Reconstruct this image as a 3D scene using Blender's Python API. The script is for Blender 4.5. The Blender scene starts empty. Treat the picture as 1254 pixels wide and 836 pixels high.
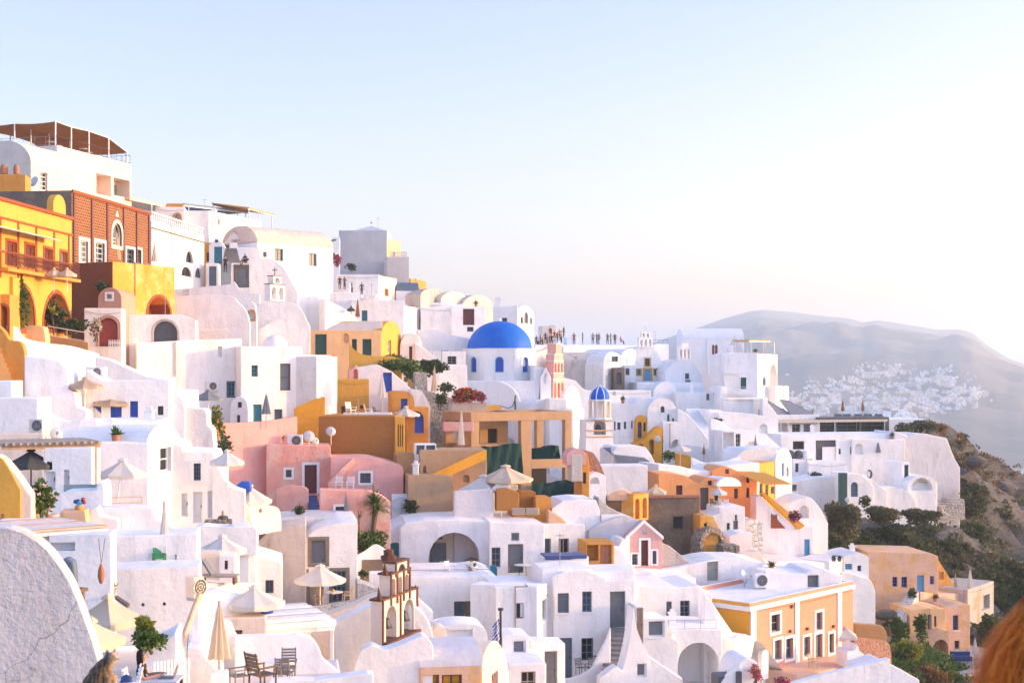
import bpy,bmesh,math,random
from mathutils import Vector,Matrix
from mathutils.geometry import tessellate_polygon
random.seed(7)
F = 1741.667; HY = 450.0; CX = 627.0
SC = bpy.context.scene
COL = SC.collection
YF = globals().get('YF',{'grey domed roof left of the ridge hump': 1.026,'stained cream domed roof in the middle of the ridge': 1.021,'bulging grey white roof above the maroon door': 1.022,'pale blue white vault hump with a dark window under the ridge': 0.929,'smooth pale vault hump next to the twin belfry church': 0.927,'second white chair from the left on the arched porch terrace': 0.947,'fourth white chair from the left on the arched porch terrace': 0.949,'small beige parasol at the middle of the mansion balcony': 0.981,'small beige parasol at the right end of the mansion balcony': 0.963,'person in red looking out below the low bluish hut': 1.007}); REC = []; HOST = []
BASES = []
def P(px,py,Y): return Vector(((px-CX)/F*Y,Y,(HY-py)/F*Y))
rad = math.radians
# ------------------------------------------------------------------ materials
MATS = {}
def newmat(name):
    m = bpy.data.materials.new(name); m.use_nodes = True
    nt = m.node_tree; b = nt.nodes['Principled BSDF']
    return m,nt,b
def nd(nt,t,**k):
    n = nt.nodes.new(t)
    for a,v in k.items():
        if a in n.inputs: n.inputs[a].default_value = v
        else: setattr(n,a,v)
    return n
def ramp(nt,src,a,b,ca=0,cb=1):
    n = nt.nodes.new('ShaderNodeMapRange'); n.inputs[1].default_value = a; n.inputs[2].default_value = b
    n.inputs[3].default_value = ca; n.inputs[4].default_value = cb
    nt.links.new(src,n.inputs[0]); return n.outputs[0]
def mix(nt,fac,a,b):
    n = nt.nodes.new('ShaderNodeMix'); n.data_type = 'RGBA'
    for i,v in ((0,fac),(6,a),(7,b)):
        if hasattr(v,'links') or hasattr(v,'is_linked'): nt.links.new(v,n.inputs[i])
        elif i == 0: n.inputs[0].default_value = v
        else: n.inputs[i].default_value = (*v,1)
    return n.outputs[2]
def plaster(name,c,stain=(0.45,0.38,0.3),amt=.35,bump=.25,rough=.9,patch=None,sc=5,crack=False):
    m,nt,b = newmat(name); L = nt.links.new
    g = nd(nt,'ShaderNodeNewGeometry')
    mp = nd(nt,'ShaderNodeMapping'); mp.inputs['Scale'].default_value = (1.3,1.3,.28); L(g.outputs['Position'],mp.inputs[0])
    n1 = nd(nt,'ShaderNodeTexNoise',Scale=1.1,Detail=6,Roughness=.65); L(mp.outputs[0],n1.inputs['Vector'])
    n2 = nd(nt,'ShaderNodeTexNoise',Scale=.45,Detail=5,Roughness=.6); L(g.outputs['Position'],n2.inputs['Vector'])
    n3 = nd(nt,'ShaderNodeTexNoise',Scale=sc,Detail=6,Roughness=.65); L(g.outputs['Position'],n3.inputs['Vector'])
    f1 = ramp(nt,n1.outputs[0],.5,.78,0,amt)
    col = mix(nt,f1,c,stain)
    col = mix(nt,ramp(nt,n2.outputs[0],.46,.55,0,.4),col,tuple(min(1,x*.87) for x in c))
    n5 = nd(nt,'ShaderNodeTexNoise',Scale=2.2,Detail=9,Roughness=.75); L(mp.outputs[0],n5.inputs['Vector']); col = mix(nt,ramp(nt,n5.outputs[0],.58,.74,0,amt*.7),col,tuple(x*.7 for x in stain))
    if patch:
        n4 = nd(nt,'ShaderNodeTexNoise',Scale=.8,Detail=8,Roughness=.7); L(g.outputs['Position'],n4.inputs['Vector'])
        col = mix(nt,ramp(nt,n4.outputs[0],.5,.6,0,.75),col,patch)
    if crack:
        vc = nd(nt,'ShaderNodeTexVoronoi',feature='DISTANCE_TO_EDGE',Scale=1.1); nv = nd(nt,'ShaderNodeTexNoise',Scale=3,Detail=6); L(g.outputs['Position'],nv.inputs['Vector']); am = nd(nt,'ShaderNodeMix',data_type='VECTOR'); am.inputs[0].default_value = .25; L(g.outputs['Position'],am.inputs[4]); L(nv.outputs['Color'],am.inputs[5]); L(am.outputs[1],vc.inputs['Vector'])
        mk = nd(nt,'ShaderNodeMath',operation='MULTIPLY'); L(ramp(nt,vc.outputs['Distance'],0,.006,.8,0),mk.inputs[0]); L(ramp(nt,n2.outputs[0],.48,.56),mk.inputs[1]); col = mix(nt,mk.outputs[0],col,tuple(x*.5 for x in stain))
    L(col,b.inputs['Base Color']); b.inputs['Roughness'].default_value = rough
    b.inputs['Specular IOR Level'].default_value = .2
    bl = nd(nt,'ShaderNodeBump',Strength=.14,Distance=.6); n6 = nd(nt,'ShaderNodeTexNoise',Scale=.75,Detail=3); L(g.outputs['Position'],n6.inputs['Vector']); L(n6.outputs[0],bl.inputs['Height'])
    bp = nd(nt,'ShaderNodeBump',Strength=bump,Distance=.12); L(n3.outputs[0],bp.inputs['Height']); L(bl.outputs[0],bp.inputs['Normal']); L(bp.outputs[0],b.inputs['Normal'])
    return m
def rubble(name,c1,c2,scale=2.2,mortar=(.75,.72,.68),bump=.8,gap=.06):
    m,nt,b = newmat(name); L = nt.links.new
    g = nd(nt,'ShaderNodeNewGeometry')
    v = nd(nt,'ShaderNodeTexVoronoi',feature='DISTANCE_TO_EDGE',Scale=scale); L(g.outputs['Position'],v.inputs['Vector'])
    vc = nd(nt,'ShaderNodeTexVoronoi',Scale=scale); L(g.outputs['Position'],vc.inputs['Vector'])
    n = nd(nt,'ShaderNodeTexNoise',Scale=3,Detail=6); L(g.outputs['Position'],n.inputs['Vector'])
    sx = nd(nt,'ShaderNodeSeparateColor'); L(vc.outputs['Color'],sx.inputs[0])
    col = mix(nt,sx.outputs[0],c1,c2)
    col = mix(nt,ramp(nt,n.outputs[0],.4,.75,0,.5),col,tuple(x*.6 for x in c1))
    col = mix(nt,ramp(nt,v.outputs['Distance'],0,gap,1,0),col,mortar)
    L(col,b.inputs['Base Color']); b.inputs['Roughness'].default_value = .95
    bp = nd(nt,'ShaderNodeBump',Strength=bump,Distance=.15); L(ramp(nt,v.outputs['Distance'],0,.2),bp.inputs['Height']); L(bp.outputs[0],b.inputs['Normal'])
    return m
def paint(name,c,rough=.55,var=.2,metal=0):
    m,nt,b = newmat(name); L = nt.links.new
    tc = nd(nt,'ShaderNodeNewGeometry')
    n = nd(nt,'ShaderNodeTexNoise',Scale=3,Detail=5); L(tc.outputs['Position'],n.inputs['Vector'])
    L(mix(nt,ramp(nt,n.outputs[0],.3,.75),c,tuple(x*(1-var) for x in c)),b.inputs['Base Color'])
    b.inputs['Roughness'].default_value = rough; b.inputs['Metallic'].default_value = metal
    return m
def glassy(name,c):
    m,nt,b = newmat(name)
    b.inputs['Base Color'].default_value = (*c,1); b.inputs['Roughness'].default_value = .2
    return m
def fabric(name,c,tr=.35):
    m,nt,b = newmat(name); L = nt.links.new
    g = nd(nt,'ShaderNodeNewGeometry')
    n = nd(nt,'ShaderNodeTexNoise',Scale=2.5,Detail=4); L(g.outputs['Position'],n.inputs['Vector'])
    col = mix(nt,ramp(nt,n.outputs[0],.4,.75,0,.5),c,tuple(x*.85 for x in c))
    L(col,b.inputs['Base Color']); b.inputs['Roughness'].default_value = .9
    t = nd(nt,'ShaderNodeBsdfTranslucent'); L(col,t.inputs[0])
    ms = nd(nt,'ShaderNodeMixShader'); ms.inputs[0].default_value = tr
    L(b.outputs[0],ms.inputs[1]); L(t.outputs[0],ms.inputs[2]); L(ms.outputs[0],nt.nodes['Material Output'].inputs[0])
    return m
def leafy(name,c1,c2):
    m,nt,b = newmat(name); L = nt.links.new
    g = nd(nt,'ShaderNodeNewGeometry')
    col = mix(nt,g.outputs['Random Per Island'],c1,c2)
    L(col,b.inputs['Base Color']); b.inputs['Roughness'].default_value = .6
    t = nd(nt,'ShaderNodeBsdfTranslucent'); L(col,t.inputs[0])
    ms = nd(nt,'ShaderNodeMixShader'); ms.inputs[0].default_value = .35
    L(b.outputs[0],ms.inputs[1]); L(t.outputs[0],ms.inputs[2]); L(ms.outputs[0],nt.nodes['Material Output'].inputs[0])
    return m
def lattice_brick(name):
    m,nt,b = newmat(name); L = nt.links.new
    g = nd(nt,'ShaderNodeTexCoord')
    br = nd(nt,'ShaderNodeTexBrick',Scale=1.0); br.inputs['Color1'].default_value = (.2,.06,.025,1); br.inputs['Color2'].default_value = (.1,.03,.014,1)
    br.inputs['Mortar'].default_value = (.36,.19,.07,1); br.inputs['Mortar Size'].default_value = .035
    br.inputs['Brick Width'].default_value = .42; br.inputs['Row Height'].default_value = .24
    L(g.outputs['UV'],br.inputs['Vector']); L(br.outputs[0],b.inputs['Base Color']); b.inputs['Roughness'].default_value = .9
    bp = nd(nt,'ShaderNodeBump',Strength=.6,Distance=.05,invert=True); L(br.outputs['Fac'],bp.inputs['Height']); L(bp.outputs[0],b.inputs['Normal'])
    return m
W0 = (.85,.835,.82)
RECIPES = dict(
    white=lambda: plaster('white_limewash',W0,(.46,.41,.36),.42),
    white2=lambda: plaster('worn_white_plaster',(.77,.75,.72),(.44,.39,.33),.75,.45),
    whiterough=lambda: plaster('rough_whitewash',(.74,.71,.71),(.46,.4,.36),.75,.55,sc=8),
    nearwall=lambda: plaster('trowelled_whitewash',(.74,.7,.69),(.42,.36,.32),.8,.7,sc=11,crack=True),
    bluewhite=lambda: plaster('shade_tinted_white_plaster',(.77,.79,.81),(.55,.58,.62),.4),  # white plaster with the blue of shade put into its colour
    cream=lambda: plaster('cream_plaster',(.8,.66,.54),(.5,.4,.28),.4),
    grey=lambda: plaster('grey_plaster',(.53,.51,.5),(.4,.37,.35),.3),
    yellow=lambda: plaster('yellow_plaster',(.66,.36,.07),(.6,.3,.05),.5),
    ochre=lambda: plaster('ochre_plaster',(.6,.28,.06),(.4,.17,.035),.5),
    apricot=lambda: plaster('apricot_plaster',(.8,.5,.26),(.6,.33,.15),.4),
    rust=lambda: plaster('rust_plaster',(.3,.085,.035),(.25,.08,.04),.6),
    orange=lambda: plaster('orange_plaster',(.78,.36,.14),(.5,.2,.08),.45),
    orangeworn=lambda: plaster('worn_orange_plaster',(.72,.34,.06),(.4,.15,.04),.7,.4,patch=(.62,.45,.2)),
    tan=lambda: plaster('tan_plaster',(.42,.25,.11),(.4,.23,.1),.4),
    brown=lambda: plaster('brown_ochre_plaster',(.4,.18,.045),(.36,.16,.05),.4),
    sand=lambda: plaster('sand_render',(.46,.3,.17),(.3,.19,.11),.5),
    pink=lambda: plaster('pink_plaster',(.76,.4,.36),(.6,.28,.22),.6),
    pinkworn=lambda: plaster('worn_pink_plaster',(.78,.38,.31),(.55,.22,.15),.7,.4,patch=(.66,.5,.44)),
    rosy=lambda: plaster('rosy_plaster',(.62,.36,.33),(.45,.25,.2),.5),
    peach=lambda: plaster('peach_plaster',(.72,.31,.2),(.55,.24,.14),.3),
    palepeach=lambda: plaster('pale_peach_plaster',(.7,.46,.33),(.55,.36,.24),.5,patch=(.66,.38,.12)),
    amber=lambda: plaster('amber_plaster',(.7,.34,.04),(.6,.3,.05),.3),
    browngrey=lambda: plaster('weathered_brown_render',(.2,.15,.11),(.1,.08,.07),.8,.6,patch=(.27,.2,.13)),
    greystain=lambda: plaster('stained_grey_plaster',(.52,.48,.44),(.16,.14,.13),.95,.6),
    roofbeige=lambda: plaster('worn_beige_roof',(.66,.56,.48),(.45,.27,.18),.75),
    rooflav=lambda: plaster('pale_roof_plaster',(.62,.6,.62),(.46,.43,.42),.5),
    roofrust=lambda: plaster('rusty_rose_roof',(.5,.3,.22),(.33,.16,.1),.6),
    bluedome=lambda: plaster('blue_dome_paint',(.005,.125,.56),(.04,.18,.5),.8,.15,.55),
    blue=lambda: paint('blue_paint',(.02,.09,.5),.5),
    navy=lambda: paint('navy_paint',(.03,.06,.2),.5),
    skyblue=lambda: paint('sky_blue_paint',(.1,.4,.68),.5),
    teal=lambda: paint('teal_paint',(.02,.2,.26),.5),
    green=lambda: paint('dark_green_paint',(.015,.08,.07),.5),
    brightgreen=lambda: paint('green_paint',(.02,.24,.09),.5),
    sage=lambda: paint('sage_paint',(.33,.36,.32),.55),
    greydoor=lambda: paint('grey_door_paint',(.17,.18,.19),.55),
    bluegrey=lambda: paint('blue_grey_paint',(.11,.16,.22),.55),
    darkgrey=lambda: paint('dark_grey_paint',(.09,.09,.1),.55),
    maroon=lambda: paint('maroon_paint',(.13,.025,.025),.5),
    red=lambda: paint('red_paint',(.35,.05,.03),.5),
    brownwood=lambda: paint('brown_wood',(.16,.09,.05),.6,.4),
    palewood=lambda: paint('pale_wood',(.5,.36,.24),.65,.35),
    greywood=lambda: paint('grey_wood',(.27,.24,.22),.7,.35),
    taupe=lambda: paint('taupe_paint',(.22,.18,.14),.6),
    whitepaint=lambda: paint('white_paint',(.78,.78,.78),.4,.08),
    dish=lambda: paint('grey_dish_paint',(.5,.52,.55),.4,.1),
    darkmetal=lambda: paint('dark_metal',(.04,.04,.045),.5,.2,.3),
    metal=lambda: paint('grey_metal',(.4,.4,.42),.4,.15,.6),
    rustdark=lambda: paint('dark_rust_trim',(.13,.045,.025),.8,.4),
    rustmetal=lambda: paint('rusty_iron',(.22,.06,.03),.7,.4),
    glass=lambda: glassy('dark_glass',(.012,.016,.02)),
    glasscurtain=lambda: glassy('curtained_glass',(.15,.17,.2)),
    glassblue=lambda: glassy('blue_glass',(.03,.08,.13)),
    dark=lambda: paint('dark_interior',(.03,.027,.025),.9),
    canvas=lambda: fabric('white_canvas',(.8,.77,.73)),
    canvascream=lambda: fabric('cream_canvas',(.78,.66,.5)),
    canvasbeige=lambda: fabric('beige_canvas',(.6,.48,.36)),
    canvasgrey=lambda: fabric('grey_canvas',(.3,.33,.38)),
    canvasdark=lambda: fabric('dark_grey_canvas',(.07,.075,.075),.15),
    canvasbrown=lambda: fabric('brown_sailcloth',(.5,.26,.1),.55),
    net=lambda: fabric('green_netting',(.004,.05,.045),.2),
    reed=lambda: fabric('reed_matting',(.72,.42,.1),.3),
    stone=lambda: rubble('dark_rubble',(.2,.16,.13),(.36,.29,.22),3.0,(.5,.45,.4)),
    stonewhite=lambda: rubble('whitewashed_rubble',(.62,.62,.64),(.74,.72,.7),2.2,(.8,.79,.78),.9),
    stonegrey=lambda: rubble('grey_rubble',(.3,.28,.27),(.45,.42,.4),3.0,(.6,.58,.55)),
    redrubble=lambda: rubble('red_rubble',(.35,.13,.08),(.5,.28,.2),5.0,(.55,.48,.42)),
    cobble=lambda: rubble('pale_mosaic_stone',(.3,.3,.32),(.5,.5,.52),6.0,(.62,.62,.63),.4,.09),
    lattice=lambda: lattice_brick('red_lattice_brick'),
    terracotta=lambda: paint('terracotta',(.42,.18,.09),.8),
    skin=lambda: paint('skin',(.5,.27,.18),.5,.1),
    leaf=lambda: leafy('green_leaves',(.03,.075,.012),(.12,.19,.03)),
    leafdark=lambda: leafy('dark_leaves',(.02,.045,.014),(.065,.1,.03)),
    leafyellow=lambda: leafy('yellow_green_leaves',(.12,.17,.02),(.36,.36,.05)),
    leafolive=lambda: leafy('olive_scrub',(.06,.07,.03),(.16,.15,.07)),
    leafrust=lambda: leafy('dry_rusty_scrub',(.14,.07,.025),(.34,.18,.05)),
    flowerred=lambda: leafy('red_flowers',(.6,.02,.02),(.85,.16,.12)),
    flowerpink=lambda: leafy('magenta_flowers',(.5,.02,.16),(.7,.12,.3)),
    flowerorange=lambda: leafy('orange_flowers',(.8,.25,.03),(.9,.5,.1)),
    flowerwhite=lambda: leafy('white_flowers',(.8,.75,.7),(.8,.5,.45)),
    bark=lambda: paint('bark',(.12,.085,.055),.9,.4),
)
def M(n):
    if n not in MATS: MATS[n] = RECIPES[n]()
    return MATS[n]
# ------------------------------------------------------------------ mesh helper
class G:
    def __init__(s): s.b = bmesh.new(); s.c = {}; s.mi = 0; s.soft = set()
    def v(s,p):
        k = (round(p[0],4),round(p[1],4),round(p[2],4))
        if k not in s.c: s.c[k] = s.b.verts.new(k)
        return s.c[k]
    def face(s,pts):
        vs = []
        for p in pts:
            v = s.v(p)
            if v not in vs: vs.append(v)
        if len(vs) < 3: return None
        try: f = s.b.faces.new(vs)
        except ValueError: return None
        f.material_index = s.mi; return f
    def fresh(s): s.c = {}
    def box(s,o,a,b,c):
        s.fresh(); o,a,b,c = map(Vector,(o,a,b,c))
        q = [o,o+a,o+a+b,o+b,o+c,o+a+c,o+a+b+c,o+b+c]
        for i in ((0,3,2,1),(4,5,6,7),(0,1,5,4),(1,2,6,5),(2,3,7,6),(3,0,4,7)): s.face([q[j] for j in i])
        s.fresh(); return s
    def cbox(s,c,x,y,z,rz=0):
        ca,sa = math.cos(rz),math.sin(rz); X = Vector((ca,sa,0)); Y = Vector((-sa,ca,0))
        return s.box(Vector(c)-X*x/2-Y*y/2,X*x,Y*y,(0,0,z))
    def tube(s,p,q,r0,r1=None,n=6,cap=True):
        s.fresh(); r1 = r0 if r1 is None else r1; p,q = Vector(p),Vector(q); d = (q-p).normalized()
        a = d.orthogonal().normalized(); b = d.cross(a)
        A = [p+(a*math.cos(t)+b*math.sin(t))*r0 for t in [2*math.pi*i/n for i in range(n)]]
        B = [q+(a*math.cos(t)+b*math.sin(t))*max(r1,.001) for t in [2*math.pi*i/n for i in range(n)]]
        for i in range(n): s.face([A[i],A[(i+1) % n],B[(i+1) % n],B[i]])
        if cap: s.face(A[::-1]); s.face(B)
        s.fresh(); return s
    def path(s,pts,r,n=6):
        for a,b in zip(pts,pts[1:]): s.tube(a,b,r,r,n)
        return s
    def lathe(s,c,prof,n=24,ph=0,sx=1,sy=1):
        s.fresh(); c = Vector(c); rings = []
        for r,z in prof:
            rings.append([c+Vector((r*sx*math.cos(ph+2*math.pi*i/n),r*sy*math.sin(ph+2*math.pi*i/n),z)) for i in range(n)])
        for k in range(len(prof)-1):
            A,B = rings[k],rings[k+1]
            for i in range(n):
                j = (i+1) % n; q = [A[i],A[j],B[j],B[i]]
                if prof[k][0] < 1e-5: q = [A[0],B[j],B[i]]
                if prof[k+1][0] < 1e-5: q = [A[i],A[j],B[0]]
                s.face(q)
        if prof[0][0] > 1e-5: s.face(rings[0][::-1])
        if prof[-1][0] > 1e-5: s.face(rings[-1])
        s.fresh(); return s
    def leaf(s,p,d,w,l):
        s.fresh(); d = Vector(d).normalized(); a = d.orthogonal().normalized()
        a.rotate(Matrix.Rotation(random.random()*6.28,3,d)); p = Vector(p); c = d.cross(a)
        s.face([p,p+d*l*.5+a*w*.5+c*w*.1,p+d*l,p+d*l*.5-a*w*.5+c*w*.1]); s.fresh()
def link(name,g,mat,parent=None,org=None,bev=0,smooth=0,recalc=True):
    b = g.b
    if recalc: bmesh.ops.recalc_face_normals(b,faces=b.faces[:])
    if bev:
        ly = b.edges.layers.float.new('bevel_weight_edge')
        for e in b.edges:
            if len(e.link_faces) == 2 and e.is_convex and e.calc_face_angle(0) > .6:
                if not (e.verts[0] in g.soft and e.verts[1] in g.soft): e[ly] = 1.0
    if org is not None: bmesh.ops.translate(b,verts=b.verts[:],vec=-Vector(org))
    me = bpy.data.meshes.new(name); b.to_mesh(me); b.free()
    for m in (mat if isinstance(mat,(list,tuple)) else [mat]): me.materials.append(M(m) if isinstance(m,str) else m)
    if smooth:
        for p in me.polygons: p.use_smooth = True
        me.set_sharp_from_angle(angle=rad(smooth))
    o = bpy.data.objects.new(name,me); COL.objects.link(o)
    if parent is not None: o.parent = parent
    elif org is not None: o.location = org
    if bev:
        md = o.modifiers.new('soft_edge','BEVEL'); md.limit_method = 'WEIGHT'; md.width = bev; md.segments = 2
    return o
def tag(o,label=None,cat=None,group=None,kind=None):
    if label: o['label'] = label
    if cat: o['category'] = cat
    if group: o['group'] = group
    if kind: o['kind'] = kind
    return o
def empty(name,loc,label=None,cat=None,group=None):
    o = bpy.data.objects.new(name,None); COL.objects.link(o); o.location = loc; o.empty_display_size = .3
    return tag(o,label,cat,group)
def copytree(o,loc,rz=None,scale=None,label=None):
    def rec(s,par):
        c = s.copy(); COL.objects.link(c); c.parent = par
        for ch in s.children: rec(ch,c)
        return c
    c = rec(o,None); c.location = loc
    if rz is not None: c.rotation_euler.z = rz
    if scale is not None: c.scale = (scale,)*3 if not isinstance(scale,tuple) else scale
    if label: c['label'] = label
    return c
# ------------------------------------------------------------------ facade frames and buildings
class Fr:
    def __init__(s,A,U,N,W): s.A,s.U,s.N,s.W = Vector(A),Vector(U),Vector(N),W
    def pt(s,u,z,v=0):
        p = s.A+s.U*u+s.N*v; return Vector((p.x,p.y,z))
    def uv(s,px,py):
        dx,dz = (px-CX)/F,(HY-py)/F
        ux,uy = s.U.x,s.U.y; det = -ux+dx*uy
        t = (-ux*s.A.y+uy*s.A.x)/det if abs(det) > 1e-6 else s.A.y
        u = (dx*s.A.y-s.A.x)/(-det) if abs(det) > 1e-6 else 0
        t = s.A.y+u*uy
        return (u,dz*t)
def frame(x0,Y0,x1,Y1):
    a,b = P(x0,HY,Y0),P(x1,HY,Y1); d = b-a; W = d.length; U = d/W
    return Fr(a,U,Vector((-U.y,U.x,0)),W)
def sideR(fr,D): return Fr(fr.pt(fr.W,0),fr.N,-fr.U,D)
def sideL(fr,D): return Fr(fr.pt(0,0,D),-fr.N,fr.U,D)
def arcpts(u0,u1,zs,h,n=10):
    c,r = (u0+u1)/2,(u1-u0)/2
    return [(c+r*math.cos(math.pi*i/n),zs+h*math.sin(math.pi*i/n)) for i in range(n+1)]
def holepoly(u0,z0,u1,z1,arched):
    if u1 < u0: u0,u1 = u1,u0
    if not arched: return [(u0,z0),(u1,z0),(u1,z1),(u0,z1)]
    h = min((u1-u0)/2,(z1-z0)*.95)
    return [(u0,z0),(u1,z0)]+arcpts(u0,u1,z1-h,h,10)
def shrink(poly,t):
    us = [p[0] for p in poly]; zs = [p[1] for p in poly]
    cu,cz = (min(us)+max(us))/2,(min(zs)+max(zs))/2; w,h = max(us)-min(us),max(zs)-min(zs)
    a,b = max(.1,(w-2*t)/w),max(.1,(h-2*t)/h)
    return [(cu+(u-cu)*a,cz+(z-cz)*b) for u,z in poly]
def facewith(g,fr,outline,holes):
    polys = [[Vector((u,z,0)) for u,z in outline]]+[[Vector((u,z,0)) for u,z in h[0]] for h in holes]
    flat = [p for q in polys for p in q]
    for t in tessellate_polygon(polys): g.face([fr.pt(flat[i].x,flat[i].y) for i in t])
    for poly,dp in holes:
        for i in range(len(poly)):
            a,b = poly[i],poly[(i+1) % len(poly)]
            g.face([fr.pt(*a),fr.pt(*b),fr.pt(*b,dp),fr.pt(*a,dp)])
        g.face([fr.pt(u,z,dp) for u,z in poly])
        for u,z in poly: g.soft.add(g.v(fr.pt(u,z))); g.soft.add(g.v(fr.pt(u,z,dp)))
def slab(g,fr,poly,v0,v1):
    g.fresh(); g.face([fr.pt(u,z,v0) for u,z in poly]); g.face([fr.pt(u,z,v1) for u,z in poly])
    for i in range(len(poly)):
        a,b = poly[i],poly[(i+1) % len(poly)]
        g.face([fr.pt(*a,v0),fr.pt(*b,v0),fr.pt(*b,v1),fr.pt(*a,v1)])
    g.fresh()
def ring(g,fr,out,inn,v0,v1):
    g.fresh(); n = len(out)
    for i in range(n):
        j = (i+1) % n
        g.face([fr.pt(*out[i],v0),fr.pt(*out[j],v0),fr.pt(*inn[j],v0),fr.pt(*inn[i],v0)])
        g.face([fr.pt(*out[i],v1),fr.pt(*out[j],v1),fr.pt(*inn[j],v1),fr.pt(*inn[i],v1)])
        g.face([fr.pt(*out[i],v0),fr.pt(*out[j],v0),fr.pt(*out[j],v1),fr.pt(*out[i],v1)])
        g.face([fr.pt(*inn[i],v0),fr.pt(*inn[j],v0),fr.pt(*inn[j],v1),fr.pt(*inn[i],v1)])
    g.fresh()
PARTCOUNT = [0]
def fit(root,org,fr,spec):
    """one opening: returns its hole (or None) and builds the door or window that fills it"""
    k,xa,ya,xb,yb = spec[:5]; mat = spec[5] if len(spec) > 5 else None; op = spec[6] if len(spec) > 6 else {}
    u0,z1 = fr.uv(xa,ya); u1,z0 = fr.uv(xb,yb)
    if z1 < z0: z0,z1 = z1,z0
    if u1 < u0: u0,u1 = u1,u0
    arched = k.isupper(); poly = holepoly(u0,z0,u1,z1,arched); w,h = u1-u0,z1-z0
    off = op.get('off'); kk = k.lower()
    dp = op.get('dp',{'d': .32,'w': .3,'n': 1.3}[kk]); v = (off-.1 if off else dp-.07)
    if root is not None:
        if 't' in op:
            g = G(); tw = op.get('tw',.16); big = shrink(poly,-tw)
            if kk == 'd': big = [(u,max(z,z0-.002)) for u,z in big]
            b0 = (off-.2) if off else -.045
            ring(g,fr,big,poly,b0,b0+.09); link('surround',g,op['t'],root,org)
        if kk == 'd':
            t = min(.09,w*.14); inn = shrink(poly,t); g = G(); slab(g,fr,inn,v,v+.05)
            wi,hi = w-2*t,h-2*t
            if not arched and w > .5:
                for c in range(2):
                    for r_ in range(2):
                        a,b = u0+t+wi*(.08+.46*c),z0+t+hi*(.06+.48*r_)
                        slab(g,fr,[(a,b),(a+wi*.38,b),(a+wi*.38,b+hi*.38),(a,b+hi*.38)],v-.02,v-.001)
            else:
                for c in range(1,4): slab(g,fr,[(u0+t+wi*c/4-.015,z0+t),(u0+t+wi*c/4+.015,z0+t),(u0+t+wi*c/4+.015,z1-h*.3),(u0+t+wi*c/4-.015,z1-h*.3)],v-.02,v-.001)
            d = link('door',g,mat or 'greydoor',root,org)
            g = G(); ring(g,fr,poly,inn,v-.05,v+.06); link('door_frame',g,op.get('fm',mat or 'greydoor'),d,None if False else org)
            if (yb-ya) > 22:
                g = G(); c = fr.pt(u0+w*.84,z0+h*.47,v-.06); g.tube(c,c+Vector((0,0,.16)),.02); link('handle',g,'darkmetal',d,org)
        elif kk == 'w':
            t = min(.08,w*.13); inn = shrink(poly,t); g = G(); ring(g,fr,poly,inn,v-.05,v+.06)
            bw = min(.03,w*.05); nv,nh = op.get('m',(1,2))
            for i in range(1,nv+1):
                u = u0+w*i/(nv+1); slab(g,fr,[(u-bw,z0+t*.5),(u+bw,z0+t*.5),(u+bw,z1-t*.5),(u-bw,z1-t*.5)],v-.03,v+.02)
            zt = z1-(min(w/2,h*.95) if arched else 0)
            for i in range(1,nh+1):
                z = z0+(zt-z0)*i/(nh+1)
                slab(g,fr,[(u0+t*.5,z-bw),(u1-t*.5,z-bw),(u1-t*.5,z+bw),(u0+t*.5,z+bw)],v-.032,v+.018)
            wn = link('window',g,mat or 'bluegrey',root,org)
            g = G(); slab(g,fr,inn,v+.022,v+.032); link('pane',g,op.get('g',random.choice(['glass','glass','glassblue','glasscurtain'])),wn,org)
            if op.get('sill',(yb-ya) > 14):
                g = G(); slab(g,fr,[(u0-.08,z0-.09),(u1+.08,z0-.09),(u1+.08,z0-.004),(u0-.08,z0-.004)],-.08 if not off else off-.2,-.003 if not off else off-.11); link('sill',g,op.get('t','white'),wn,org)
        PARTCOUNT[0] += 1
    return None if off else (poly,dp)
def smoothpts(pts,n=4):
    out = []
    for i in range(len(pts)-1):
        p0 = pts[max(i-1,0)]; p1 = pts[i]; p2 = pts[i+1]; p3 = pts[min(i+2,len(pts)-1)]
        for k in range(n):
            t = k/n
            out.append(tuple(.5*((2*b)+(-a+c)*t+(2*a-5*b+4*c-d)*t*t+(-a+3*b-3*c+d)*t**3) for a,b,c,d in zip(p0,p1,p2,p3)))
    out.append(pts[-1]); return out
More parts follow.
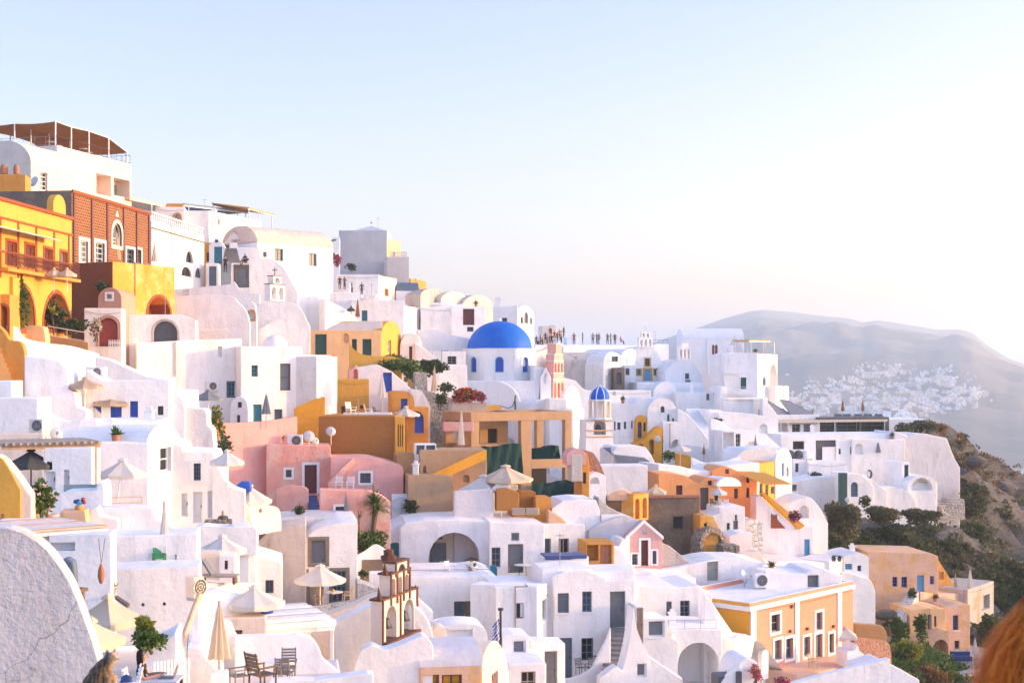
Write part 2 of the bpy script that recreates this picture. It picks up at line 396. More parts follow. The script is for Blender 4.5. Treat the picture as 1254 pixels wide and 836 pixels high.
def B(name,label,cat,mat,x0,Y0,x1,Y1,yt,yb,D=6,top=None,sm=False,f=(),l=(),r=(),par=0,vault=0,vmat=None,bev=.06,
      group=None,ext=6,hip=None,wallname='wall',base=True,gable=None):
    """a masonry body: front face from pixel column x0 (distance Y0) to x1 (distance Y1), running D metres back"""
    k_ = YF.get(label,1); Y0 *= k_; Y1 = max(Y1*k_,Y0); D *= .85; dx_ = abs(x1*Y1-x0*Y0-CX*(Y1-Y0))/F
    if Y1-Y0 < 3.3: Y1 = Y0+min(Y1-Y0,.17*dx_)
    fr = frame(x0,Y0,x1,Y1); W = fr.W
    z0 = fr.uv(x0,yb)[1]
    REC.append((label,[((q[1]+q[3])/2,(q[2]+q[4])/2) for q in f if not (len(q) > 6 and q[6].get('off'))]+([(a,b+2.5) for a,b in top[1:-1]] if top else [(x0+(x1-x0)*t,yt+2.5) for t in (.1,.5)]),Y0))
    if base: BASES.append((fr.pt(W/2,z0,D*.5),min(W,D)))
    zb = z0-ext
    if top:
        tp = [fr.uv(*p) for p in top]
        if sm: tp = smoothpts(tp)
        tp[0] = (0,tp[0][1]); tp[-1] = (W,tp[-1][1])
        tp = [(min(max(u,0),W),z) for u,z in tp]
    else:
        z = fr.uv(x0,yt)[1]; tp = [(0,z),(W,z)]
    org = fr.pt(W/2,z0,D/2)
    parts = bool(f or l or r or vault or hip)
    root = empty(name,org,label,cat,group) if parts else None
    R,Lf = sideR(fr,D),sideL(fr,D)
    hf = [h for h in (fit(root,org,fr,s) for s in f) if h]
    hr = [h for h in (fit(root,org,R,s) for s in r) if h]
    hl = [h for h in (fit(root,org,Lf,s) for s in l) if h]
    g = G()
    outline = [(0,zb),(W,zb)]+[p for p in reversed(tp)]
    o2 = []
    for p in outline:
        if not o2 or (abs(p[0]-o2[-1][0])+abs(p[1]-o2[-1][1])) > .004: o2.append(p)
    outline = o2
    facewith(g,fr,outline,hf)
    n = len(outline)
    for t in tessellate_polygon([[Vector((u,z,0)) for u,z in outline]]): g.face([fr.pt(*outline[i],D) for i in t])
    flat = not top
    for i in range(n):
        a,b = outline[i],outline[(i+1) % n]
        if i == 1: facewith(g,R,[(0,zb),(D,zb),(D,b[1]),(0,b[1])],hr)
        elif i == n-1: facewith(g,Lf,[(0,zb),(D,zb),(D,a[1]),(0,a[1])],hl)
        elif flat and i == 2 and par:
            z = a[1]; t = min(.32,W*.2,D*.2); O = [(0,0),(W,0),(W,D),(0,D)]; I = [(t,t),(W-t,t),(W-t,D-t),(t,D-t)]
            for k in range(4):
                q = (k+1) % 4
                g.face([fr.pt(O[k][0],z,O[k][1]),fr.pt(O[q][0],z,O[q][1]),fr.pt(I[q][0],z,I[q][1]),fr.pt(I[k][0],z,I[k][1])])
                g.face([fr.pt(I[k][0],z,I[k][1]),fr.pt(I[q][0],z,I[q][1]),fr.pt(I[q][0],z-par,I[q][1]),fr.pt(I[k][0],z-par,I[k][1])])
            g.face([fr.pt(u,z-par,v) for u,v in I])
        else: g.face([fr.pt(*a),fr.pt(*b),fr.pt(*b,D),fr.pt(*a,D)])
    if root is None:
        o = link(name,g,mat,None,org,bev); tag(o,label,cat,group); root = o
    else: link(wallname,g,mat,root,org,bev)
    if vault:
        z = tp[0][1]-.003; q = [(D/2-(D/2-.0)*math.cos(math.pi*i/14),z+vault*math.sin(math.pi*i/14)) for i in range(15)]
        g = G(); A = [fr.pt(0.0,zz,v) for v,zz in q]; Bq = [fr.pt(W,zz,v) for v,zz in q]
        for i in range(14): g.face([A[i],A[i+1],Bq[i+1],Bq[i]])
        g.face(A); g.face(Bq); g.face([A[0],A[-1],Bq[-1],Bq[0]])
        link('roof',g,vmat or mat,root,org,smooth=40)
    if hip:
        z = tp[0][1]+.02; g = G(); o = [fr.pt(-.1,z,-.1),fr.pt(W+.1,z,-.1),fr.pt(W+.1,z,D+.1),fr.pt(-.1,z,D+.1)]; ap = fr.pt(W/2,z+hip,D/2)
        for i in range(4): g.face([o[i],o[(i+1) % 4],ap])
        g.face(o); link('roof',g,vmat or mat,root,org)
    if cat in ('house','building') and (not top or max(z for u,z in tp)-min(z for u,z in tp) < .5) and not vault and not hip: HOST.append((label,Vector((0,org.y,min(z for u,z in tp)-(par or 0))),W,D,fr))
    return root,fr,org,tp
def arctop(xa,xb,ys,yt,n=12,ys2=None):
    ys2 = ys if ys2 is None else ys2; c,r = (xa+xb)/2,(xb-xa)/2
    return [(c-r*math.cos(math.pi*i/n),ys+(ys2-ys)*i/n-(ys+(ys2-ys)*i/n-yt)*math.sin(math.pi*i/n)) for i in range(n+1)]
def wall(label,mat,x0,Y0,x1,Y1,pts,yb,D=.5,sm=True,name='garden_wall',cat='wall',**k):
    return B(name,label,cat,mat,x0,Y0,x1,Y1,None,yb,D,top=pts,sm=sm,**k)
def part(bo,name,g,mat,**k): return link(name,g,mat,bo[0],bo[2],**k)
# ------------------------------------------------------------------ kinds of smaller things
def parasol(label,px,ptop,pedge,wpx,pbase,Y,mat='canvas',n=8,rot=.2,lean=0,group='open parasols on the terraces',ribs=True):
    Y *= YF.get(label,1); REC.append((label,[(px,(ptop+pedge)/2),(px-wpx*.35,pedge-1),(px+wpx*.35,pedge-1)],Y)); a = P(px,ptop,Y); ze = P(px,pedge,Y).z; zb = P(px,pbase,Y).z; R = wpx/2*Y/F; H = a.z-ze
    org = Vector((a.x,Y,zb)); root = empty('parasol',org,label,'parasol',group)
    g = G(); N2 = n*2; k0 = math.cos(math.pi/n)*.985
    def rg(r,z): return [(a.x+lean+R*r*(k0 if i % 2 else 1)*math.cos(rot+2*math.pi*i/N2),Y+R*r*(k0 if i % 2 else 1)*math.sin(rot+2*math.pi*i/N2),z-(R*.035*r if i % 2 else 0)) for i in range(N2)]
    rr = [rg(.02,a.z),rg(.3,a.z-H*.33),rg(.65,a.z-H*.68),rg(1,ze),rg(.985,ze-.17),rg(.97,ze-.17),rg(.97,ze-.03),rg(.5,a.z-H*.55),rg(.02,a.z-.05)]
    for A_,B_ in zip(rr,rr[1:]):
        for i in range(N2): g.face([A_[i],A_[(i+1) % N2],B_[(i+1) % N2],B_[i]])
    link('canopy',g,mat,root,org)
    g = G(); g.lathe((a.x+lean,Y,0),[(R*.2,a.z-H*.08),(R*.17,a.z+.02),(0,a.z+.12)],n,rot); link('vent_cap',g,mat,root,org)
    g = G(); g.tube((a.x,Y,zb-.6),(a.x+lean,Y,a.z),.035); link('pole',g,'whitepaint' if mat.startswith('canvas') and mat != 'canvasdark' else 'darkmetal',root,org)
    if ribs:
        for k in range(n):
            t = rot+2*math.pi*k/n; g = G()
            g.tube((a.x+lean,Y,a.z-.09),(a.x+lean+R*.95*math.cos(t),Y+R*.95*math.sin(t),ze-.03),.014,n=4); link('rib',g,'palewood',root,org)
    return root
def closedparasol(label,px,ptop,pbot,pbase,wpx,Y,mat='canvascream',group='folded parasols on the terraces'):
    Y *= YF.get(label,1); REC.append((label,[(px,ptop+(pbot-ptop)*t) for t in (.3,.6,.9)],Y)); a = P(px,ptop,Y); zt,z1,zb = a.z,P(px,pbot,Y).z,P(px,pbase,Y).z; R = wpx/2*Y/F; H = zt-z1
    org = Vector((a.x,Y,zb)); root = empty('folded_parasol',org,label,'parasol',group)
    g = G(); n = 18
    for k,(rr,zz) in enumerate([(0,zt),(.2,zt-H*.04),(.42,zt-H*.3),(.6,zt-H*.5),(.85,zt-H*.8),(1,z1),(.3,z1+.03)]):
        ring_ = [(a.x+R*rr*(1 if i % 2 else .62)*math.cos(2*math.pi*i/n),Y+R*rr*(1 if i % 2 else .62)*math.sin(2*math.pi*i/n),zz+(0 if i % 2 else .06)*(k > 3)) for i in range(n)]
        if k:
            for i in range(n): g.face([prev[i],prev[(i+1) % n],ring_[(i+1) % n],ring_[i]])
        prev = ring_
    link('canopy',g,mat,root,org)
    g = G(); g.tube((a.x,Y,zb-.6),(a.x,Y,zt+.12),.035); link('pole',g,'palewood',root,org)
    return root
def dish(label,px,py,r,Y,yaw=.4,mat='dish',foot=None):
    Y *= YF.get(label,1); REC.append((label,[(px,py)],Y)); c = P(px,py,Y); R = r*Y/F; org = c; root = empty('satellite_dish',c,label,'satellite dish','satellite dishes on the roofs')
    g = G(); g.lathe((0,0,0),[(0,R*.28),(R*.5,R*.21),(R*.85,R*.08),(R,0),(R*.97,-.015),(R*.5,R*.17),(0,R*.24)],22)
    bmesh.ops.rotate(g.b,verts=g.b.verts[:],cent=(0,0,0),matrix=Matrix.Rotation(yaw,3,'Z') @ Matrix.Rotation(rad(72),3,'X'))
    bmesh.ops.translate(g.b,verts=g.b.verts[:],vec=c+Vector((0,R*.25,0)))
    link('reflector',g,mat,root,org,smooth=50)
    g = G(); d = Vector((math.sin(yaw),-math.cos(yaw),.05)); g.tube(c+Vector((0,0,-R*.8)),c+d*R*.9,.018); g.cbox(c+d*R*.9,.1,.1,.14); link('feed_arm',g,'metal',root,org)
    zf = P(px,foot,Y).z if foot else c.z-R*1.3
    g = G(); g.tube((c.x,Y+R*.35,zf),(c.x,Y+R*.35,c.z),.035); link('mast',g,'metal',root,org)
    return root
def acunit(label,x0,y0,x1,y1,Y,rz=0,mat='whitepaint',side=False):
    Y *= YF.get(label,1); REC.append((label,[((x0+x1)/2,(y0+y1)/2)],Y)); a,b = P(x0,y0,Y),P(x1,y1,Y); w,h = b.x-a.x,a.z-b.z; c = Vector(((a.x+b.x)/2,Y,b.z))
    root = empty('air_conditioner',c,label,'air conditioner','outdoor air conditioner units'); ca,sa = math.cos(rz),math.sin(rz)
    X = Vector((ca,sa,0)); N = Vector((-sa,ca,0)); g = G(); g.box(c-X*w/2,X*w,N*.35,(0,0,h)); link('casing',g,mat,root,c)
    fr = Fr(c-X*w/2,X,N,w); q = h*.42; cu,cz = w*.6,c.z+h*.5
    def circ(r): return [(cu+r*math.cos(t*math.pi/8),cz+r*math.sin(t*math.pi/8)) for t in range(16)]
    g = G(); slab(g,fr,circ(q*.92),-.008,-.002); link('fan',g,'darkgrey',root,c)
    g = G(); ring(g,fr,circ(q),circ(q*.9),-.03,-.001)
    for k in (.3,.6): ring(g,fr,circ(q*k),circ(q*k-.015),-.03,-.015)
    for k in range(4):
        t = k*math.pi/4; d = (q*math.cos(t),q*math.sin(t)); g.tube(fr.pt(cu-d[0],cz-d[1],-.022),fr.pt(cu+d[0],cz+d[1],-.022),.008,n=4)
    link('grille',g,'metal',root,c)
    for u in (.15,.85):
        g = G(); g.box(fr.pt(w*u-.03,c.z-.1,.0),X*.06,N*.35,(0,0,.1)); link('foot',g,'metal',root,c)
    return root
def chair(label,px,py,Y,rz,mat='palewood',s=1,group='terrace chairs',name='chair'):
    Y *= YF.get(label,1); REC.append((label,[(px,py-.4*F/Y)],Y)); c = P(px,py,Y); root = empty(name,c,label,'chair',group); root.rotation_euler.z = rz; root.scale = (s,s,s); o = Vector((0,0,0))
    g = G();
    for k in range(4): g.box((-.22,-.22+k*.115,.44),(.44,0,0),(0,.09,0),(0,0,.03))
    link('seat',g,mat,root,o)
    g = G()
    for k in range(5): g.box((-.22,.24+.02*k,.55+k*.085),(.44,0,0),(0,.025,0),(0,0,.06))
    g.tube((-.2,.24,.44),(-.2,.36,.98),.02); g.tube((.2,.24,.44),(.2,.36,.98),.02)
    link('backrest',g,mat,root,o)
    for x in (-.2,.2):
        for y in (-.2,.22):
            g = G(); g.tube((x,y,0),(x,y,.45),.022); link('leg',g,mat,root,o)
    for x in (-.23,.23):
        g = G(); g.box((x-.03,-.22,.62),(.06,0,0),(0,.5,0),(0,0,.03)); g.tube((x,-.2,.44),(x,-.2,.62),.02); link('armrest',g,mat,root,o)
    return root
def table(label,px,py,Y,r=.4,mat='palewood',h=.74):
    Y *= YF.get(label,1); c = P(px,py,Y); root = empty('table',c,label,'table','terrace tables')
    g = G(); g.lathe(c,[(r,h-.03),(r,h),(0,h)],20); g.lathe(c,[(r,h-.03),(0,h-.031)],20); link('tabletop',g,mat,root,c)
    for k in range(4):
        t = .785+k*math.pi/2; g = G(); g.tube(c+Vector((r*.6*math.cos(t),r*.6*math.sin(t),0)),c+Vector((r*.5*math.cos(t),r*.5*math.sin(t),h-.03)),.022); link('leg',g,'darkmetal',root,c)
    return root
def pot(label,px,py,wpx,hpx,Y,mat='terracotta',plant=None,ph=0,n=40,name='potted_plant'):
    c = P(px,py,Y); r = wpx/2*Y/F; h = hpx*Y/F; root = empty(name,c,label,'potted plant')
    g = G(); g.lathe(c,[(r*.7,0),(r*.95,h*.85),(r*1.05,h*.87),(r*1.05,h),(r*.9,h),(r*.85,h*.9),(0,h*.9)],16); link('pot',g,mat,root,c,smooth=40)
    if plant:
        H = ph*Y/F; g = G()
        for k in range(n):
            t = random.random()*6.28; el = random.uniform(.5,1.4); d = Vector((math.cos(t)*math.cos(el),math.sin(t)*math.cos(el),math.sin(el)))
            g.leaf(c+Vector((0,0,h*.9))+d*r*.2,d,H*.16,H*random.uniform(.6,1))
        link('leaves',g,plant,root,c,recalc=False)
    return root
def bush(label,px,py,Y,rx,rz,mat='leaf',n=500,ls=.28,name='bush',cat='bush',flowers=None,fn=60,ry=None,group=None,stems=3,clumps=20,drop=1,pbase=None):
    """centre at pixel px,py; rx, rz half sizes in pixels"""
    Y *= YF.get(label,1); REC.append((label,[(px,py-rz*.5),(px-rx*.4,py),(px+rx*.4,py)],Y)); c = P(px,py,Y); RX = rx*Y/F; RZ = rz*Y/F; RY = ry or min(RX,max(RZ,1.2)*1.3); org = c-Vector((0,0,RZ)); root = empty(name,org,label,cat,group)
    rnd = random.Random(int(px*7+py)); cl = []
    for k in range(clumps):
        d = Vector((rnd.gauss(0,1),rnd.gauss(0,1),rnd.gauss(0,1))).normalized()*rnd.uniform(.3,.78); cl.append((d,rnd.uniform(.26,.46)))
    def spot():
        d,r = rnd.choice(cl); e = Vector((rnd.gauss(0,1),rnd.gauss(0,1),rnd.gauss(0,1))).normalized()*r*rnd.uniform(.75,1.05)
        q = d+e; q.z *= drop if q.z < 0 else 1; return c+Vector((q.x*RX,q.y*RY,q.z*RZ)),e
    g = G(); random.seed(int(px))
    for k in range(n):
        p,e = spot(); g.leaf(p,e+Vector((rnd.uniform(-.6,.6),rnd.uniform(-.6,.6),rnd.uniform(-.3,.9))),ls*rnd.uniform(.5,.9),ls*rnd.uniform(.7,1.3))
    link('foliage',g,mat,root,org,recalc=False)
    if flowers:
        g = G()
        for k in range(fn):
            p,e = spot(); p += e*.2
            for j in range(3): g.leaf(p,e+Vector((rnd.uniform(-.8,.8),rnd.uniform(-.8,.2),rnd.uniform(-.4,.8))),ls*.8,ls*.75)
        link('blossoms',g,flowers,root,org,recalc=False)
    for k in range(stems):
        d,r = cl[k]; g = G(); g.tube(org+Vector((rnd.uniform(-.2,.2),rnd.uniform(-.2,.2),-.15)),c+Vector((d.x*RX,d.y*RY,d.z*RZ)),.05,.015); link('stem',g,'bark',root,org)
    return root
def palm(label,px,pbase,Y,hpx,mat='leaf',n=14,heads=1,name='palm',cat='palm',broad=.1):
    b = P(px,pbase,Y); H = hpx*Y/F; root = empty(name,b,label,cat); rnd = random.Random(int(px))
    for hd in range(heads):
        top = b+Vector((rnd.uniform(-.3,.3)*H*.5 if heads > 1 else 0,rnd.uniform(-.2,.2)*H,H*rnd.uniform(.45,.75) if heads > 1 else H*.55))
        g = G(); g.tube(b-Vector((0,0,.5)),top,H*.04,H*.03); link('trunk',g,'bark',root,b)
        g = G()
        for k in range(n):
            t = k*2.4+rnd.random(); el = rnd.uniform(.1,1.35); L_ = H*.5*rnd.uniform(.7,1)
            p = top; d = Vector((math.cos(t)*math.cos(el),math.sin(t)*math.cos(el),math.sin(el))); sd = d.cross(Vector((0,0,1))).normalized()
            for s in range(5):
                q = p+d*L_/5; w0 = L_*broad*(1-abs(s-1.5)/4.5); w1 = L_*broad*(1-abs(s-.5)/4.5) if s < 4 else .01
                g.fresh(); g.face([p+sd*w0,q+sd*w1,q-sd*w1,p-sd*w0]); p = q; d = (d-Vector((0,0,.24))).normalized()
        link('crown',g,mat,root,b,recalc=False)
    return root
def railing(name_parent,org,pts,h,mat='whitepaint',bars=.5,rail=.025,name='railing',cross=False):
    g = G()
    for a,b in zip(pts,pts[1:]):
        a,b = Vector(a),Vector(b); L_ = (b-a).length; n = max(1,int(L_/bars)); up = Vector((0,0,h))
        g.tube(a+up,b+up,rail,n=5); g.tube(a+up*.12,b+up*.12,rail*.7,n=5)
        for i in range(n+1):
            p = a+(b-a)*i/n; g.tube(p,p+up,rail*.7,n=4)
            if cross and i < n:
                q = a+(b-a)*(i+1)/n; g.tube(p+up*.12,q+up,rail*.5,n=4); g.tube(q+up*.12,p+up,rail*.5,n=4)
    return link(name,g,mat,name_parent,org)
def fence(label,pts,h,mat,name='railing',cat='railing',**k):
    o = railing(None,Vector(pts[0]),pts,h,mat,name=name,**k); return tag(o,label,cat)
def stairs(label,x0,y0,x1,y1,Y0,Y1,w_px,mat='greywood',n=10,name='staircase',rz=None):
    """a flight climbing from pixel (x0,y0) at Y0 to (x1,y1) at Y1"""
    k_ = YF.get(label,1); Y0 *= k_; Y1 *= k_; REC.append((label,[((x0+x1)/2,(y0+y1)/2)],Y0)); a,b = P(x0,y0,Y0),P(x1,y1,Y1); d = Vector((b.x-a.x,b.y-a.y,0)); L_ = d.length; d /= L_; s = Vector((d.y,-d.x,0)); wd = w_px*Y0/F; g = G(); dz = (b.z-a.z)/n
    for i in range(n): g.box(a+d*L_*i/n-s*wd/2+Vector((0,0,-1.5)),d*(L_/n+.002),s*wd,(0,0,dz*(i+1)+1.5))
    o = link(name,g,mat,None,a); tag(o,label,'stairs'); return o
def skinfig(joints,edges,root_i=0):
    me = bpy.data.meshes.new('body'); me.from_pydata([j[0] for j in joints],edges,[]); o = bpy.data.objects.new('body',me); COL.objects.link(o)
    m = o.modifiers.new('s','SKIN'); m.use_smooth_shade = True
    for i,sv in enumerate(me.skin_vertices[0].data):
        r = joints[i][1]; sv.radius = (r,r) if not isinstance(r,tuple) else r; sv.use_root = (i == root_i)
    sb = o.modifiers.new('u','SUBSURF'); sb.levels = 1; sb.render_levels = 1
    dg = bpy.context.evaluated_depsgraph_get(); ev = o.evaluated_get(dg); out = bpy.data.meshes.new_from_object(ev)
    bpy.data.objects.remove(o); return out
def pose(kind):
    hip = {'sit': .48}.get(kind,.93); tw = .04
    J = [((0,0,hip),(.15,.11)),((0,.01,hip+.22),(.13,.1)),((0,.01,hip+.42),(.17,.11)),((0,0,hip+.54),(.06,.06)),((0,-.02,hip+.64),(.085,.1)),((0,-.02,hip+.77),(.07,.08))]
    E = [(0,1),(1,2),(2,3),(3,4),(4,5)]
    for s in (-1,1):
        i = len(J)
        if kind == 'sit': L_ = [((s*.1,-.05,hip),.085),((s*.12,-.45,hip+.02),.065),((s*.12,-.47,.1),.045),((s*.12,-.6,.04),.04)]
        elif kind == 'walk': L_ = [((s*.1,0,hip-.08),.09),((s*.1,-.12*s,.5),.065),((s*.1,.06*s if s > 0 else .12,.09),.045),((s*.1,.0*s-.1,.04),.04)]
        else: L_ = [((s*.1,0,hip-.08),.09),((s*.11,-.01,.5),.065),((s*.12,.02,.09),.045),((s*.13,-.1,.04),.04)]
        J += L_; E += [(0,i),(i,i+1),(i+1,i+2),(i+2,i+3)]
        i = len(J); sh = hip+.45
        if kind == 'sit': A_ = [((s*.2,0,sh),.06),((s*.24,-.12,sh-.25),.045),((s*.16,-.33,sh-.25),.035),((s*.14,-.42,sh-.24),.03)]
        elif kind == 'lean': A_ = [((s*.2,0,sh),.06),((s*.28,.05,sh-.26),.045),((s*.12,-.2,sh-.2),.035),((s*.05,-.26,sh-.16),.03)]
        else: A_ = [((s*.2,0,sh),.06),((s*.26,.03,sh-.28),.045),((s*.26,-.06 if kind != 'walk' else .1*s,sh-.5),.035),((s*.26,-.1,sh-.6),.03)]
        J += A_; E += [(2,i),(i,i+1),(i+1,i+2),(i+2,i+3)]
    return skinfig(J,E),hip
POSES = {}
def person(label,px,pfoot,Y,kind='stand',rz=0,shirt=(.1,.1,.12),legs=(.05,.06,.1),hair=(.03,.02,.015),s=1,group='people on the ridge path',cat='person'):
    Y *= YF.get(label,1); REC.append((label,[(px,pfoot-1.2*F/Y)],Y))
    if kind not in POSES: POSES[kind] = pose(kind)
    src,hip = POSES[kind]; me = src.copy(); me.materials.clear()
    def pm(c):
        k = ('cloth',c)
        if k not in MATS: MATS[k] = paint('cloth',c,.85,.3)
        return MATS[k]
    for c in (shirt,legs,hair): me.materials.append(pm(c))
    me.materials.append(M('skin'))
    for p in me.polygons:
        x,y,z = p.center
        arm = abs(x) > .22 or (kind == 'sit' and y < -.2 and z > hip+.12)
        if z > hip+.74 or (z > hip+.6 and y > .0): i = 2
        elif z > hip+.52: i = 3
        elif arm and z < hip+.3: i = 3
        elif z > hip+.02 and not (kind == 'sit' and y < -.1 and z < hip+.12): i = 0
        else: i = 1
        if z < .08: i = 2
        p.material_index = i
    o = bpy.data.objects.new('person',me); COL.objects.link(o); o.location = P(px,pfoot,Y); o.rotation_euler.z = rz; o.scale = (s,s,s)
    return tag(o,label,cat,group)
def slabroof(name,label,cat,x0,Y0,x1,Y1,py,thick,D,mat,posts=None,pb=None,pmat='whitepaint',group=None,beams=True,slope=0):
    """a pergola: flat roof slab on posts (parts)"""
    k_ = YF.get(label,1); Y0 *= k_; Y1 *= k_; REC.append((label,[(x0+(x1-x0)*t,py-1) for t in (.2,.5,.8)],Y0))
    fr = frame(x0,Y0,x1,Y1); z = fr.uv(x0,py)[1]; org = fr.pt(fr.W/2,z-2.4,D/2); root = empty(name,org,label,cat,group)
    g = G(); a = fr.pt(0,z,0); g.box(a,fr.U*fr.W,fr.N*D+Vector((0,0,slope)),(0,0,thick)); link('roof_mat',g,mat,root,org)
    if beams:
        for v in (.08,D-.2):
            g = G(); g.box(fr.pt(.02,z-.14+slope*v/D,v),fr.U*(fr.W-.04),fr.N*.12,(0,0,.136)); link('beam',g,pmat,root,org)
    zb = fr.uv(x0,pb)[1] if pb else z-2.4
    for px in (posts or []):
        u = min(max(fr.uv(px,py)[0],.08),fr.W-.08)
        for v in ((.14,D-.14) if D > 1 else (.14,)):
            g = G(); g.cbox(fr.pt(u,zb,v),.11,.11,z-.14-zb+slope*v/D); link('post',g,pmat,root,org)
    return root,fr,org
def cross(g,c,h,t=.05):
    g.cbox(c,t,t,h); g.box(Vector(c)+Vector((-h*.3,-t/2,h*.58)),(h*.6,0,0),(0,t,0),(0,0,t*1.2))
def bell(g,c,r):
    g.lathe(c,[(r,0),(r*.8,r*.3),(r*.55,r*1.1),(r*.3,r*1.4),(0,r*1.45)],12)
def belfry(label,x0,Y0,x1,Y1,tiers,mat,trim='white',group=None,D=.7,bells=True,topcross=True,name='bell_gable',pil=None,base=True):
    """tiers: list of (xa, xb, ytop, ybot, n_arches)"""
    k_ = YF.get(label,1); Y0 *= k_; Y1 *= k_; REC.append((label,[(xa+(xb-xa)*t,yt+1) for xa,xb,yt,yb,na in tiers for t in (.2,.8)],Y0))
    fr = frame(x0,Y0,x1,Y1); z0 = fr.uv((x0+x1)/2,tiers[-1][3])[1]; org = fr.pt(fr.W/2,z0,D/2); root = empty(name,org,label,'bell tower',group)
    for xa,xb,yt,yb,na in tiers:
        ua,z1 = fr.uv(xa,yt); ub,zz = fr.uv(xb,yb); sub = Fr(fr.pt(ua,0),fr.U,fr.N,ub-ua); w = ub-ua; g = G(); holes = []
        zb = zz
        for k in range(na):
            cw = w/na; a,b = cw*k+cw*.2,cw*(k+1)-cw*.2; holes.append(holepoly(a,zb+(z1-zb)*.08,b,z1-(z1-zb)*.14,True))
        out = [(0,zb),(w,zb),(w,z1),(0,z1)]
        polys = [[Vector((u,z,0)) for u,z in q] for q in [out]+holes]; flat = [p for q in polys for p in q]
        for t in tessellate_polygon(polys):
            g.face([sub.pt(flat[i].x,flat[i].y,0) for i in t]); g.face([sub.pt(flat[i].x,flat[i].y,D) for i in t])
        for q in [out]+holes:
            for i in range(len(q)):
                a,b = q[i],q[(i+1) % len(q)]; g.face([sub.pt(*a),sub.pt(*b),sub.pt(*b,D),sub.pt(*a,D)])
        link('tier',g,mat,root,org)
        g = G(); g.box(sub.pt(-.05,z1-.004,-.05),sub.U*(w+.1),sub.N*(D+.1),(0,0,.08)); link('cornice',g,trim,root,org)
        if pil:
            for k in range(na+1):
                g = G(); u = min(max(w*k/na,.05),w-.05); g.box(sub.pt(u-.06,zb,-.05),sub.U*.12,sub.N*.05,(0,0,z1-zb-.01)); link('pilaster',g,pil,root,org)
        if bells and na:
            for k in range(na):
                cw = w/na; g = G(); h = z1-zb; c = sub.pt(cw*(k+.5),zb+h*.45,D/2); bell(g,c,min(cw*.17,.3)); g.tube(c+Vector((0,0,.1)),c+Vector((0,0,h*.4)),.02,n=4); link('bell',g,'darkmetal',root,org)
    if topcross:
        xa,xb,yt,yb,na = tiers[0]; u,z = fr.uv((xa+xb)/2,yt); g = G(); cross(g,fr.pt(u,z+.09,D/2),.8,.07); link('cross',g,trim,root,org)
    return root,fr,org
# ================================================================== upper left: hotel, yellow and brick mansions
b = B('hotel_building','cream hotel block on the hilltop under brown shade sails, with two open loggias','building','cream',70,143.4,161,156.8,178,262,11,
  f=[('n',115,211,136,241,None,{'dp': 1.6}),('n',139,217,159,243,None,{'dp': 1.6}),('d',119,222,129,241,'whitepaint',{'off': 1.6}),('w',142,225,150,236,'bluegrey',{'off': 1.6}),('d',151,225,157,242,'bluegrey',{'off': 1.6})])
fr = b[1]; zt = b[3][0][1]
railing(b[0],b[2],[fr.pt(.1,zt,.1),fr.pt(fr.W-.1,zt,.1),fr.pt(fr.W-.1,zt,9)],.95,'darkmetal',.9,cross=False)
railing(b[0],b[2],[fr.pt(.1,zt,10.5),fr.pt(.1,zt,.1)],.95,'metal',1.2)
pg = empty('shade_pergola',fr.pt(fr.W/2,zt,5),'white posts carrying brown shade sails over the rooftop terrace','pergola'); po = Vector(pg.location)
U = [.3,fr.W*.22,fr.W*.45,fr.W*.72,fr.W-.2]; HT = [2.5,2.35,2.45,2.3,1.3]
for i,u in enumerate(U):
    for v in (.4,5.2,10):
        g = G(); g.tube(fr.pt(u,zt,v),fr.pt(u,zt+HT[i],v),.08); link('post',g,'whitepaint',pg,po)
for i in range(4):
    for j,(v0,v1) in enumerate(((.4,5.2),(5.2,10))):
        g = G(); n = 6
        def sp(s,t,e=0):
            u = U[i]+(U[i+1]-U[i])*s; h = HT[i]+(HT[i+1]-HT[i])*s; return fr.pt(u,zt+h-.25*math.sin(math.pi*t)*(.5+.5*math.sin(math.pi*s))-.02-e,v0+(v1-v0)*t)
        for e in (0,.03):
            for s in range(n):
                for t in range(n): g.face([sp(s/n,t/n,e),sp((s+1)/n,t/n,e),sp((s+1)/n,(t+1)/n,e),sp(s/n,(t+1)/n,e)])
        link('sail',g,'canvasbrown',pg,po,smooth=60)
    g = G(); g.tube(fr.pt(U[i],zt+HT[i],.4),fr.pt(U[i+1],zt+HT[i+1],.4),.05); link('beam',g,'whitepaint',pg,po)
for k,(u,v) in enumerate(((2,2.0),(4.5,3),(7,1.5),(9.5,2.5))):
    c = fr.pt(u,zt,v); px_,Y_ = CX+c.x/c.y*F,c.y
    table('round pale table on the hotel roof terrace under the sails',px_,HY-c.z/c.y*F,Y_,.45,'whitepaint',.75)
b = B('vault_house','cream vaulted house with a dark narrow window below the hotel terrace','house','cream',38,134.4,118,144.5,200,262,7,vault=2.3,vmat='cream',
  f=[('w',49,210,58,234,'whitepaint',{'t': 'whitepaint','m': (1,3)})])
dish('large grey satellite dish in front of the cream vaulted house',41,222,7,131,-.5,foot=250)
B('chimney_block','tan chimney block with round clay pots at the left edge of the hilltop','chimney','ochre',-3,125.4,31,126.6,213,260,3)
for k,(px_,w_) in enumerate(((5,11),(20,8))):
    g = G(); c = P(px_,213,126.6); g.lathe(c,[(w_/2*.065,0),(w_/2*.065,.5),(w_/2*.04,.8),(0,.82)],12)
    tag(link('chimney_pot',g,'terracotta',None,c),['wide clay chimney pot at the left end of the tan block','narrow clay chimney pot nearer the grey dish'][k],'chimney pot')
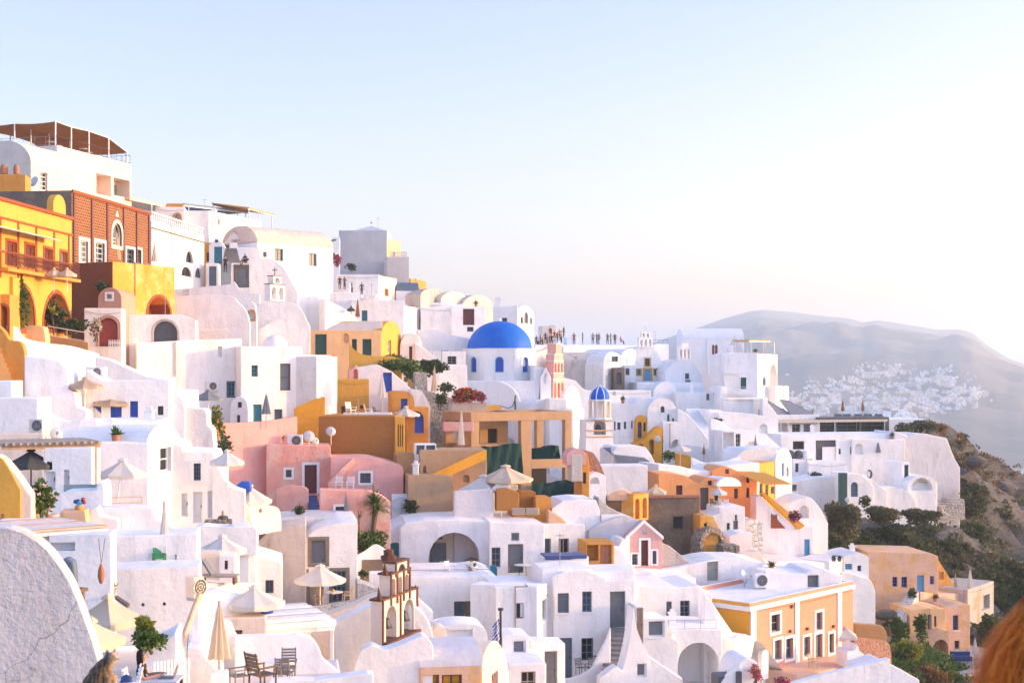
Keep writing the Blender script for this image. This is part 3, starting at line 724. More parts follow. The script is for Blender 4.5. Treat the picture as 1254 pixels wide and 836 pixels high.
b = B('mansion','two storey yellow mansion with red balcony doors and ground floor arches','house','yellow',-22,92.69,88,108.41,234,405,9,wallname='wall',
  f=[('d',8,295,20,326,'maroon',{'fm': 'red','t': 'rust','tw': .2}),('d',31,299,42,329,'maroon',{'fm': 'red','t': 'rust','tw': .2}),('d',54,304,64,333,'maroon',{'fm': 'red','t': 'rust','tw': .2}),('d',74,308,82,336,'bluegrey',{'fm': 'red','t': 'rust','tw': .2}),
     ('N',10,348,42,404,None,{'dp': 2.2,'t': 'rust','tw': .3}),('N',53,357,85,404,None,{'dp': 2.2,'t': 'rust','tw': .3})])
fr = b[1]; zt = b[3][0][1]; W = fr.W
for dz,h,pr in ((-.05,.22,.18),(-1.35,.14,.1),(-3.6,.13,.1)):
    g = G(); g.box(fr.pt(-.05,zt+dz-h,-pr),fr.U*(W+.1),fr.N*(pr+.002),(0,0,h)); part(b,'cornice',g,'rust')
for px_ in (0,22,44,66,84):
    u = fr.uv(px_,300)[0]; g = G(); z = fr.uv(px_,340)[1]; g.box(fr.pt(u-.11,z,-.07),fr.U*.22,fr.N*.072,(0,0,zt-1.5-z)); part(b,'pilaster',g,'rust')
u0,z = fr.uv(67,262); u1 = fr.uv(82,262)[0]; g = G(); slab(g,fr,[(u0,zt-.02),(u1,zt-.02)]+arcpts(u0,u1,zt+.5,.9),.1,.6); part(b,'roof_crest',g,'yellow')
zb = fr.uv(40,334)[1]; u0 = fr.uv(20,334)[0]
g = G(); g.box(fr.pt(u0-3,zb-.25,-.7),fr.U*(W-u0+3),fr.N*.698,(0,0,.22)); part(b,'balcony',g,'ochre')
railing(b[0],b[2],[fr.pt(u0-3,zb,-.65),fr.pt(W-.05,zb,-.65),fr.pt(W-.05,zb,0)],1.05,'rustmetal',.22,cross=True)
zz = fr.uv(0,281)[1]; g = G(); g.box(fr.pt(0,zz-.1,-1.2),fr.U*fr.uv(55,290)[0],fr.N*1.18+Vector((0,0,.2)),(0,0,.06)); part(b,'awning',g,'canvas')
for px_,lb in ((66,'small beige parasol at the middle of the mansion balcony'),(82,'small beige parasol at the right end of the mansion balcony')):
    parasol(lb,px_,329,336,24,348,104 if px_ < 70 else 106,'canvascream',8,group='parasols on the yellow mansion balcony')
b = B('brick_mansion','red lattice brick mansion with white framed windows and an arched white niche','house','lattice',88,117.34,184,134.71,233,345,9,
  f=[('w',98,294,108,322,'whitepaint',{'t': 'whitepaint','tw': .3,'m': (1,3)}),('w',117,296,128,324,'whitepaint',{'t': 'whitepaint','tw': .3,'m': (1,3)}),('W',138,272,149,302,'whitepaint',{'t': 'cream','tw': .34,'m': (1,2)}),('w',155,304,164,324,'bluegrey',{'t': 'whitepaint','tw': .25}),('w',168,305,173,326,'bluegrey',{'t': 'whitepaint','tw': .2,'m': (0,3)})])
fr = b[1]; zt = b[3][0][1]; W = fr.W
wl = [c for c in b[0].children if c.name.startswith('wall')][0]; uvl = wl.data.uv_layers.new(name='UVMap')
for lp in wl.data.loops:
    p = wl.data.vertices[lp.vertex_index].co+Vector(b[2])-fr.A; uvl.data[lp.index].uv = (p.dot(fr.U)+p.dot(fr.N),p.z)
wl.data.materials.append(M('browngrey'))
for p in wl.data.polygons:
    if p.normal.dot(fr.U) < -.9 or p.normal.z > .9: p.material_index = 1
for px_ in (90,112,131,151,167,182):
    u = min(max(fr.uv(px_,280)[0],.14),W-.14); z = fr.uv(px_,322)[1]; g = G(); g.box(fr.pt(u-.13,z,-.09),fr.U*.26,fr.N*.092,(0,0,zt-.25-z)); part(b,'pilaster',g,'maroon')
g = G(); g.box(fr.pt(-.06,zt-.2,-.14),fr.U*(W+.1),fr.N*.142,(0,0,.26)); part(b,'cornice',g,'rust')
g = G(); u,z = fr.uv(143,264); slab(g,fr,[(u-.35,z-.1),(u+.35,z-.1),(u,z+.45)],-.06,.0); part(b,'ornament',g,'whitepaint')
closedparasol('tall folded cream parasol before the red brick mansion',143,284,318,324,10,127.07,'canvascream')
closedparasol('folded cream parasol between the brick mansion and the balustraded white house',189,297,320,330,7,123.2,'canvascream')
b = B('garden_block','orange terrace block with a deep rust left face and a low arched opening','building','orangeworn',138,113.1,214,119.8,320,400,5,f=[('N',181,363,208,392,None,{'dp': 2,'t': 'rust','tw': .25})])
wl = [c for c in b[0].children if c.name.startswith('wall')][0]; wl.data.materials.append(M('rust'))
for p in wl.data.polygons:
    if p.normal.dot(b[1].U) < -.8: p.material_index = 1  # left face recoloured rust: its shade is painted in
B('vault_hut','small rusty rose vault with a tiny square window on a white base','house','roofrust',120,109.8,149,109.3,None,384,5,top=arctop(120,149,366,352),f=[('w',131,360,137,366,'whitepaint',{'t': 'white'})])
b = B('gate_house','white gate house with a red double door under a stone arch','house','white',103,107.5,149,108.1,377,425,6,f=[('D',121,389,144,424,'red',{'t': 'roofrust','tw': .22,'fm': 'maroon'})])
B('cellar_house','white house front with a wide grey arched double door','house','white',146,111.88,240,112.78,384,423,3,top=[(146,386),(180,385),(222,385),(240,392)],f=[('D',188,393,217,422,'darkgrey',{'t': 'greystain','tw': .18})])
g = G(); fr = frame(133,107,152,107.3)
for k in range(9): g.box(fr.pt(fr.W*k/9,fr.uv(140,438)[1],0),fr.U*.06,fr.N*.03,(0,0,1.35))
for h in (.25,1.1): g.box(fr.pt(0,fr.uv(140,438)[1]+h,.031),fr.U*fr.W,fr.N*.03,(0,0,.08))
tag(link('picket_gate',g,'whitepaint',None,fr.pt(0,fr.uv(140,438)[1])),'white picket gate beside the red arched door','gate')
b = B('planter_house','yellow planter block with a blue panel at the left edge below the mansion','planter','yellow',-4,96.92,16,99.03,339,372,2,f=[('w',1,343,7,356,'skyblue',{'g': 'glassblue'})])
B('rubble_arch','rough stone cellar wall with a red arched recess at the left edge','wall','ochre',-6,95.5,12,96.55,360,410,3,f=[('N',-4,374,9,410,None,{'dp': 1,'t': 'rust'})])
bush('tall leafy creeper climbing beside the yellow mansion arches',20,372,98.89,13,42,'leaf',1300,.3,'climbing_plant','climbing plant')
bush('dark shrub under the right mansion arch',66,385,104.67,15,18,'leafdark',500,.3)
bush('low hedge behind the garden railing',82,398,105.86,26,10,'leafdark',700,.25,'hedge','hedge')
bush('small dark shrub growing against the rust wall',124,352,112.2,9,9,'leafdark',260,.22)
palm('bright banana plant in the garden of the yellow mansion',66,404,104.2,34,'leafyellow',11,broad=.2,name='banana_plant',cat='banana plant')
bush('flowering shrub beside the red arched door',117,402,105.8,7,14,'leaf',200,.2,flowers='flowerwhite',fn=60)
wall('long low tan garden wall with a thin white rail on top','tan',56,103,108,104.2,[(56,410),(80,414),(108,419)],428,.6)
fr = frame(58,103.3,106,104.2); fence('thin white railing along the tan garden wall',[fr.pt(0,fr.uv(58,411)[1]),fr.pt(fr.W,fr.uv(106,419)[1])],.7,'whitepaint',bars=1.2)
B('salmon_block','salmon coloured planter block on the white terrace wall at left','planter','apricot',27,99.7,56,100.8,398,422,2,top=[(27,398),(50,399),(54,404),(56,414)],sm=True)
wall('long sunlit white terrace wall running right from the orange stair','white2',10,96.3,122,103,[(10,398),(22,401),(32,414),(60,420),(90,424),(122,433)],460,1.0)
wall('orange curved stair wall at the left edge','ochre',-10,87.4,31,88.5,[(-10,392),(4,404),(12,416),(24,418),(30,430),(31,462)],480,1.0)
stairs('brown steps beside the orange stair wall',4,468,-18,410,85.1,88.5,22,'tan',10)
b = B('white_house','tall plain white house with a stepped shoulder, left of the blue shuttered terrace','house','white',30,79.12,106,82.05,None,520,4,
  top=[(30,435),(71,441),(76,446),(82,452),(84,476),(92,480),(94,498),(106,502)])
B('white_house','low bright white block with a stacked yellow stone end at the left edge','house','white',-5,76,14,77,466,500,3)
B('white_house','bright blank white house block above the outdoor air conditioner','house','white',-6,70,46,72,487,545,4)
B('white_house','lower sunlit cream white wall block under the air conditioner','house','cream',-6,66,53,67,530,560,2.8)
acunit('pale air conditioner with a tan grille on the blank white block',35,513,52,529,66.5,-.1,'cream')
dish('grey dish and cover beside the pale air conditioner',68,532,8,67,.6,foot=545)
wall('curved white ramp wall sweeping down beneath the stepped white house','white',46,71.12,106,71.83,[(46,496),(58,505),(75,513),(90,514),(106,508)],550,.8)
B('white_house','plain white corner block with a rounded top behind the long wooden pergola','house','white',79,71.28,119,72.27,520,575,4,top=[(79,522),(90,517),(104,514),(119,516)],sm=True)
b = B('terrace_house','white terrace house with three royal blue doors under a beige parasol','house','white',106,81.29,207,84,463,520,5,top=[(106,452),(126,466),(150,466),(190,465),(207,464)],
  f=[('d',114,492,124,512,'blue'),('d',135,493,149,513,'blue'),('d',159,491,169,511,'blue'),('w',193,497,200,508,'darkgrey')])
acunit('boxy white air conditioner high on the wall above the blue doors',104,449,129,462,83.11,-.2)
B('white_house','white upper wall with a sloping top above the blue doored terrace house','house','white',117,93,208,94.00,None,470,4,top=[(117,436),(134,440),(160,452),(180,461),(208,466)],sm=False)
parasol('beige parasol on the upper stair landing left of the blue doors',104,463,472,44,502,80.11,'canvasbeige',8)
parasol('wide beige parasol in front of the three blue doors',137,482,493,56,514,82.18,'canvasbeige',8)
wall('white stair wall slanting down in front of the blue doored terrace','white',92,81.41,137,83.45,[(92,466),(100,476),(112,493),(124,506),(137,515)],545,.5)
B('planter_box','white square planter box at the foot of the slanting stair wall','planter','white',117,72.26,138,73.17,512,531,1.2)
b = B('white_house','long white terrace front with rounded right end below the blue doors','house','white',118,72.7,205,73.69,None,560,5,top=[(118,516),(140,514),(180,515),(198,514),(205,520)],sm=True)
chair('white terrace chair before the blue doors, left',160,513,84,.5,'whitepaint'); chair('white terrace chair before the blue doors, right',171,513,82.27,-.6,'whitepaint'); table('white table between the two white chairs by the blue doors',165,513,84.2,.35,'whitepaint')
b = B('vault_house','white vault house with one recessed window in its tall gable, beside the drainpipe','house','white',180,69.63,222,73.51,None,660,9,top=arctop(180,222,545,520),f=[('w',195,548,209,576,'whitepaint',{'m': (0,1),'t': 'white'})])
b = B('white_house','white shaded house wall behind the leaning white parasol','house','white',112,68.6,181,69.05,541,640,3,top=[(112,541),(150,541),(181,543)])
g = G(); g.path([P(177,640,71.4),P(177,590,71.4),P(179,545,71.6)],.07); g.path([P(176.5,575,71.3),P(176.5,567,71.3)],.14)
tag(link('drainpipe',g,'palewood',None,P(177,640,71.4)),'tan drainpipe with a yellow box on the vault house corner','pipe')
B('white_house','bluish shaded white house with a niche behind the wooden pergola posts','house','bluewhite',53,59.95,113,60.85,548,625,3,f=[('n',57,565,64,575,None,{'dp': .3}),('d',55,577,68,600,'whitepaint'),('d',78,575,85,598,'whitepaint')])
b = slabroof('pergola','long reed pergola roof on thick white posts at the left','pergola',2,59.09,124,61.06,547,.14,3.5,'palewood',[78,118],610,'palewood')
for k in range(14):
    fr = b[1]; g = G(); g.tube(fr.pt(fr.W*(k+.5)/14,fr.uv(2,547)[1]+.1,-.25),fr.pt(fr.W*(k+.5)/14,fr.uv(2,547)[1]+.1,3.7),.06,n=5); link('rafter',g,'palewood',b[0],b[2])
parasol('dark grey parasol standing in front of the reed pergola',38,551,568,60,606,60.33,'canvasdark',8)
parasol('white parasol with drooping sides beneath the vault house',142,563,580,62,614,66,'canvas',6,lean=.3)
# ================================================================== upper middle left
b = B('white_house','pinkish white two storey house with a balustrade, an oval window and a dark cornice line','house','white',186,135.54,250,151.54,270,350,6,
  f=[('W',227,306,236,323,'darkgrey',{'t': 'white','m': (0,0),'sill': False}),('W',222,325,235,340,'darkgrey',{'m': (1,1)}),('W',239,327,247,341,'darkgrey',{'m': (1,1)})])
fr = b[1]; zt = b[3][0][1]
g = G()
for k in range(26): g.lathe(fr.pt(fr.W*(k+.5)/26,zt,.15),[(.09,0),(.05,.2),(.1,.35),(.05,.6),(.09,.75)],6)
g.box(fr.pt(0,zt+.74,0),fr.U*fr.W,fr.N*.3,(0,0,.14)); part(b,'balustrade',g,'whitepaint')
g = G(); g.box(fr.pt(0,zt-.75,-.12),fr.U*fr.W,fr.N*.118,(0,0,.1)); part(b,'cornice',g,'brownwood')
b = slabroof('pergola','thin beige canopy on slim posts beside the brick mansion roof','pergola',160,155.34,226,166.88,243,.15,4,'canvascream',[187,206,224],270)
B('white_house','white roof house behind the beige canopy with a small round arch','house','white',190,161.64,226,163.92,253,300,5,f=[('N',213,262,221,273,None,{'dp': .8,'t': 'ochre'})])
B('ochre_block','small ochre roof block on the skyline behind the white house','building','ochre',204,162.71,224,163.81,249,270,3)
b = B('white_house','plain white skyline house with a sunlit right side under a grey canopy','house','white',225,164.41,256,159.89,258,330,9)
B('white_house','sunlit white wing with a single ochre window below the reed canopy','house','white',256,166.97,320,178.74,258,330,6,f=[('w',265,268,270,276,'ochre')])
b = slabroof('reed_canopy','grey rooftop canopy with a ragged yellow reed end on white posts','pergola',226,170.62,305,178.98,251,.2,5,'canvasgrey',[232,302],272)
b2 = slabroof('reed_canopy','yellow reed awning sloping off the right end of the grey canopy','pergola',305,174.3,338,182.5,255,.12,5,'reed',[306,318,334],276,slope=.7)
b = B('vault_house','long white vault house with a stained beige barrel roof and two blue windows','house','white',315,158.2,408,166,297,400,8,vault=2.1,vmat='roofbeige',
  f=[('w',336,304,347,320,'bluegrey',{'m': (1,3),'g': 'glassblue'}),('w',378,310,388,326,'bluegrey',{'m': (1,3),'g': 'glassblue'}),('w',322,308,327,315,'darkgrey')],l=[('W',281,283,292,293,'brownwood',{'m': (2,0)})])
B('porch_house','white porch house with a small gable and teal door behind the standing people','house','bluewhite',256,156.28,318,156.86,None,345,3,top=[(256,300),(260,297),(264.5,290),(272,297),(276,304),(290,303),(318,303)],f=[('d',262,302,272,323,'teal'),('w',281,297,290,304,'skyblue',{'sill': False}),('w',263,293.5,267,297,'brownwood',{'sill': False,'m': (0,0)})])
B('yellow_block','narrow yellow house with one small window left of the teal porch','house','yellow',250,157.65,262,160.01,297,340,3,f=[('w',253,309,258,320,'brownwood')])
B('white_house','small white bath house with a tall grey double door, near the standing people','house','white',252,150.18,267,152.63,322,356,3,f=[('d',256,326,265,350,'bluegrey')])
B('white_house','white house with a brown framed doorway beneath the seated figure','house','white',283,147.84,318,148.92,322,358,4,f=[('d',289,327,304,352,'greydoor',{'t': 'brownwood','tw': .25})])
B('white_house','tall white pier stepping down to the right beside the seated figure','house','white',305,148,365,148.8,None,385,3,top=[(305,304),(318,304),(319,315),(335,317),(348,328),(358,345),(365,358)])
b = belfry('little white bell gable with a cross and brown ledges on the white stepped house',330,139.2,350,141.6,[(335,345,338,348,1),(331,349,348,369,2)],'white','brownwood',pil=None)
B('white_house','large white chapel house under the little bell gable, one brown window low on the right','house','white',309,131.5,380,132.3,None,432,6,top=[(309,376),(330,369),(352,370),(366,374),(372,384),(380,400)],f=[('w',335,394,346,401,'brownwood')])
wall('curved white ramp wall rising to the tall stair pier on the upper terrace','white',213,131,318,132,[(213,354),(240,352),(282,348),(286,344),(290,349),(296,356),(318,360)],400,1.2)
wall('broad white sloping retaining wall with a rounded end above the trellis railing','white',212,122.3,306,123.1,[(212,363),(235,362),(279,362),(292,370),(302,382),(306,398)],425,1.5)
g = G();
fr = frame(237,118.2,280,119.9); fence('pale lattice railing below the sloping retaining wall',[fr.pt(0,fr.uv(238,416)[1]),fr.pt(fr.W,fr.uv(279,416)[1])],.85,'cream',bars=.35,cross=True)
fence('black iron gate at the head of the white ramp',[P(224,368,128.7),P(231,367,129.3)],.9,'darkmetal',name='iron_gate',cat='gate',bars=.14)
b = B('white_house','white pier with a small niche like a sentry box in the middle of the stairs','house','white',301,128,315,128.5,None,420,2,top=[(301,378),(303,372),(308,369),(313,372),(315,392)],f=[('N',305,381,311,391,None,{'dp': .3,'t': 'ochre'})])
wall('white stair parapet curving down toward the little roof dome','white',300,130.2,360,131,[(300,412),(316,404),(326,398),(340,392),(348,396),(352,415),(360,425)],440,.8)
g = G(); c = P(337,424,118.2); r = 18*101/F; g.lathe(c,[(r*1.02,-.4),(r,0),(r*.92,.4*r),(r*.7,.68*r),(r*.35,.86*r),(0,.9*r)],22); tag(link('roof_dome',g,'white',None,c,smooth=60),'small white roof dome above the shaded house with a tall framed window','dome')
b = B('white_house','big shaded white house with an air conditioner, a creeper and a teal window','house','white',168,110.84,296,114.23,None,540,6,top=[(168,420),(200,418),(240,416),(280,415),(296,414)],
  f=[('w',279,468,290,485,'teal',{'g': 'glassblue','t': 'darkgrey','tw': .1}),('n',267,424,272,437,None,{'dp': .3})])
b = B('white_house','broad white house with a tall wood framed window and a teal shutter','house','white',295,112.6,406,116.03,None,540,6,top=[(295,424),(338,424),(338.5,424),(370,424),(371,434),(406,435)],
  f=[('w',308,447,316,461,'teal',{'g': 'glassblue','m': (1,2)}),('w',343,445,356,478,'brownwood',{'g': 'glasscurtain','m': (0,1)}),('d',367,470,375,490,'white'),('d',307,495,321,517,'teal'),('d',336,501,346,514,'bluegrey')],r=[])
B('white_house','rough narrow white tower wall with a row of small brown marks beside the yellow villa','house','white2',388,114.42,413,120.49,436,540,3)
acunit('air conditioner on the big shaded white wall above the blue grey parasol',252,467,267,478,112.94)
bush('bare twiggy creeper on the big shaded white wall',290,452,115,10,16,'leafdark',90,.16,'creeper','creeper',ry=.2)
parasol('blue grey parasol on the sunken terrace below the shaded white wall',255,478,487,38,505,106.5,'canvasgrey',8)
closedparasol('folded grey parasol beside the small blue white vault',326,483,507,515,12,107.6,'canvasgrey')
B('vault_hut','small blue white vault hut with a dark square window on the sunken terrace','house','bluewhite',282,111.16,304,111.16,None,520,4,top=arctop(282,304,500,485),f=[('w',291,492,296,499,'darkgrey'),('d',290,508,294,518,'darkgrey')])
bush('slim potted conifer beside the small blue vault',312,507,113.63,4,11,'leaf',120,.2)
B('white_house','small white block with a curved side at the left of the sunken terrace','house','white',207,84.5,237,86.52,None,560,4,top=[(207,478),(215,477),(236,478),(237,500)])
g = G(); b = B('vault_house','pale vault gable beside the creeper with a rough whitewashed flank','house','white',196,82.35,226,84.43,None,560,7,top=arctop(196,226,500,482))
wall('rough whitewashed rock wall stepping down beside the flowering creeper','whiterough',222,83.09,262,86.37,[(222,498),(240,500),(252,503),(254,520),(260,528),(262,560)],590,3)
bush('trailing creeper with yellow and orange flowers on the rough white wall',262,522,86.32,11,26,'leaf',700,.2,'climbing_plant','climbing plant',flowers='flowerorange',fn=90,ry=1.2)
bush('lower dark tail of the flowering creeper along the pink wall',276,545,79.61,9,14,'leafdark',300,.2,'climbing_plant','climbing plant',ry=.8)
# ================================================================== skyline middle
b = B('grey_house','tall windowless grey house on the skyline with a small pyramid roof and cross','house','grey',415,193.59,474,191.24,282,380,9,par=0)
fr = b[1]; zt = b[3][0][1]
g = G(); c = fr.pt(fr.W*.62,zt,3.5); o = [c+Vector((x*2.4,y*2.4,0)) for x,y in ((-1,-1),(1,-1),(1,1),(-1,1))]
for i in range(4): g.face([o[i],o[(i+1) % 4],c+Vector((0,0,.95))])
g.face(o); cross(g,c+Vector((0,0,.9)),.75,.08)
tag(link('pyramid_roof',g,'rooflav',None,c),'low pyramid cap with a small cross on the tall grey house','roof')
B('grey_house','low grey terrace block attached right of the tall grey house with a lattice parapet','house','grey',474.3,187.4,501,188.6,314,380,7)
fr = frame(478,187.7,498,188); fence('lattice parapet rail on the low grey terrace block',[P(478,314,187.9),P(498,314,188.8)],.55,'brownwood',bars=.3,cross=True)
B('rosy_block','small rosy stair head house behind the tall grey house','house','palepeach',473,193.83,491,197.16,293,340,4)
B('white_house','narrow bluish white house end left of the tall grey house with a green awning','house','bluewhite',407,186.3,416,189.2,290,350,5)
g = G(); fr = frame(398,178.2,412,179.4); g.box(P(399,296,178.2),(1.2,0,0.25),(0,1.2,0),(0,0,.08)); tag(link('awning',g,'green',None,P(399,296,178.2)),'small dark green awning at the end of the long vault house','awning')
bush('magenta bougainvillea between the long vault house and the grey house',412,318,175.9,6,7,'leafdark',160,.3,flowers='flowerpink',fn=90)
bush('dark rounded shrub at the foot of the tall grey house',430,327,181.7,7,4,'leafdark',160,.35)
B('white_house','yellow block on the skyline right of the grey terrace','house','ochre',503,202.4,522,209.3,341,390,4)
B('white_house','white terrace house with a mauve shaded front and people at its railing','house','white',412,174.8,464,174.8,336,380,6)
b = B('white_house','sunlit cream house end with a small brown door and diagonal pipe','house','cream',464,174.8,486,181.7,337,380,5,f=[('d',471,353,476,363,'rust')])
B('vault_house','small vault house with a blue grey roof between the cream end and the ridge','house','bluewhite',485,180.78,513,183.04,356,400,5,vault=1.2,vmat='bluegrey')
B('white_house','long low white house with a row of rusty vents under a stained vault','house','white',495,180.75,568,181.77,372,420,6,f=[('w',515,369,521,374,'red',{'sill': False,'m': (2,1),'g': 'dark'}),('w',525,370.5,548,375.5,'red',{'sill': False,'m': (7,1),'g': 'dark'})],vault=0)
for i,(x0,x1,ys,yt,Y,lb) in enumerate(((515,545,362,353,175,'grey domed roof left of the ridge hump'),(540,572,368,357,178,'stained cream domed roof in the middle of the ridge'),(566,604,376,361,180,'bulging grey white roof above the maroon door'))):
    B('vault_house',lb,'house',['greystain','cream','grey'][i],x0,Y,x1,Y+4,None,400,7,top=arctop(x0,x1,ys,yt))
b = B('white_house','white ridge house with a large maroon door and brown lamp','house','white',553,177.67,594,179.81,375,425,4,f=[('d',567,378,581,398,'maroon'),('w',572,400,580,406,'bluegrey',{'sill': False})])
B('white_house','plain pale house with a bright sunlit left slope below the rusty vents','house','white',494,171.96,516,179.93,374,430,6)
B('white_house','broad plain white house front with one tiny hatch below the rusty vents','house','white',515,178.17,562,177.09,376,430,6,f=[('w',552,382,556,388,'brownwood',{'sill': False})])
B('white_house','plain mauve shaded white house above the yellow villa','house','white',430,161,495,163.3,367,420,6,f=[('d',443,380,450,393,'teal')])
wall('white sloping parapet with a brown coping left of the teal door','white',398,151.8,440,156.4,[(398,366),(410,372),(425,380),(440,392)],410,1)
B('white_house','low white terrace with tables under the mauve shaded house','house','white',405,161,440,163.3,358,400,4)
for k in range(5): chair('white cafe chair on the terrace beside the red chimney',442+k*4,372-k*.4,159.8,k*1.1,'whitepaint',group='white cafe chairs on the terrace above the yellow villa')
closedparasol('folded rust coloured parasol on the cafe terrace',438,367,388,392,6,156.4,'canvasbrown')
parasol('small dark parasol over the white cafe terrace',430,375,379,10,392,154.1,'canvasdark',6)
b = B('vault_house','white vault house behind the blue dome with three dark windows in its gable','house','white',632,201.23,654,207.03,None,430,12,top=arctop(632,654,388,374),f=[('W',642,382,647,396,'darkgrey',{'sill': False}),('w',637.5,388,641,396,'darkgrey',{'sill': False}),('w',649,389,652,397,'darkgrey',{'sill': False})])
B('white_house','bluish white side house with a dark window above the blue dome','house','bluewhite',593,201.21,634,196.68,378,430,6,f=[('w',615,389,621,394,'darkgrey')],top=[(593,385),(606,376),(634,374)])
g = G(); g.cbox(P(610,378,202.4),.8,.8,1.6); tag(link('chimney',g,'white',None,P(610,378,202.4)),'square white chimney behind the blue dome','chimney')
# ================================================================== yellow villa
b = B('villa','ochre villa front with three dark green doors and a pale roof terrace','house','apricot',376,141.46,467,142.65,404,470,6,f=[('d',386,409,400,434,'green'),('d',431,415,437,434,'green'),('d',444,415,455,435,'green'),('N',421,408,427,420,None,{'dp': .3})])
B('vault_roof','pale lavender vaulted roof hump behind the ochre villa front','roof','rooflav',400,142.51,468,144.75,None,420,5,top=[(400,403),(415,396),(440,394),(468,393)],sm=True)
b = B('villa_gable','bright yellow arched gable of the villa with a white slit window','house','yellow',467,142.7,491,150.71,None,480,6,top=arctop(467,491,412,393),f=[('w',475,416,479,433,'whitepaint',{'sill': False,'m': (0,1),'g': 'glasscurtain'})])
wall('curved yellow terrace wall sweeping beneath the villa doors','yellow',428,133.09,492,133.9,[(428,420),(434,428),(445,434),(465,436),(480,436),(492,440)],470,1)
bush('large green vine spreading over the terrace roof below the yellow villa',482,447,134.94,32,12,'leaf',1500,.4,'vine','vine',ry=2.5)
bush('right part of the vine hanging over the stone terrace',505,455,134.03,12,14,'leaf',500,.4,'vine','vine',ry=1.6)
bush('broad leafed green shrub beside the folded tan parasol',528,450,138,20,8,'leafdark',600,.4)
B('dome_house','small white domed house with a brown door right of the yellow villa','house','white',490,149.3,517,150.41,None,460,5,top=arctop(490,517,426,407),f=[('d',501,424,505,442,'brownwood')])
wall('pale blue stair wall sliding down from the small domed house','bluewhite',508,149.16,538,151.51,[(508,420),(516,424),(526,432),(538,442)],460,1)
B('white_house','low white house with a single grey window left of the church drum','house','white',530,161,570,163.3,430,470,5,f=[('w',548,436,559,446,'greydoor')])
wall('long white boundary wall behind the tan parasol','white',520,152.9,572,153.40,[(520,446),(572,447)],470,.6)
B('white_house','white mid slope house above the church with balcony railings','house','white',512,167.9,575,168.70,None,450,5,top=[(512,404),(530,402),(545,408),(575,414)],sm=True)
fr = frame(520,167.4,534,167.9); fence('white lattice balcony rail under the mid slope house',[P(520,422,166.8),P(534,424,167.2)],.9,'whitepaint',bars=.3,cross=True)
closedparasol('folded tan parasol on the stone terrace by the church',532,450,479,486,9,132.2,'canvascream')
B('white_house','white house roof sloping right with a cobalt door panel beside the patio parasol','house','white',438,128.8,512,131.1,None,520,6,top=[(438,450),(462,446),(480,455),(495,468),(512,484)],f=[('d',469,456,480,480,'blue')])
b = B('yellow_block','plain yellow house wall behind the patio chairs','house','yellow',412,123,452,123.6,464,520,4,f=[('w',418,497,423,507,'red'),('w',441,496,445,500,'red',{'sill': False})])
B('niche_tower','small pink and white niche turret on the yellow patio house','house','pink',427,125.3,440,125.9,None,470,2,top=[(427,453),(433,450),(436,446),(440,453)],f=[('N',433,452,438,464,None,{'dp': .4})])
b = B('vault_house','orange vault house with two cobalt doors and a white vaulted roof','house','ochre',480,120.29,508,121.35,None,540,5,top=[(480,480),(490,479),(500,480),(506,486),(508,500)],sm=True,f=[('d',491,488,499,511,'blue')])
B('vault_house','orange porch with a big cobalt arched door','house','ochre',497,120.33,525,122.03,None,540,3,top=[(497,500),(504,498),(525,498.5)],f=[('D',498.5,503,519,530,'blue')])
B('vault_roof','bright white rounded roof hump of the orange vault house','roof','white',503,127,527,127.5,None,520,4,top=[(503,478),(512,477),(520,484),(527,498)],sm=True)
wall('tan stone retaining wall slanting down under the vine','tan',500,131.21,550,133.46,[(500,463),(515,474),(530,482),(550,488)],520,1)
B('stone_house','pale shaded stone wall with a doorway under the vine','wall','stonegrey',508,130.95,562,132.07,490,530,2,top=[(508,455),(523,456),(523.5,478),(562,490)])
bush('dark creeper hanging on the stone wall left of the flower bed',540,490,126.5,8,10,'leafdark',250,.25)
B('flower_bed','grey stone flower bed wall below the red geraniums','wall','greystain',552,128.42,596,129.52,493,520,2)
bush('bed of red and pink geraniums in front of the church',572,485,129.18,22,9,'leaf',700,.25,'flower_bush','flowers',flowers='flowerred',fn=320)
bush('pink flowering end of the geranium bed',588,486,128.2,6,6,'leaf',150,.25,'flower_bush','flowers',flowers='flowerpink',fn=70)
bush('dark green leaves under the geraniums beside the tan parasol',545,474,129.9,10,6,'leafdark',250,.3)
b = B('ochre_block','large blank brown ochre house wall below the patio, with a dish','house','brown',380,112.52,484,112.52,509,600,7,par=.0)
wl = b[0];
B('ochre_block','narrow sunlit yellow return wall with three slit vents','house','yellow',483.5,112.1,496,114.4,510,600,6,f=[('w',487,520,488.4,547,'brownwood',{'m': (0,0),'sill': False}),('w',489.6,520,491,547,'brownwood',{'m': (0,0),'sill': False}),('w',492.2,520,493.6,547,'brownwood',{'m': (0,0),'sill': False})])  # sunlit side of the brown wall, its light put into a yellow
dish('grey dish on a bracket against the brown ochre wall',405,528,6,111.1,.3,foot=545)
wall('curved ochre boarded wall left of the brown block','amber',360,112.22,398,113.95,[(360,500),(372,494),(384,489),(396,486),(398,487)],530,.4)
parasol('white open parasol low on the yellow patio',497,498,507,36,512,120.45,'canvas',8)
closedparasol('tall folded cream parasol on the yellow patio',468,460,487,512,12,116.1,'canvas')
chair('white deck chair leaning on the yellow patio wall',430,511,114.83,.8,'whitepaint',1.3); chair('white lounge chair low on the patio edge',452,512,117.3,1.8,'whitepaint',1.2); chair('dark chair under the tall folded parasol',462,512,118.4,2.2,'darkgrey')
B('cushion_wall','white bench wall along the edge of the yellow patio','bench','white',420,115.06,480,115.26,505,512,.5)
B('tan_block','tan terrace wall left of the sloping sunlit stripe','wall','tan',486,108.43,520,109.53,557,600,4)
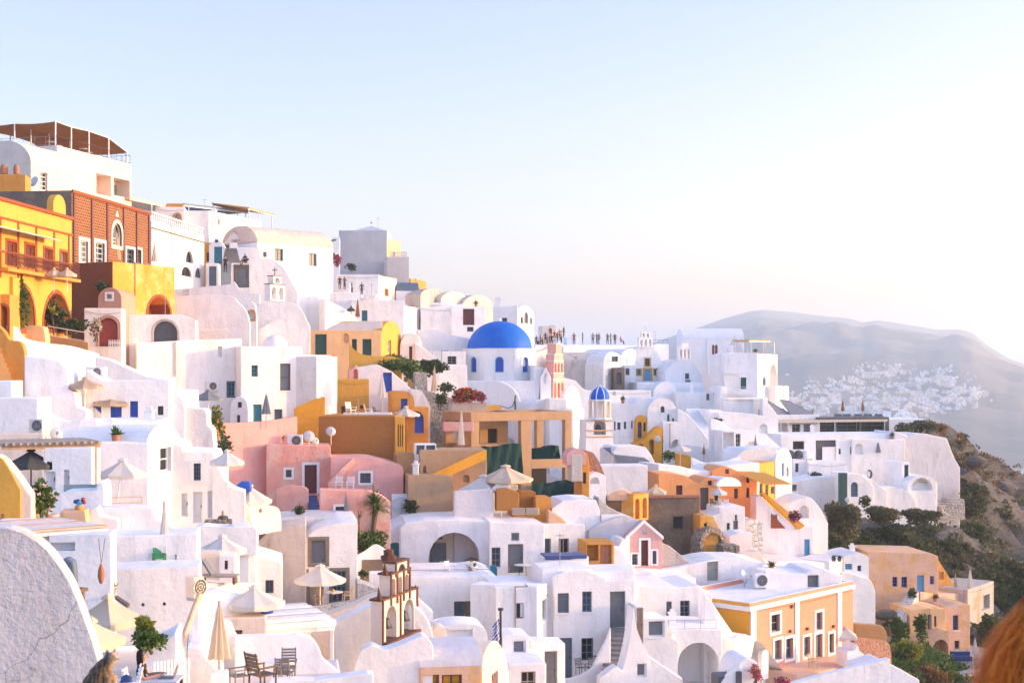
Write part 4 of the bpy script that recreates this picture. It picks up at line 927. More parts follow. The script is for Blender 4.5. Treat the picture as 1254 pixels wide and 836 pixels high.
B('tan_block','broad tan terrace wall crossed by a bright diagonal parapet','wall','sand',514,107.93,596,109.14,551,620,4,f=[('N',518,570,522,584,None,{'dp': .3}),('N',567,581,575,590,None,{'dp': .25})])
g = G(); fr = frame(526,106.5,596,107.6); a = [fr.uv(*p) for p in ((526,582),(592,551),(596,551),(596,562),(545,585))]; slab(g,fr,a,0,.25); tag(link('stair_parapet',g,'amber',None,fr.pt(0,a[0][1])),'bright ochre diagonal stair parapet across the tan terrace wall','stair parapet')
B('tan_vault','brownish tan block with a yellow lit right edge and a rounded top','house','sand',500,105.09,555,106.86,None,660,5,top=[(500,583),(530,582),(545,582),(555,583)])
B('pantry_block','terrace kitchen counter with pale blue cabinet doors','counter','bluewhite',508,108.43,534,109,543,556,1,f=[('d',510,545,520,556,'bluegrey'),('d',522,545,533,556,'bluegrey')])
closedparasol('folded cream curtain like parasol beside the concrete frame',565,502,545,552,9,116.1,'canvas')
B('brick_ledge','long brick coloured ledge wall behind the folded cream parasol','wall','rosy',543,119.6,580,120.7,517,525,1,ext=.2)
# ================================================================== pink houses
b = wall('curved pink boundary wall beside the flowering creeper','pink',268,105.8,364,109.2,[(268,518),(300,517),(330,515),(362,510),(364,511)],620,.5)
b = B('pink_house','pink house with a tall maroon door and one small square window','house','pinkworn',326,106.9,405,109.2,None,640,5,top=[(326,545),(330,544),(404,546),(405,546)],f=[('d',373,569,388,604,'maroon',{'t': 'whitepaint','tw': .2}),('w',350,575,357,584,'darkgrey',{'t': 'whitepaint','tw': .18,'sill': False})])
b = B('pink_house','rounded pink house wing with a barred square window','house','pink',405,106.58,494,108.37,None,640,5,top=[(405,560),(425,560),(450,560),(470,564),(490,569),(494,575)],sm=True,f=[('w',441,579,454,591,'darkgrey',{'t': 'whitepaint','tw': .16,'m': (2,2),'sill': False})])
b = B('pink_house','low pink garden wall house with one small white framed window','house','pinkworn',392,92.66,478,94.29,None,660,1.6,top=[(392,599),(420,600),(450,601),(465,605),(478,614)],sm=True,f=[('w',411,620,421,630,'darkgrey',{'t': 'whitepaint','tw': .16,'sill': False})])
g = G(); fr = frame(402,106.1,432,106.7); q = [fr.uv(*p) for p in ((402,600),(402,592),(418,574),(432,561),(436,566),(424,578),(412,596))]; slab(g,fr,q,0,.5); tag(link('stair_arch',g,'pinkworn',None,fr.pt(0,q[0][1])),'sloping pink stair ramp between the two pink houses','stairs')
B('white_house','lavender shaded low wall before the pink house door','wall','rosy',338,103.5,378,104.6,None,640,.6,top=[(338,598),(350,594),(372,596),(378,600)],sm=True)
stairs('dark blue steps leading up to the maroon door',388,632,381,606,101.2,105.8,13,'navy',9)
acunit('air conditioner on the pink house roof',352,532,370,546,108.1)
dish('large dish on the pink house roof next to the air conditioner',378,534,7,108.7,.3,foot=546)
dish('small dish half behind the large one on the pink roof',386,540,5,109.2,.6,foot=546)
for k,(px_,lb) in enumerate(((415,'left white lounge chair at the pink house wing'),(429,'right white lounge chair at the pink house wing'))): chair(lb,px_,602,105.3,0,'whitepaint',1.15)
closedparasol('folded grey parasol in front of the small pink house window',424,606,628,634,8,91.95,'canvasgrey')
palm('green yucca cluster in front of the pink garden wall',455,655,93,55,'leaf',26,4,'yucca','yucca',.07)
palm('thin reddish agave left of the yucca cluster',440,650,92.5,28,'leafolive',16,1,'agave','agave',.06)
bush('dense green hedge below the yucca cluster',455,662,92,21,15,'leaf',2400,.2,'hedge','hedge',clumps=40,drop=1.6)
bush('small round shrub on the terrace at the foot of the maroon door steps',367,626,90.2,7,6,'leafdark',200,.18)
# ================================================================== blue dome church
cy = 168; cc = P(612,427,cy); R = 39.5*cy/F; zd = cc.z
ch = empty('church',P(612,520,cy),'white church with a great royal blue dome on an eight sided drum','church'); co_ = Vector(ch.location); BASES.append((Vector(co_),8))
g = G(); g.lathe((cc.x,cy,zd),[(R*1.0,-.1)]+[(R*math.cos(t),R*.86*math.sin(t)) for t in [math.pi/2*i/14 for i in range(15)]],48); dm = link('dome',g,'bluedome',ch,co_,smooth=60)
g = G(); g.lathe((cc.x,cy,zd),[(.16,R*.85),(.12,R*.93),(0,R*.98)],10); cross(g,(cc.x,cy,zd+R*.95),.9,.08); link('cross',g,'whitepaint',ch,co_)
RD = 44*cy/F/math.cos(math.pi/8); zb = P(612,465,cy).z
g = G(); pts = [(cc.x+RD*math.cos(math.pi/8+k*math.pi/4),cy+RD*math.sin(math.pi/8+k*math.pi/4)) for k in range(8)]; tops = []
for k in range(8):
    a,b_ = pts[k],pts[(k+1) % 8]; A = Vector((a[0],a[1],0)); Bv = Vector((b_[0],b_[1],0)); Uv = (Bv-A); Wd = Uv.length; Uv /= Wd; fr = Fr(A,Uv,Vector((-Uv.y,Uv.x,0)),Wd)
    c = Wd/2; hp = holepoly(c-.5,zb+.9,c+.5,zd-.95,True)
    facewith(g,fr,[(0,zb-1.5),(Wd,zb-1.5),(Wd,zd-.06),(0,zd-.06)],[(hp,.35)])
    if k in (4,5,6,7,3):
        g2 = G(); ring(g2,fr,hp,shrink(hp,.09),.1,.3); wn = link('window',g2,'skyblue',ch,co_); g2 = G(); slab(g2,fr,shrink(hp,.09),.22,.27); link('pane',g2,'blue',wn,co_)
        g2 = G(); ring(g2,fr,shrink(hp,-.2),hp,-.06,-.002); link('surround',g2,'whitepaint',ch,co_)
g.face([(p[0],p[1],zd-.06) for p in pts]); link('drum',g,'white',ch,co_)
g = G(); g.lathe((cc.x,cy,zd-.16),[(RD*1.0,0),(RD*1.02,.05),(RD*1.02,.16),(RD*.85,.2)],8,math.pi/8); link('cornice',g,'whitepaint',ch,co_)
def churchblock(name,mat,x0,Y0,x1,Y1,yt,yb,D,top=None,f=()):
    fr = frame(x0,Y0,x1,Y1); tp = [fr.uv(*p) for p in top] if top else [(0,fr.uv(x0,yt)[1]),(fr.W,fr.uv(x0,yt)[1])]; z0 = fr.uv(x0,yb)[1]-3; g = G()
    hs = [h for h in (fit(ch,co_,fr,s) for s in f) if h]; out = [(0,z0),(fr.W,z0)]+tp[::-1]; facewith(g,fr,out,hs); slabg = out
    for i in range(len(out)): a,b_ = out[i],out[(i+1) % len(out)]; g.face([fr.pt(*a),fr.pt(*b_),fr.pt(*b_,D),fr.pt(*a,D)])
    for t in tessellate_polygon([[Vector((u,z,0)) for u,z in out]]): g.face([fr.pt(*out[i],D) for i in t])
    link(name,g,mat,ch,co_,bev=.1); return fr
churchblock('nave','white',567,161.9,657,161.9,466,530,11)
churchblock('front_gable','white',573,160.6,639,160.6,None,520,3,arctop(573,639,500,466))
churchblock('side_hall','white',655,161.7,688,167.2,470,560,8,None)
churchblock('apse_vault','white',645,157.3,692,159.5,None,560,5,arctop(645,692,507,489))
churchblock('buttress','white',700,158.4,715,160.6,500,570,5)
churchblock('side_vault','white',690,162.8,712,170.5,None,560,6,arctop(690,712,500,472))
g = G(); g.path([P(614,497,158.4),P(622,500,158.4),P(628,497,158.4),P(631,488,158.4)],.05); g.tube(P(631,507,158.4),P(631,484,158.4),.1); link('cable',g,'darkmetal',ch,co_)
B('yellow_block','small yellow chimney block beside the church front','building','yellow',596,151.8,614,152.9,496,520,2)
b = belfry('slender pink bell tower with white trim right of the blue dome',677.5,161.64,691,164.53,[(681,687.5,421,434,0),(679,689.5,434,442,0),(678.5,690,442,457,3),(678,690.5,457,465,0),(677.5,691,465,488,3)],'pinkworn','whitepaint',D=1.1,bells=False,name='bell_tower')
B('tower_base','white pedestal with a sunlit right face beneath the pink bell tower','building','white',673,155.8,694,158.4,488,560,3)
cy = 145; c0 = P(734.5,489,cy); r = 12.5*cy/F
bt = empty('bell_tower',P(734,570,cy),'cream bell tower with a small ribbed blue dome on a flared white base','bell tower'); bo = Vector(bt.location); BASES.append((Vector(bo),4))
g = G(); g.lathe(c0,[(r,0),(r*1.02,.25*r),(r*.93,.6*r),(r*.7,.95*r),(r*.35,1.2*r),(0,1.36*r)],32); link('dome',g,'bluedome',bt,bo,smooth=60)
for k in range(8):
    t = math.pi/8+k*math.pi/4; g = G(); g.path([c0+Vector((q*r*1.01*math.cos(t),q*r*1.01*math.sin(t),z*r)) for q,z in ((1,0),(1.02,.25),(.93,.6),(.7,.95),(.35,1.2),(.05,1.36))],.05,5); link('rib',g,'whitepaint',bt,bo)
g = G(); cross(g,c0+Vector((0,0,1.34*r)),.7,.06); link('cross',g,'whitepaint',bt,bo)
r2 = 14*cy/F; h = P(0,489,cy).z-P(0,511,cy).z
for k in range(8):
    t = math.pi/8+k*math.pi/4; p = c0+Vector((r2*.9*math.cos(t),r2*.9*math.sin(t),-h)); g = G(); g.tube(p,p+Vector((0,0,h-.15)),.16,n=8); link('column',g,'cream',bt,bo)
g = G(); g.lathe(c0,[(r2*1.05,-.18),(r2*1.08,0),(r2*.9,.03)],8,math.pi/8); g.lathe(c0,[(r2*.55,-h),(r2*.55,-.19)],8,math.pi/8); g.lathe(c0-Vector((0,0,h)),[(r2*1.12,-.2),(r2*1.12,0),(0,.01)],8,math.pi/8); link('lantern',g,'white',bt,bo)
fr = frame(718,cy-1.1,750,cy-.4); z1 = c0.z-h-.2; z0_ = fr.uv(734,534)[1]; u0,u1 = fr.uv(727,500)[0],fr.uv(742,500)[0]
hp = holepoly(u0,z0_+.15,u1,fr.uv(734,513.5)[1],True); g = G(); facewith(g,fr,[(0,z0_),(fr.W,z0_),(fr.W,z1),(0,z1)],[(hp,1.4)]); D_ = 2.3
for q in ([(0,z0_),(0,z1)],[(fr.W,z0_),(fr.W,z1)]): g.face([fr.pt(*q[0]),fr.pt(*q[1]),fr.pt(*q[1],D_),fr.pt(*q[0],D_)])
g.face([fr.pt(0,z1,0),fr.pt(fr.W,z1,0),fr.pt(fr.W,z1,D_),fr.pt(0,z1,D_)]); link('bell_stage',g,'white',bt,bo)
for z in (z1-.05,(z0_+z1)/2-.2,z0_): g = G(); g.box(fr.pt(-.08,z-.1,-.1),fr.U*(fr.W+.16),fr.N*.097,(0,0,.12)); link('cornice',g,'palepeach',bt,bo)
g = G(); bell(g,fr.pt((u0+u1)/2,z0_+.6,.5),.4); link('bell',g,'darkmetal',bt,bo)
g = G(); zz = fr.uv(734,590)[1]-2; A = [fr.pt(0,z0_,0),fr.pt(fr.W,z0_,0),fr.pt(fr.W,z0_,D_),fr.pt(0,z0_,D_)]; Bq = [fr.pt(-.7,zz,-.8),fr.pt(fr.W+.7,zz,-.8),fr.pt(fr.W+.7,zz,D_),fr.pt(-.7,zz,D_)]
for i in range(4): g.face([A[i],A[(i+1) % 4],Bq[(i+1) % 4],Bq[i]])
g.face(A); g.face(Bq); link('base',g,'white',bt,bo)
# ================================================================== concrete frame building
cf = empty('concrete_frame',P(640,610,122.1),'unfinished building of tan concrete columns and beams draped with green netting','building'); fo = Vector(cf.location); BASES.append((Vector(fo),8))
fr = frame(577,122.1,700,126.4); Wf = fr.W
def U_(px): return fr.uv(px,500)[0]
zT,zM,zm2,zB = fr.uv(577,505)[1],fr.uv(577,516)[1],fr.uv(640,563)[1],fr.uv(640,640)[1]-3
for a,b_ in ((577,587),(638,651),(692,700)):
    for v in (0,5.5): g = G(); g.box(fr.pt(U_(a),zB,v),fr.U*(U_(b_)-U_(a)),fr.N*.6,(0,0,zM-zB)); link('column',g,'sand',cf,fo,bev=.03)
for v in (-.02,5.5): g = G(); g.box(fr.pt(-.02,zM+.003,v),fr.U*(Wf+.04),fr.N*.64,(0,0,zT-zM)); link('beam',g,'sand',cf,fo,bev=.03)
for u in (0,U_(640),Wf-.6): g = G(); g.box(fr.pt(u,zM+.003,.63),fr.U*.55,fr.N*4.86,(0,0,zT-zM-.01)); link('beam',g,'sand',cf,fo)
z_ = fr.uv(640,574)[1]; g = G(); g.box(fr.pt(U_(651)+.003,z_,.0),fr.U*(U_(692)-U_(651)-.006),fr.N*.6,(0,0,zm2-z_)); link('beam',g,'sand',cf,fo)
g = G(); g.box(fr.pt(.3,fr.uv(600,548)[1],.8),fr.U*(U_(638)-.5),fr.N*4.5,(0,0,.25)); link('slab',g,'sand',cf,fo)
g = G(); hs = [(holepoly(*(fr.uv(590,550)[0],fr.uv(590,550)[1]),*(fr.uv(603,526)),False),.6),(holepoly(fr.uv(613,550)[0],fr.uv(613,550)[1],*fr.uv(625,526),False),.6)]
f2 = Fr(fr.pt(0,0,2.6),fr.U,fr.N,Wf); facewith(g,f2,[(.5,zB),(U_(638),zB),(U_(638),zM),(.5,zM)],hs); link('back_wall',g,'tan',cf,fo)
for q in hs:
    g = G(); slab(g,f2,q[0],.3,.34); link('shade_panel',g,'dark',cf,fo)  # near black panels paint the shade inside the openings
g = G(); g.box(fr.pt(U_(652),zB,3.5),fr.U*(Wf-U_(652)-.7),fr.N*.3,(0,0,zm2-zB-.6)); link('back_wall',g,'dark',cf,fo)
def net(xa,xb,yt,yb,v):
    g = G(); n = 14; a,b_ = U_(xa),U_(xb); z1,z0 = fr.uv(xa,yt)[1],fr.uv(xa,yb)[1]; rnd = random.Random(xa)
    rows = [[fr.pt(a+(b_-a)*i/n,z1+(z0-z1)*j/6-(.12*math.sin(math.pi*i/n*2) if j == 0 else 0),v+.14*math.sin(i*1.9+j*.6)+rnd.uniform(-.04,.04)) for i in range(n+1)] for j in range(7)]
    for j in range(6):
        for i in range(n): g.face([rows[j][i],rows[j][i+1],rows[j+1][i+1],rows[j+1][i]])
    link('netting',g,'net',cf,fo,smooth=60)
net(588,638,545,582,-.25); net(650,693,548,564,1.2); net(648,702,590,625,-.5); net(696,738,585,612,-1.5)
B('rosy_chapel','small ochre chapel with a red vaulted roof right of the concrete frame','chapel','ochre',712,110.65,722,112.57,None,600,3,ext=1,top=[(712,566),(716,552),(720,556),(722,570)],f=[('d',714,578,718,592,'green')])
B('vault_roof','terracotta red vault roof of the small chapel','roof','redrubble',719,112.17,740,112.67,None,590,4,top=[(719,553),(726,554),(734,566),(740,580)],sm=True)
B('white_house','low white vault block with a tiny arch below the red chapel roof','house','white',720,110.81,742,112.69,None,610,3,top=[(720,582),(730,578),(740,582),(742,590)],sm=True,f=[('N',723,584,734,592,None,{'dp': .5})])
B('rose_roof','rosy curved roof end beside the green netting','roof','rosy',694,110.17,718,110.6,None,566,2,ext=.2,top=arctop(694,718,560,549))
B('grey_house','grey roof with a red brick front left of the small chapel','building','greystain',700,110.21,713,110.64,556,585,2,ext=.3)
# ================================================================== middle right, shaded blue white slope
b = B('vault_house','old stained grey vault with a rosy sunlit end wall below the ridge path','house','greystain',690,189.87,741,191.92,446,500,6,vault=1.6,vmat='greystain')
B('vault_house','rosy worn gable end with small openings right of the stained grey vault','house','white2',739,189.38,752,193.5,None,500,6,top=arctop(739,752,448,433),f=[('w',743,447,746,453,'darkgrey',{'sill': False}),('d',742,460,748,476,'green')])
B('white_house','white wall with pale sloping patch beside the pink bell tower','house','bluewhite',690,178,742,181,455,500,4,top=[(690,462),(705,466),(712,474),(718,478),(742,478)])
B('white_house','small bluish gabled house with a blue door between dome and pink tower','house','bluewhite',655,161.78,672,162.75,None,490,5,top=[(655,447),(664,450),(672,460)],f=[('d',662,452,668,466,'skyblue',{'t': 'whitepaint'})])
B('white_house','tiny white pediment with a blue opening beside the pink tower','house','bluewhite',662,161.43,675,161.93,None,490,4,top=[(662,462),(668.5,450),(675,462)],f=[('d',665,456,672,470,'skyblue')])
wall('tan ramp wall climbing to the crowded ridge path','cream',656,190,682,200,[(656,432),(668,428),(682,421)],470,1)
B('ridge_wall','long pale ridge walkway wall with people standing on it','wall','bluewhite',655,222.4,783,230.07,422,460,8)
B('ridge_hut','small white hut with a doorway on the crowded ridge path','house','cream',664,236,681,238,399,440,4,f=[('d',672,402,676,412,'rust')])
B('ridge_hut','low bluish hut right of the doorway hut on the ridge path','house','bluewhite',694,227.35,709,228.34,413,440,3)
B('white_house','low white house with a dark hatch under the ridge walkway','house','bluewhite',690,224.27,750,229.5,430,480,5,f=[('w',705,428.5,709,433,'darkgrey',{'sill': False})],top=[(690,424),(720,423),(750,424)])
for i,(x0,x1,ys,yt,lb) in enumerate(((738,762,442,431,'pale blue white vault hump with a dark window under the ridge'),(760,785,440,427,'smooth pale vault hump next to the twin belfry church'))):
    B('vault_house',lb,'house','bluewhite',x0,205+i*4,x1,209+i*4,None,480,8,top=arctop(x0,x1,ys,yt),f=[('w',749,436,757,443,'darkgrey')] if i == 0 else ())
b = B('church','white church with yellow framed blue openings below a two tier belfry','church','white',762,196.12,819,198.12,None,490,8,top=[(762,452),(770,442),(780,427),(783,424),(800,424),(806,432),(812,446),(819,452)],
  f=[('w',790,439,796,448,'darkgrey',{'t': 'yellow','tw': .14}),('d',789,452,797,466,'skyblue',{'t': 'yellow','tw': .22}),('w',780,452,785,459,'teal',{'t': 'yellow','tw': .14}),('w',801,452,806,459,'teal',{'t': 'yellow','tw': .14})])
belfry('two tier white belfry crowned with a cross on the yellow trimmed church',783,196,799,196.6,[(786,796,407,414,2),(783,799,414,425,3)],'white','white',base=False)
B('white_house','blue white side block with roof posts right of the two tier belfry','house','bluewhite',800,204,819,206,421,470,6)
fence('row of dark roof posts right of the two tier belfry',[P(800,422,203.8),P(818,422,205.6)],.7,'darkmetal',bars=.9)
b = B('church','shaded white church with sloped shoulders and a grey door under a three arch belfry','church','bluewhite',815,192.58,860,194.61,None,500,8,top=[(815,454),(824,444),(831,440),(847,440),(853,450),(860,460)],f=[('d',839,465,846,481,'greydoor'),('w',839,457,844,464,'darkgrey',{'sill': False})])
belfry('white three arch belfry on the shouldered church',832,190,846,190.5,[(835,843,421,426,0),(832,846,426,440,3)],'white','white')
b = B('vault_house','tall blue white mansion with a long vault roof and a twin orange lit window','house','bluewhite',836,206,911,203,414,500,9,vault=1.5,vmat='bluewhite',f=[('W',872,422,875,434,'taupe',{'g': 'red','m': (0,1),'sill': False}),('W',875.5,422,879,434,'taupe',{'g': 'red','m': (0,1),'sill': False})])  # panes painted red in place of the window's orange light
fr = b[1]; u,z = fr.uv(867,414); z0 = fr.uv(867,460)[1]
g = G(); g.box(fr.pt(u-.12,z0,-.2),fr.U*.3,fr.N*.197,(0,0,z-z0)); part(b,'pilaster',g,'bluewhite')
g = G(); c = P(900,431,198); s = .95
for k,(a,zz) in enumerate(((1.0,0),(.78,.5),(.5,1.0),(.3,1.4))): g.cbox(c+Vector((0,0,zz)),2*a,2*a,.52)
g.tube(c+Vector((0,0,1.9)),c+Vector((0,0,2.2)),.12); tag(link('chimney',g,'rooflav',None,c),'stepped pyramid chimney on the tall blue white mansion','chimney')
b = B('mansion','square white mansion block with a dark balcony door beside the sunlit arched wing','house','white',887,189.93,928,185.98,432,520,9,f=[('d',907,462,914,476,'green'),('n',887.6,457,906,476,None,{'dp': .3})],r=[])
b = B('mansion_wing','warm sunlit white mansion end with a tall open arch','house','white',928,189.84,952,199.14,433,520,7,f=[('N',942,446,951,474,None,{'dp': 2.5,'t': 'cream'}),('W',934,461,938,472,'greydoor',{'sill': False})])
g = G(); fr = frame(895,186.5,928,186); g.box(fr.pt(0,fr.uv(895,482)[1],0),fr.U*fr.W,fr.N*2.5,(0,0,.2)); o = tag(link('balcony',g,'white',None,fr.pt(0,fr.uv(895,482)[1])),'white balcony slab with rail on the square mansion','balcony')
railing(o,o.location,[fr.pt(0,fr.uv(895,481)[1],0),fr.pt(fr.W,fr.uv(895,481)[1],0)],.8,'whitepaint',.5)
b = slabroof('pergola','yellow roof canopy on thin posts atop the square mansion','pergola',918,190,944,193,417,.12,3,'reed',[921,936],433)
g = G();
for px_ in (936.5,948): g.tube(P(px_,434,192),P(px_,420,192),.05)
g.tube(P(936.5,433,192),P(951,433,192),.04); tag(link('roof_rail',g,'metal',None,P(940,434,192)),'thin metal roof rail beside the yellow roof canopy','railing')
B('white_house','sunlit stepped white wing descending right of the tall arch','house','white',950,193,966,197,472,520,5,top=[(950,472),(957,472),(966,473)])
def H(label,x0,x1,yt,yb,Y,mat='bluewhite',dY=1.5,D=5,f=(),top=None,sm=False,name='white_house',**k): return B(name,label,'house',mat,x0,Y,x1,Y+dY,yt,yb,D,top=top,sm=sm,f=f,**k)
H('wide low white terrace wall below the yellow trimmed church',742,797,478,510,182,f=[('N',750,479,754,484,None,{'dp': .3})])
H('pale terrace wall joining the two belfry churches',780,862,468,500,190.32)
H('dark stone ruin with a doorway left of the yellow trimmed church',752,765,450,490,190.81,'browngrey',f=[('d',755,456,761,470,'darkgrey')])
H('tiny bluish house with a dark door and flat canopy near the stone ruin',764,778,447,475,193.9,f=[('d',766,451,771,459,'darkgrey')])
H('round white church dome roof at the middle of the blue slope',800,829,None,500,188.88,top=arctop(800,829,484,467),name='vault_house')
H('plain shaded house block right of the round white roof',829,882,480,520,187.75,f=[('w',865,482,869,490,'greydoor',{'sill': False}),('w',874,481,879,496,'sage',{'sill': False})])
H('white vault house with three small openings on the blue slope',793,832,None,560,154.38,'white',top=[(793,506),(796,495),(804,488),(812,487),(822,491),(828,500),(832,512)],sm=True,f=[('W',809,497,814,505,'greydoor',{'sill': False}),('W',817,507,820,520,'greydoor',{'sill': False}),('d',823,512,826,522,'teal')],name='vault_house')
H('blue shaded barrel shape between the terrace wall and the three window vault',775,796,None,540,154.58,top=arctop(775,796,500,487),name='vault_house')
H('white row house with three small blue windows beside the blue dome belfry',749,779,494,560,154.2,'white',f=[('w',756,517,760,526,'bluegrey',{'sill': False}),('w',764,516,767,525,'bluegrey',{'sill': False}),('w',773,515,776,525,'bluegrey',{'sill': False}),('d',752,516,754,527,'navy')])
H('small white step block with a blue rail below the three blue windows',752,774,532,560,154.22,'white',f=[('d',764,535,768,546,'bluegrey')])
b = H('yellow arched shrine house with blue door on the blue slope',778,793,None,550,154.21,'amber',top=arctop(778,793,518,508),f=[('D',781,516,786,536,'navy'),('W',788,517,791,528,'navy',{'sill': False})],D=3)
b = wall('curved yellow stair house with an arched opening below the shrine','amber',776,153,811,156.02,[(776,543),(785,540),(795,532),(803,524),(810,523),(811,532)],575,3,f=[('N',795,538,801,556,None,{'dp': 1.2}),('n',783,543,787,548,None,{'dp': .3})])
dish('pale dish on the curved yellow stair house',805,537,4,152,.3,foot=545)
H('bright white flat house with a blue shaded arch',812,849,516,560,153.76,'white',f=[('N',822,538,836,552,None,{'dp': 1.5})],par=.3)
wall('tall blue white stair wall descending to the right in the middle of the slope','bluewhite',830,154.05,880,155.05,[(830,500),(845,510),(860,528),(872,544),(880,552)],570,1.2)
stairs('long pale blue stairs climbing left beside the tall stair wall',878,548,848,500,168,178,18,'bluewhite',18)
H('narrow white tower wall beside the long blue stairs',868,884,502,560,173.27,'white')
H('tall white house with steps left of the balcony mansion',882,890,473,520,186.41,'white')
H('white house with a garage like grey panel under the balcony',886,940,487,530,184.6,'white',f=[('n',899,489,923,507,None,{'dp': .3}),('w',898,498,903,506,'white',{'sill': False,'g': 'glasscurtain'}),('w',929,501,932,508,'greydoor',{'sill': False})],par=0)
wall('white sloping shoulder wall right of the grey panel house','white',934,183.92,968,184.73,[(934,488),(942,495),(950,505),(960,520),(968,535)],550,1.5)
H('long white terrace wall with an arched niche on its right',880,953,508,560,172.73,'white',f=[('N',930,519,940,530,None,{'dp': .5})],top=[(880,505),(900,505),(925,507),(953,514)])
H('white terrace with a grey shed niche and an arched cellar',884,956,527,570,149.43,'white',top=[(884,527),(920,527),(938,532),(956,548)],f=[('n',885.5,529,899,550,None,{'dp': 1.0}),('N',912,540,931,552,None,{'dp': .8}),('w',901,531,907,548,'sage',{'sill': False})])
closedparasol('slim folded grey parasol by the arched cellar',925,533,547,551,4,147.11,'canvasgrey')
wall('white parapet stairs with dark potted plants in the middle of the slope','white',870,152.11,905,154.81,[(870,512),(882,515),(894,524),(905,530)],550,.8)
bush('dark potted plants on the white parapet stairs',877,516,153.07,6,3,'leafdark',120,.35)
H('white dome hut and small blue yard wall below the stairs',840,895,548,580,151.06,'white',top=[(840,545),(856,546),(875,552),(895,556)])
parasol('white open parasol over the yellow terrace on the blue slope',833,544,550,28,568,146,'canvas',8)
closedparasol('slim folded tan parasol on the blue slope terrace',862,545,556,564,4,150,'canvasbrown')
wall('curved yellow terrace parapet under the white open parasol','amber',828,147,850,149,[(828,555),(836,556),(845,558),(850,566)],580,.6)
bush('green plants around the yellow terrace parapet',818,558,148,9,6,'leaf',220,.3)
wall('white curved patio wall right of the yellow parapet','white',848,137.59,906,139.48,[(848,560),(862,566),(880,567),(900,560),(906,556)],590,.6)
b = H('white vault house with a sunlit right gable and blue windows above the yellow awning',900,951,None,600,143.22,'white',top=[(900,566),(905,556),(914,550),(930,548),(951,547)],sm=True,name='vault_house')
b = B('vault_house','rounded white gable with two blue windows above the yellow awning','house','white',950,143.48,970,147.45,None,600,7,top=arctop(950,970,566,548),f=[('d',957,567,961,583,'skyblue'),('d',963,572,966,583,'bluegrey')])
B('white_house','white house with a slanting grey awning roof left of the orange house','house','white',750,136,806,139,None,610,6,top=[(750,552),(756,547),(790,547),(797,556),(806,575)],sm=False)
g = G(); fr = frame(757,134.5,793,136); a,c,d,e = fr.pt(.2,fr.uv(757,550)[1],3),fr.pt(fr.W*.9,fr.uv(790,550)[1],3),fr.pt(fr.W,fr.uv(793,565)[1],-.3),fr.pt(.5,fr.uv(765,566)[1],-.3)
for k in range(12):
    for t in range(1): g.tube(a.lerp(c,k/11),e.lerp(d,k/11),.06,n=4)
g.face([a,c,d,e]); g.face([q-Vector((0,0,.06)) for q in (a,c,d,e)]); tag(link('awning',g,'canvasgrey',None,e),'ribbed grey awning roof sloping down toward the white wall','awning')
b = B('white_house','bright blank white wall with a sunlit right corner behind the red coping','house','white',735,121,793,122,570,640,3)
wall('curved low white arch wall in front of the bright blank wall','cream',745,111.19,778,111.67,[(745,605),(752,600),(762,598),(772,602),(778,608)],611,.5,ext=.1)
B('white_house','long white roof terrace above the orange houses','house','white',806,131.21,930,135.03,568,600,5,top=[(806,568),(830,570),(850,575),(870,577),(890,570),(930,566)],sm=True)
b = B('orange_house','orange house with an arched parapet and one dark door, left of its taller neighbour','house','orange',807,125.54,857,127.51,None,650,5,top=[(807,580),(820,580),(838,582),(848,588),(857,592)],sm=True,f=[('d',828,594,836,610,'maroon')])
b = B('orange_house','orange house wing with a tall dark glass door and a white barrel canopy','house','orange',856,126.16,884,127.16,None,650,5,top=[(856,592),(864,586),(872,585),(884,588)],sm=True,f=[('d',857.5,597,868,624,'darkgrey'),('w',867,588,872,594,'maroon',{'sill': False}),('w',875,603,881,613,'brownwood')])
b = B('orange_house','tall orange house with four small maroon windows','house','orange',872,132.75,927,134.82,None,690,5,top=[(872,576),(880,572),(890,571),(905,577),(927,578)],sm=True,f=[('w',888,574,893,580,'greydoor',{'sill': False}),('w',899,598,904,610,'maroon',{'sill': False}),('w',914,583,918,591,'maroon',{'sill': False}),('w',914,597,918,609,'maroon',{'sill': False})])
g = G(); fr = frame(878,126,908,127.5); q = arctop(878,908,595,584); pts = [fr.uv(*p) for p in q]; slab(g,fr,[(0,pts[0][1])]+pts+[(fr.W,pts[-1][1])],0,2.2); tag(link('barrel_roof',g,'white',None,fr.pt(0,pts[0][1])),'small white barrel roof attached to the tall orange house','roof')
parasol('white parasol on the orange house terrace',880,597,603,22,621,124,'canvas',8)
for k,(px_,m) in enumerate(((873,'darkgrey'),(878,'darkgrey'),(885,'whitepaint'),(889,'whitepaint'))): chair(['dark','dark','white','white'][k]+' cafe chair under the orange house parasol, '+['far left','second','third','far right'][k],px_,624,123.5,k,m)
parasol('beige parasol left of the orange house against the white wall',803,594,602,28,612,122,'canvascream',6)
chair('pale chair beside the orange house dark door',841,609,126.5,.5,'palewood')
b = B('ochre_house','small ochre house with tall windows under a yellow awning','house','yellow',927,139.09,957,145.42,568,650,5,f=[('w',930,592,934,608,'bluegrey'),('d',937,591,941,609,'bluegrey'),('w',944,596,948,604,'bluegrey')])
g = G(); fr = frame(929,129.5,962,132.5); a,c,d,e = fr.pt(0,fr.uv(929,580)[1],2.5),fr.pt(fr.W,fr.uv(960,580)[1],2.5),fr.pt(fr.W+.2,fr.uv(964,592)[1],-.5),fr.pt(.4,fr.uv(935,592)[1],-.5)
for k in range(9): g.tube(a.lerp(c,k/8),e.lerp(d,k/8),.05,n=4)
g.face([a,c,d,e]); g.face([q-Vector((0,0,.05)) for q in (a,c,d,e)]); tag(link('awning',g,'reed',None,e),'yellow awning over the ochre house windows','awning')
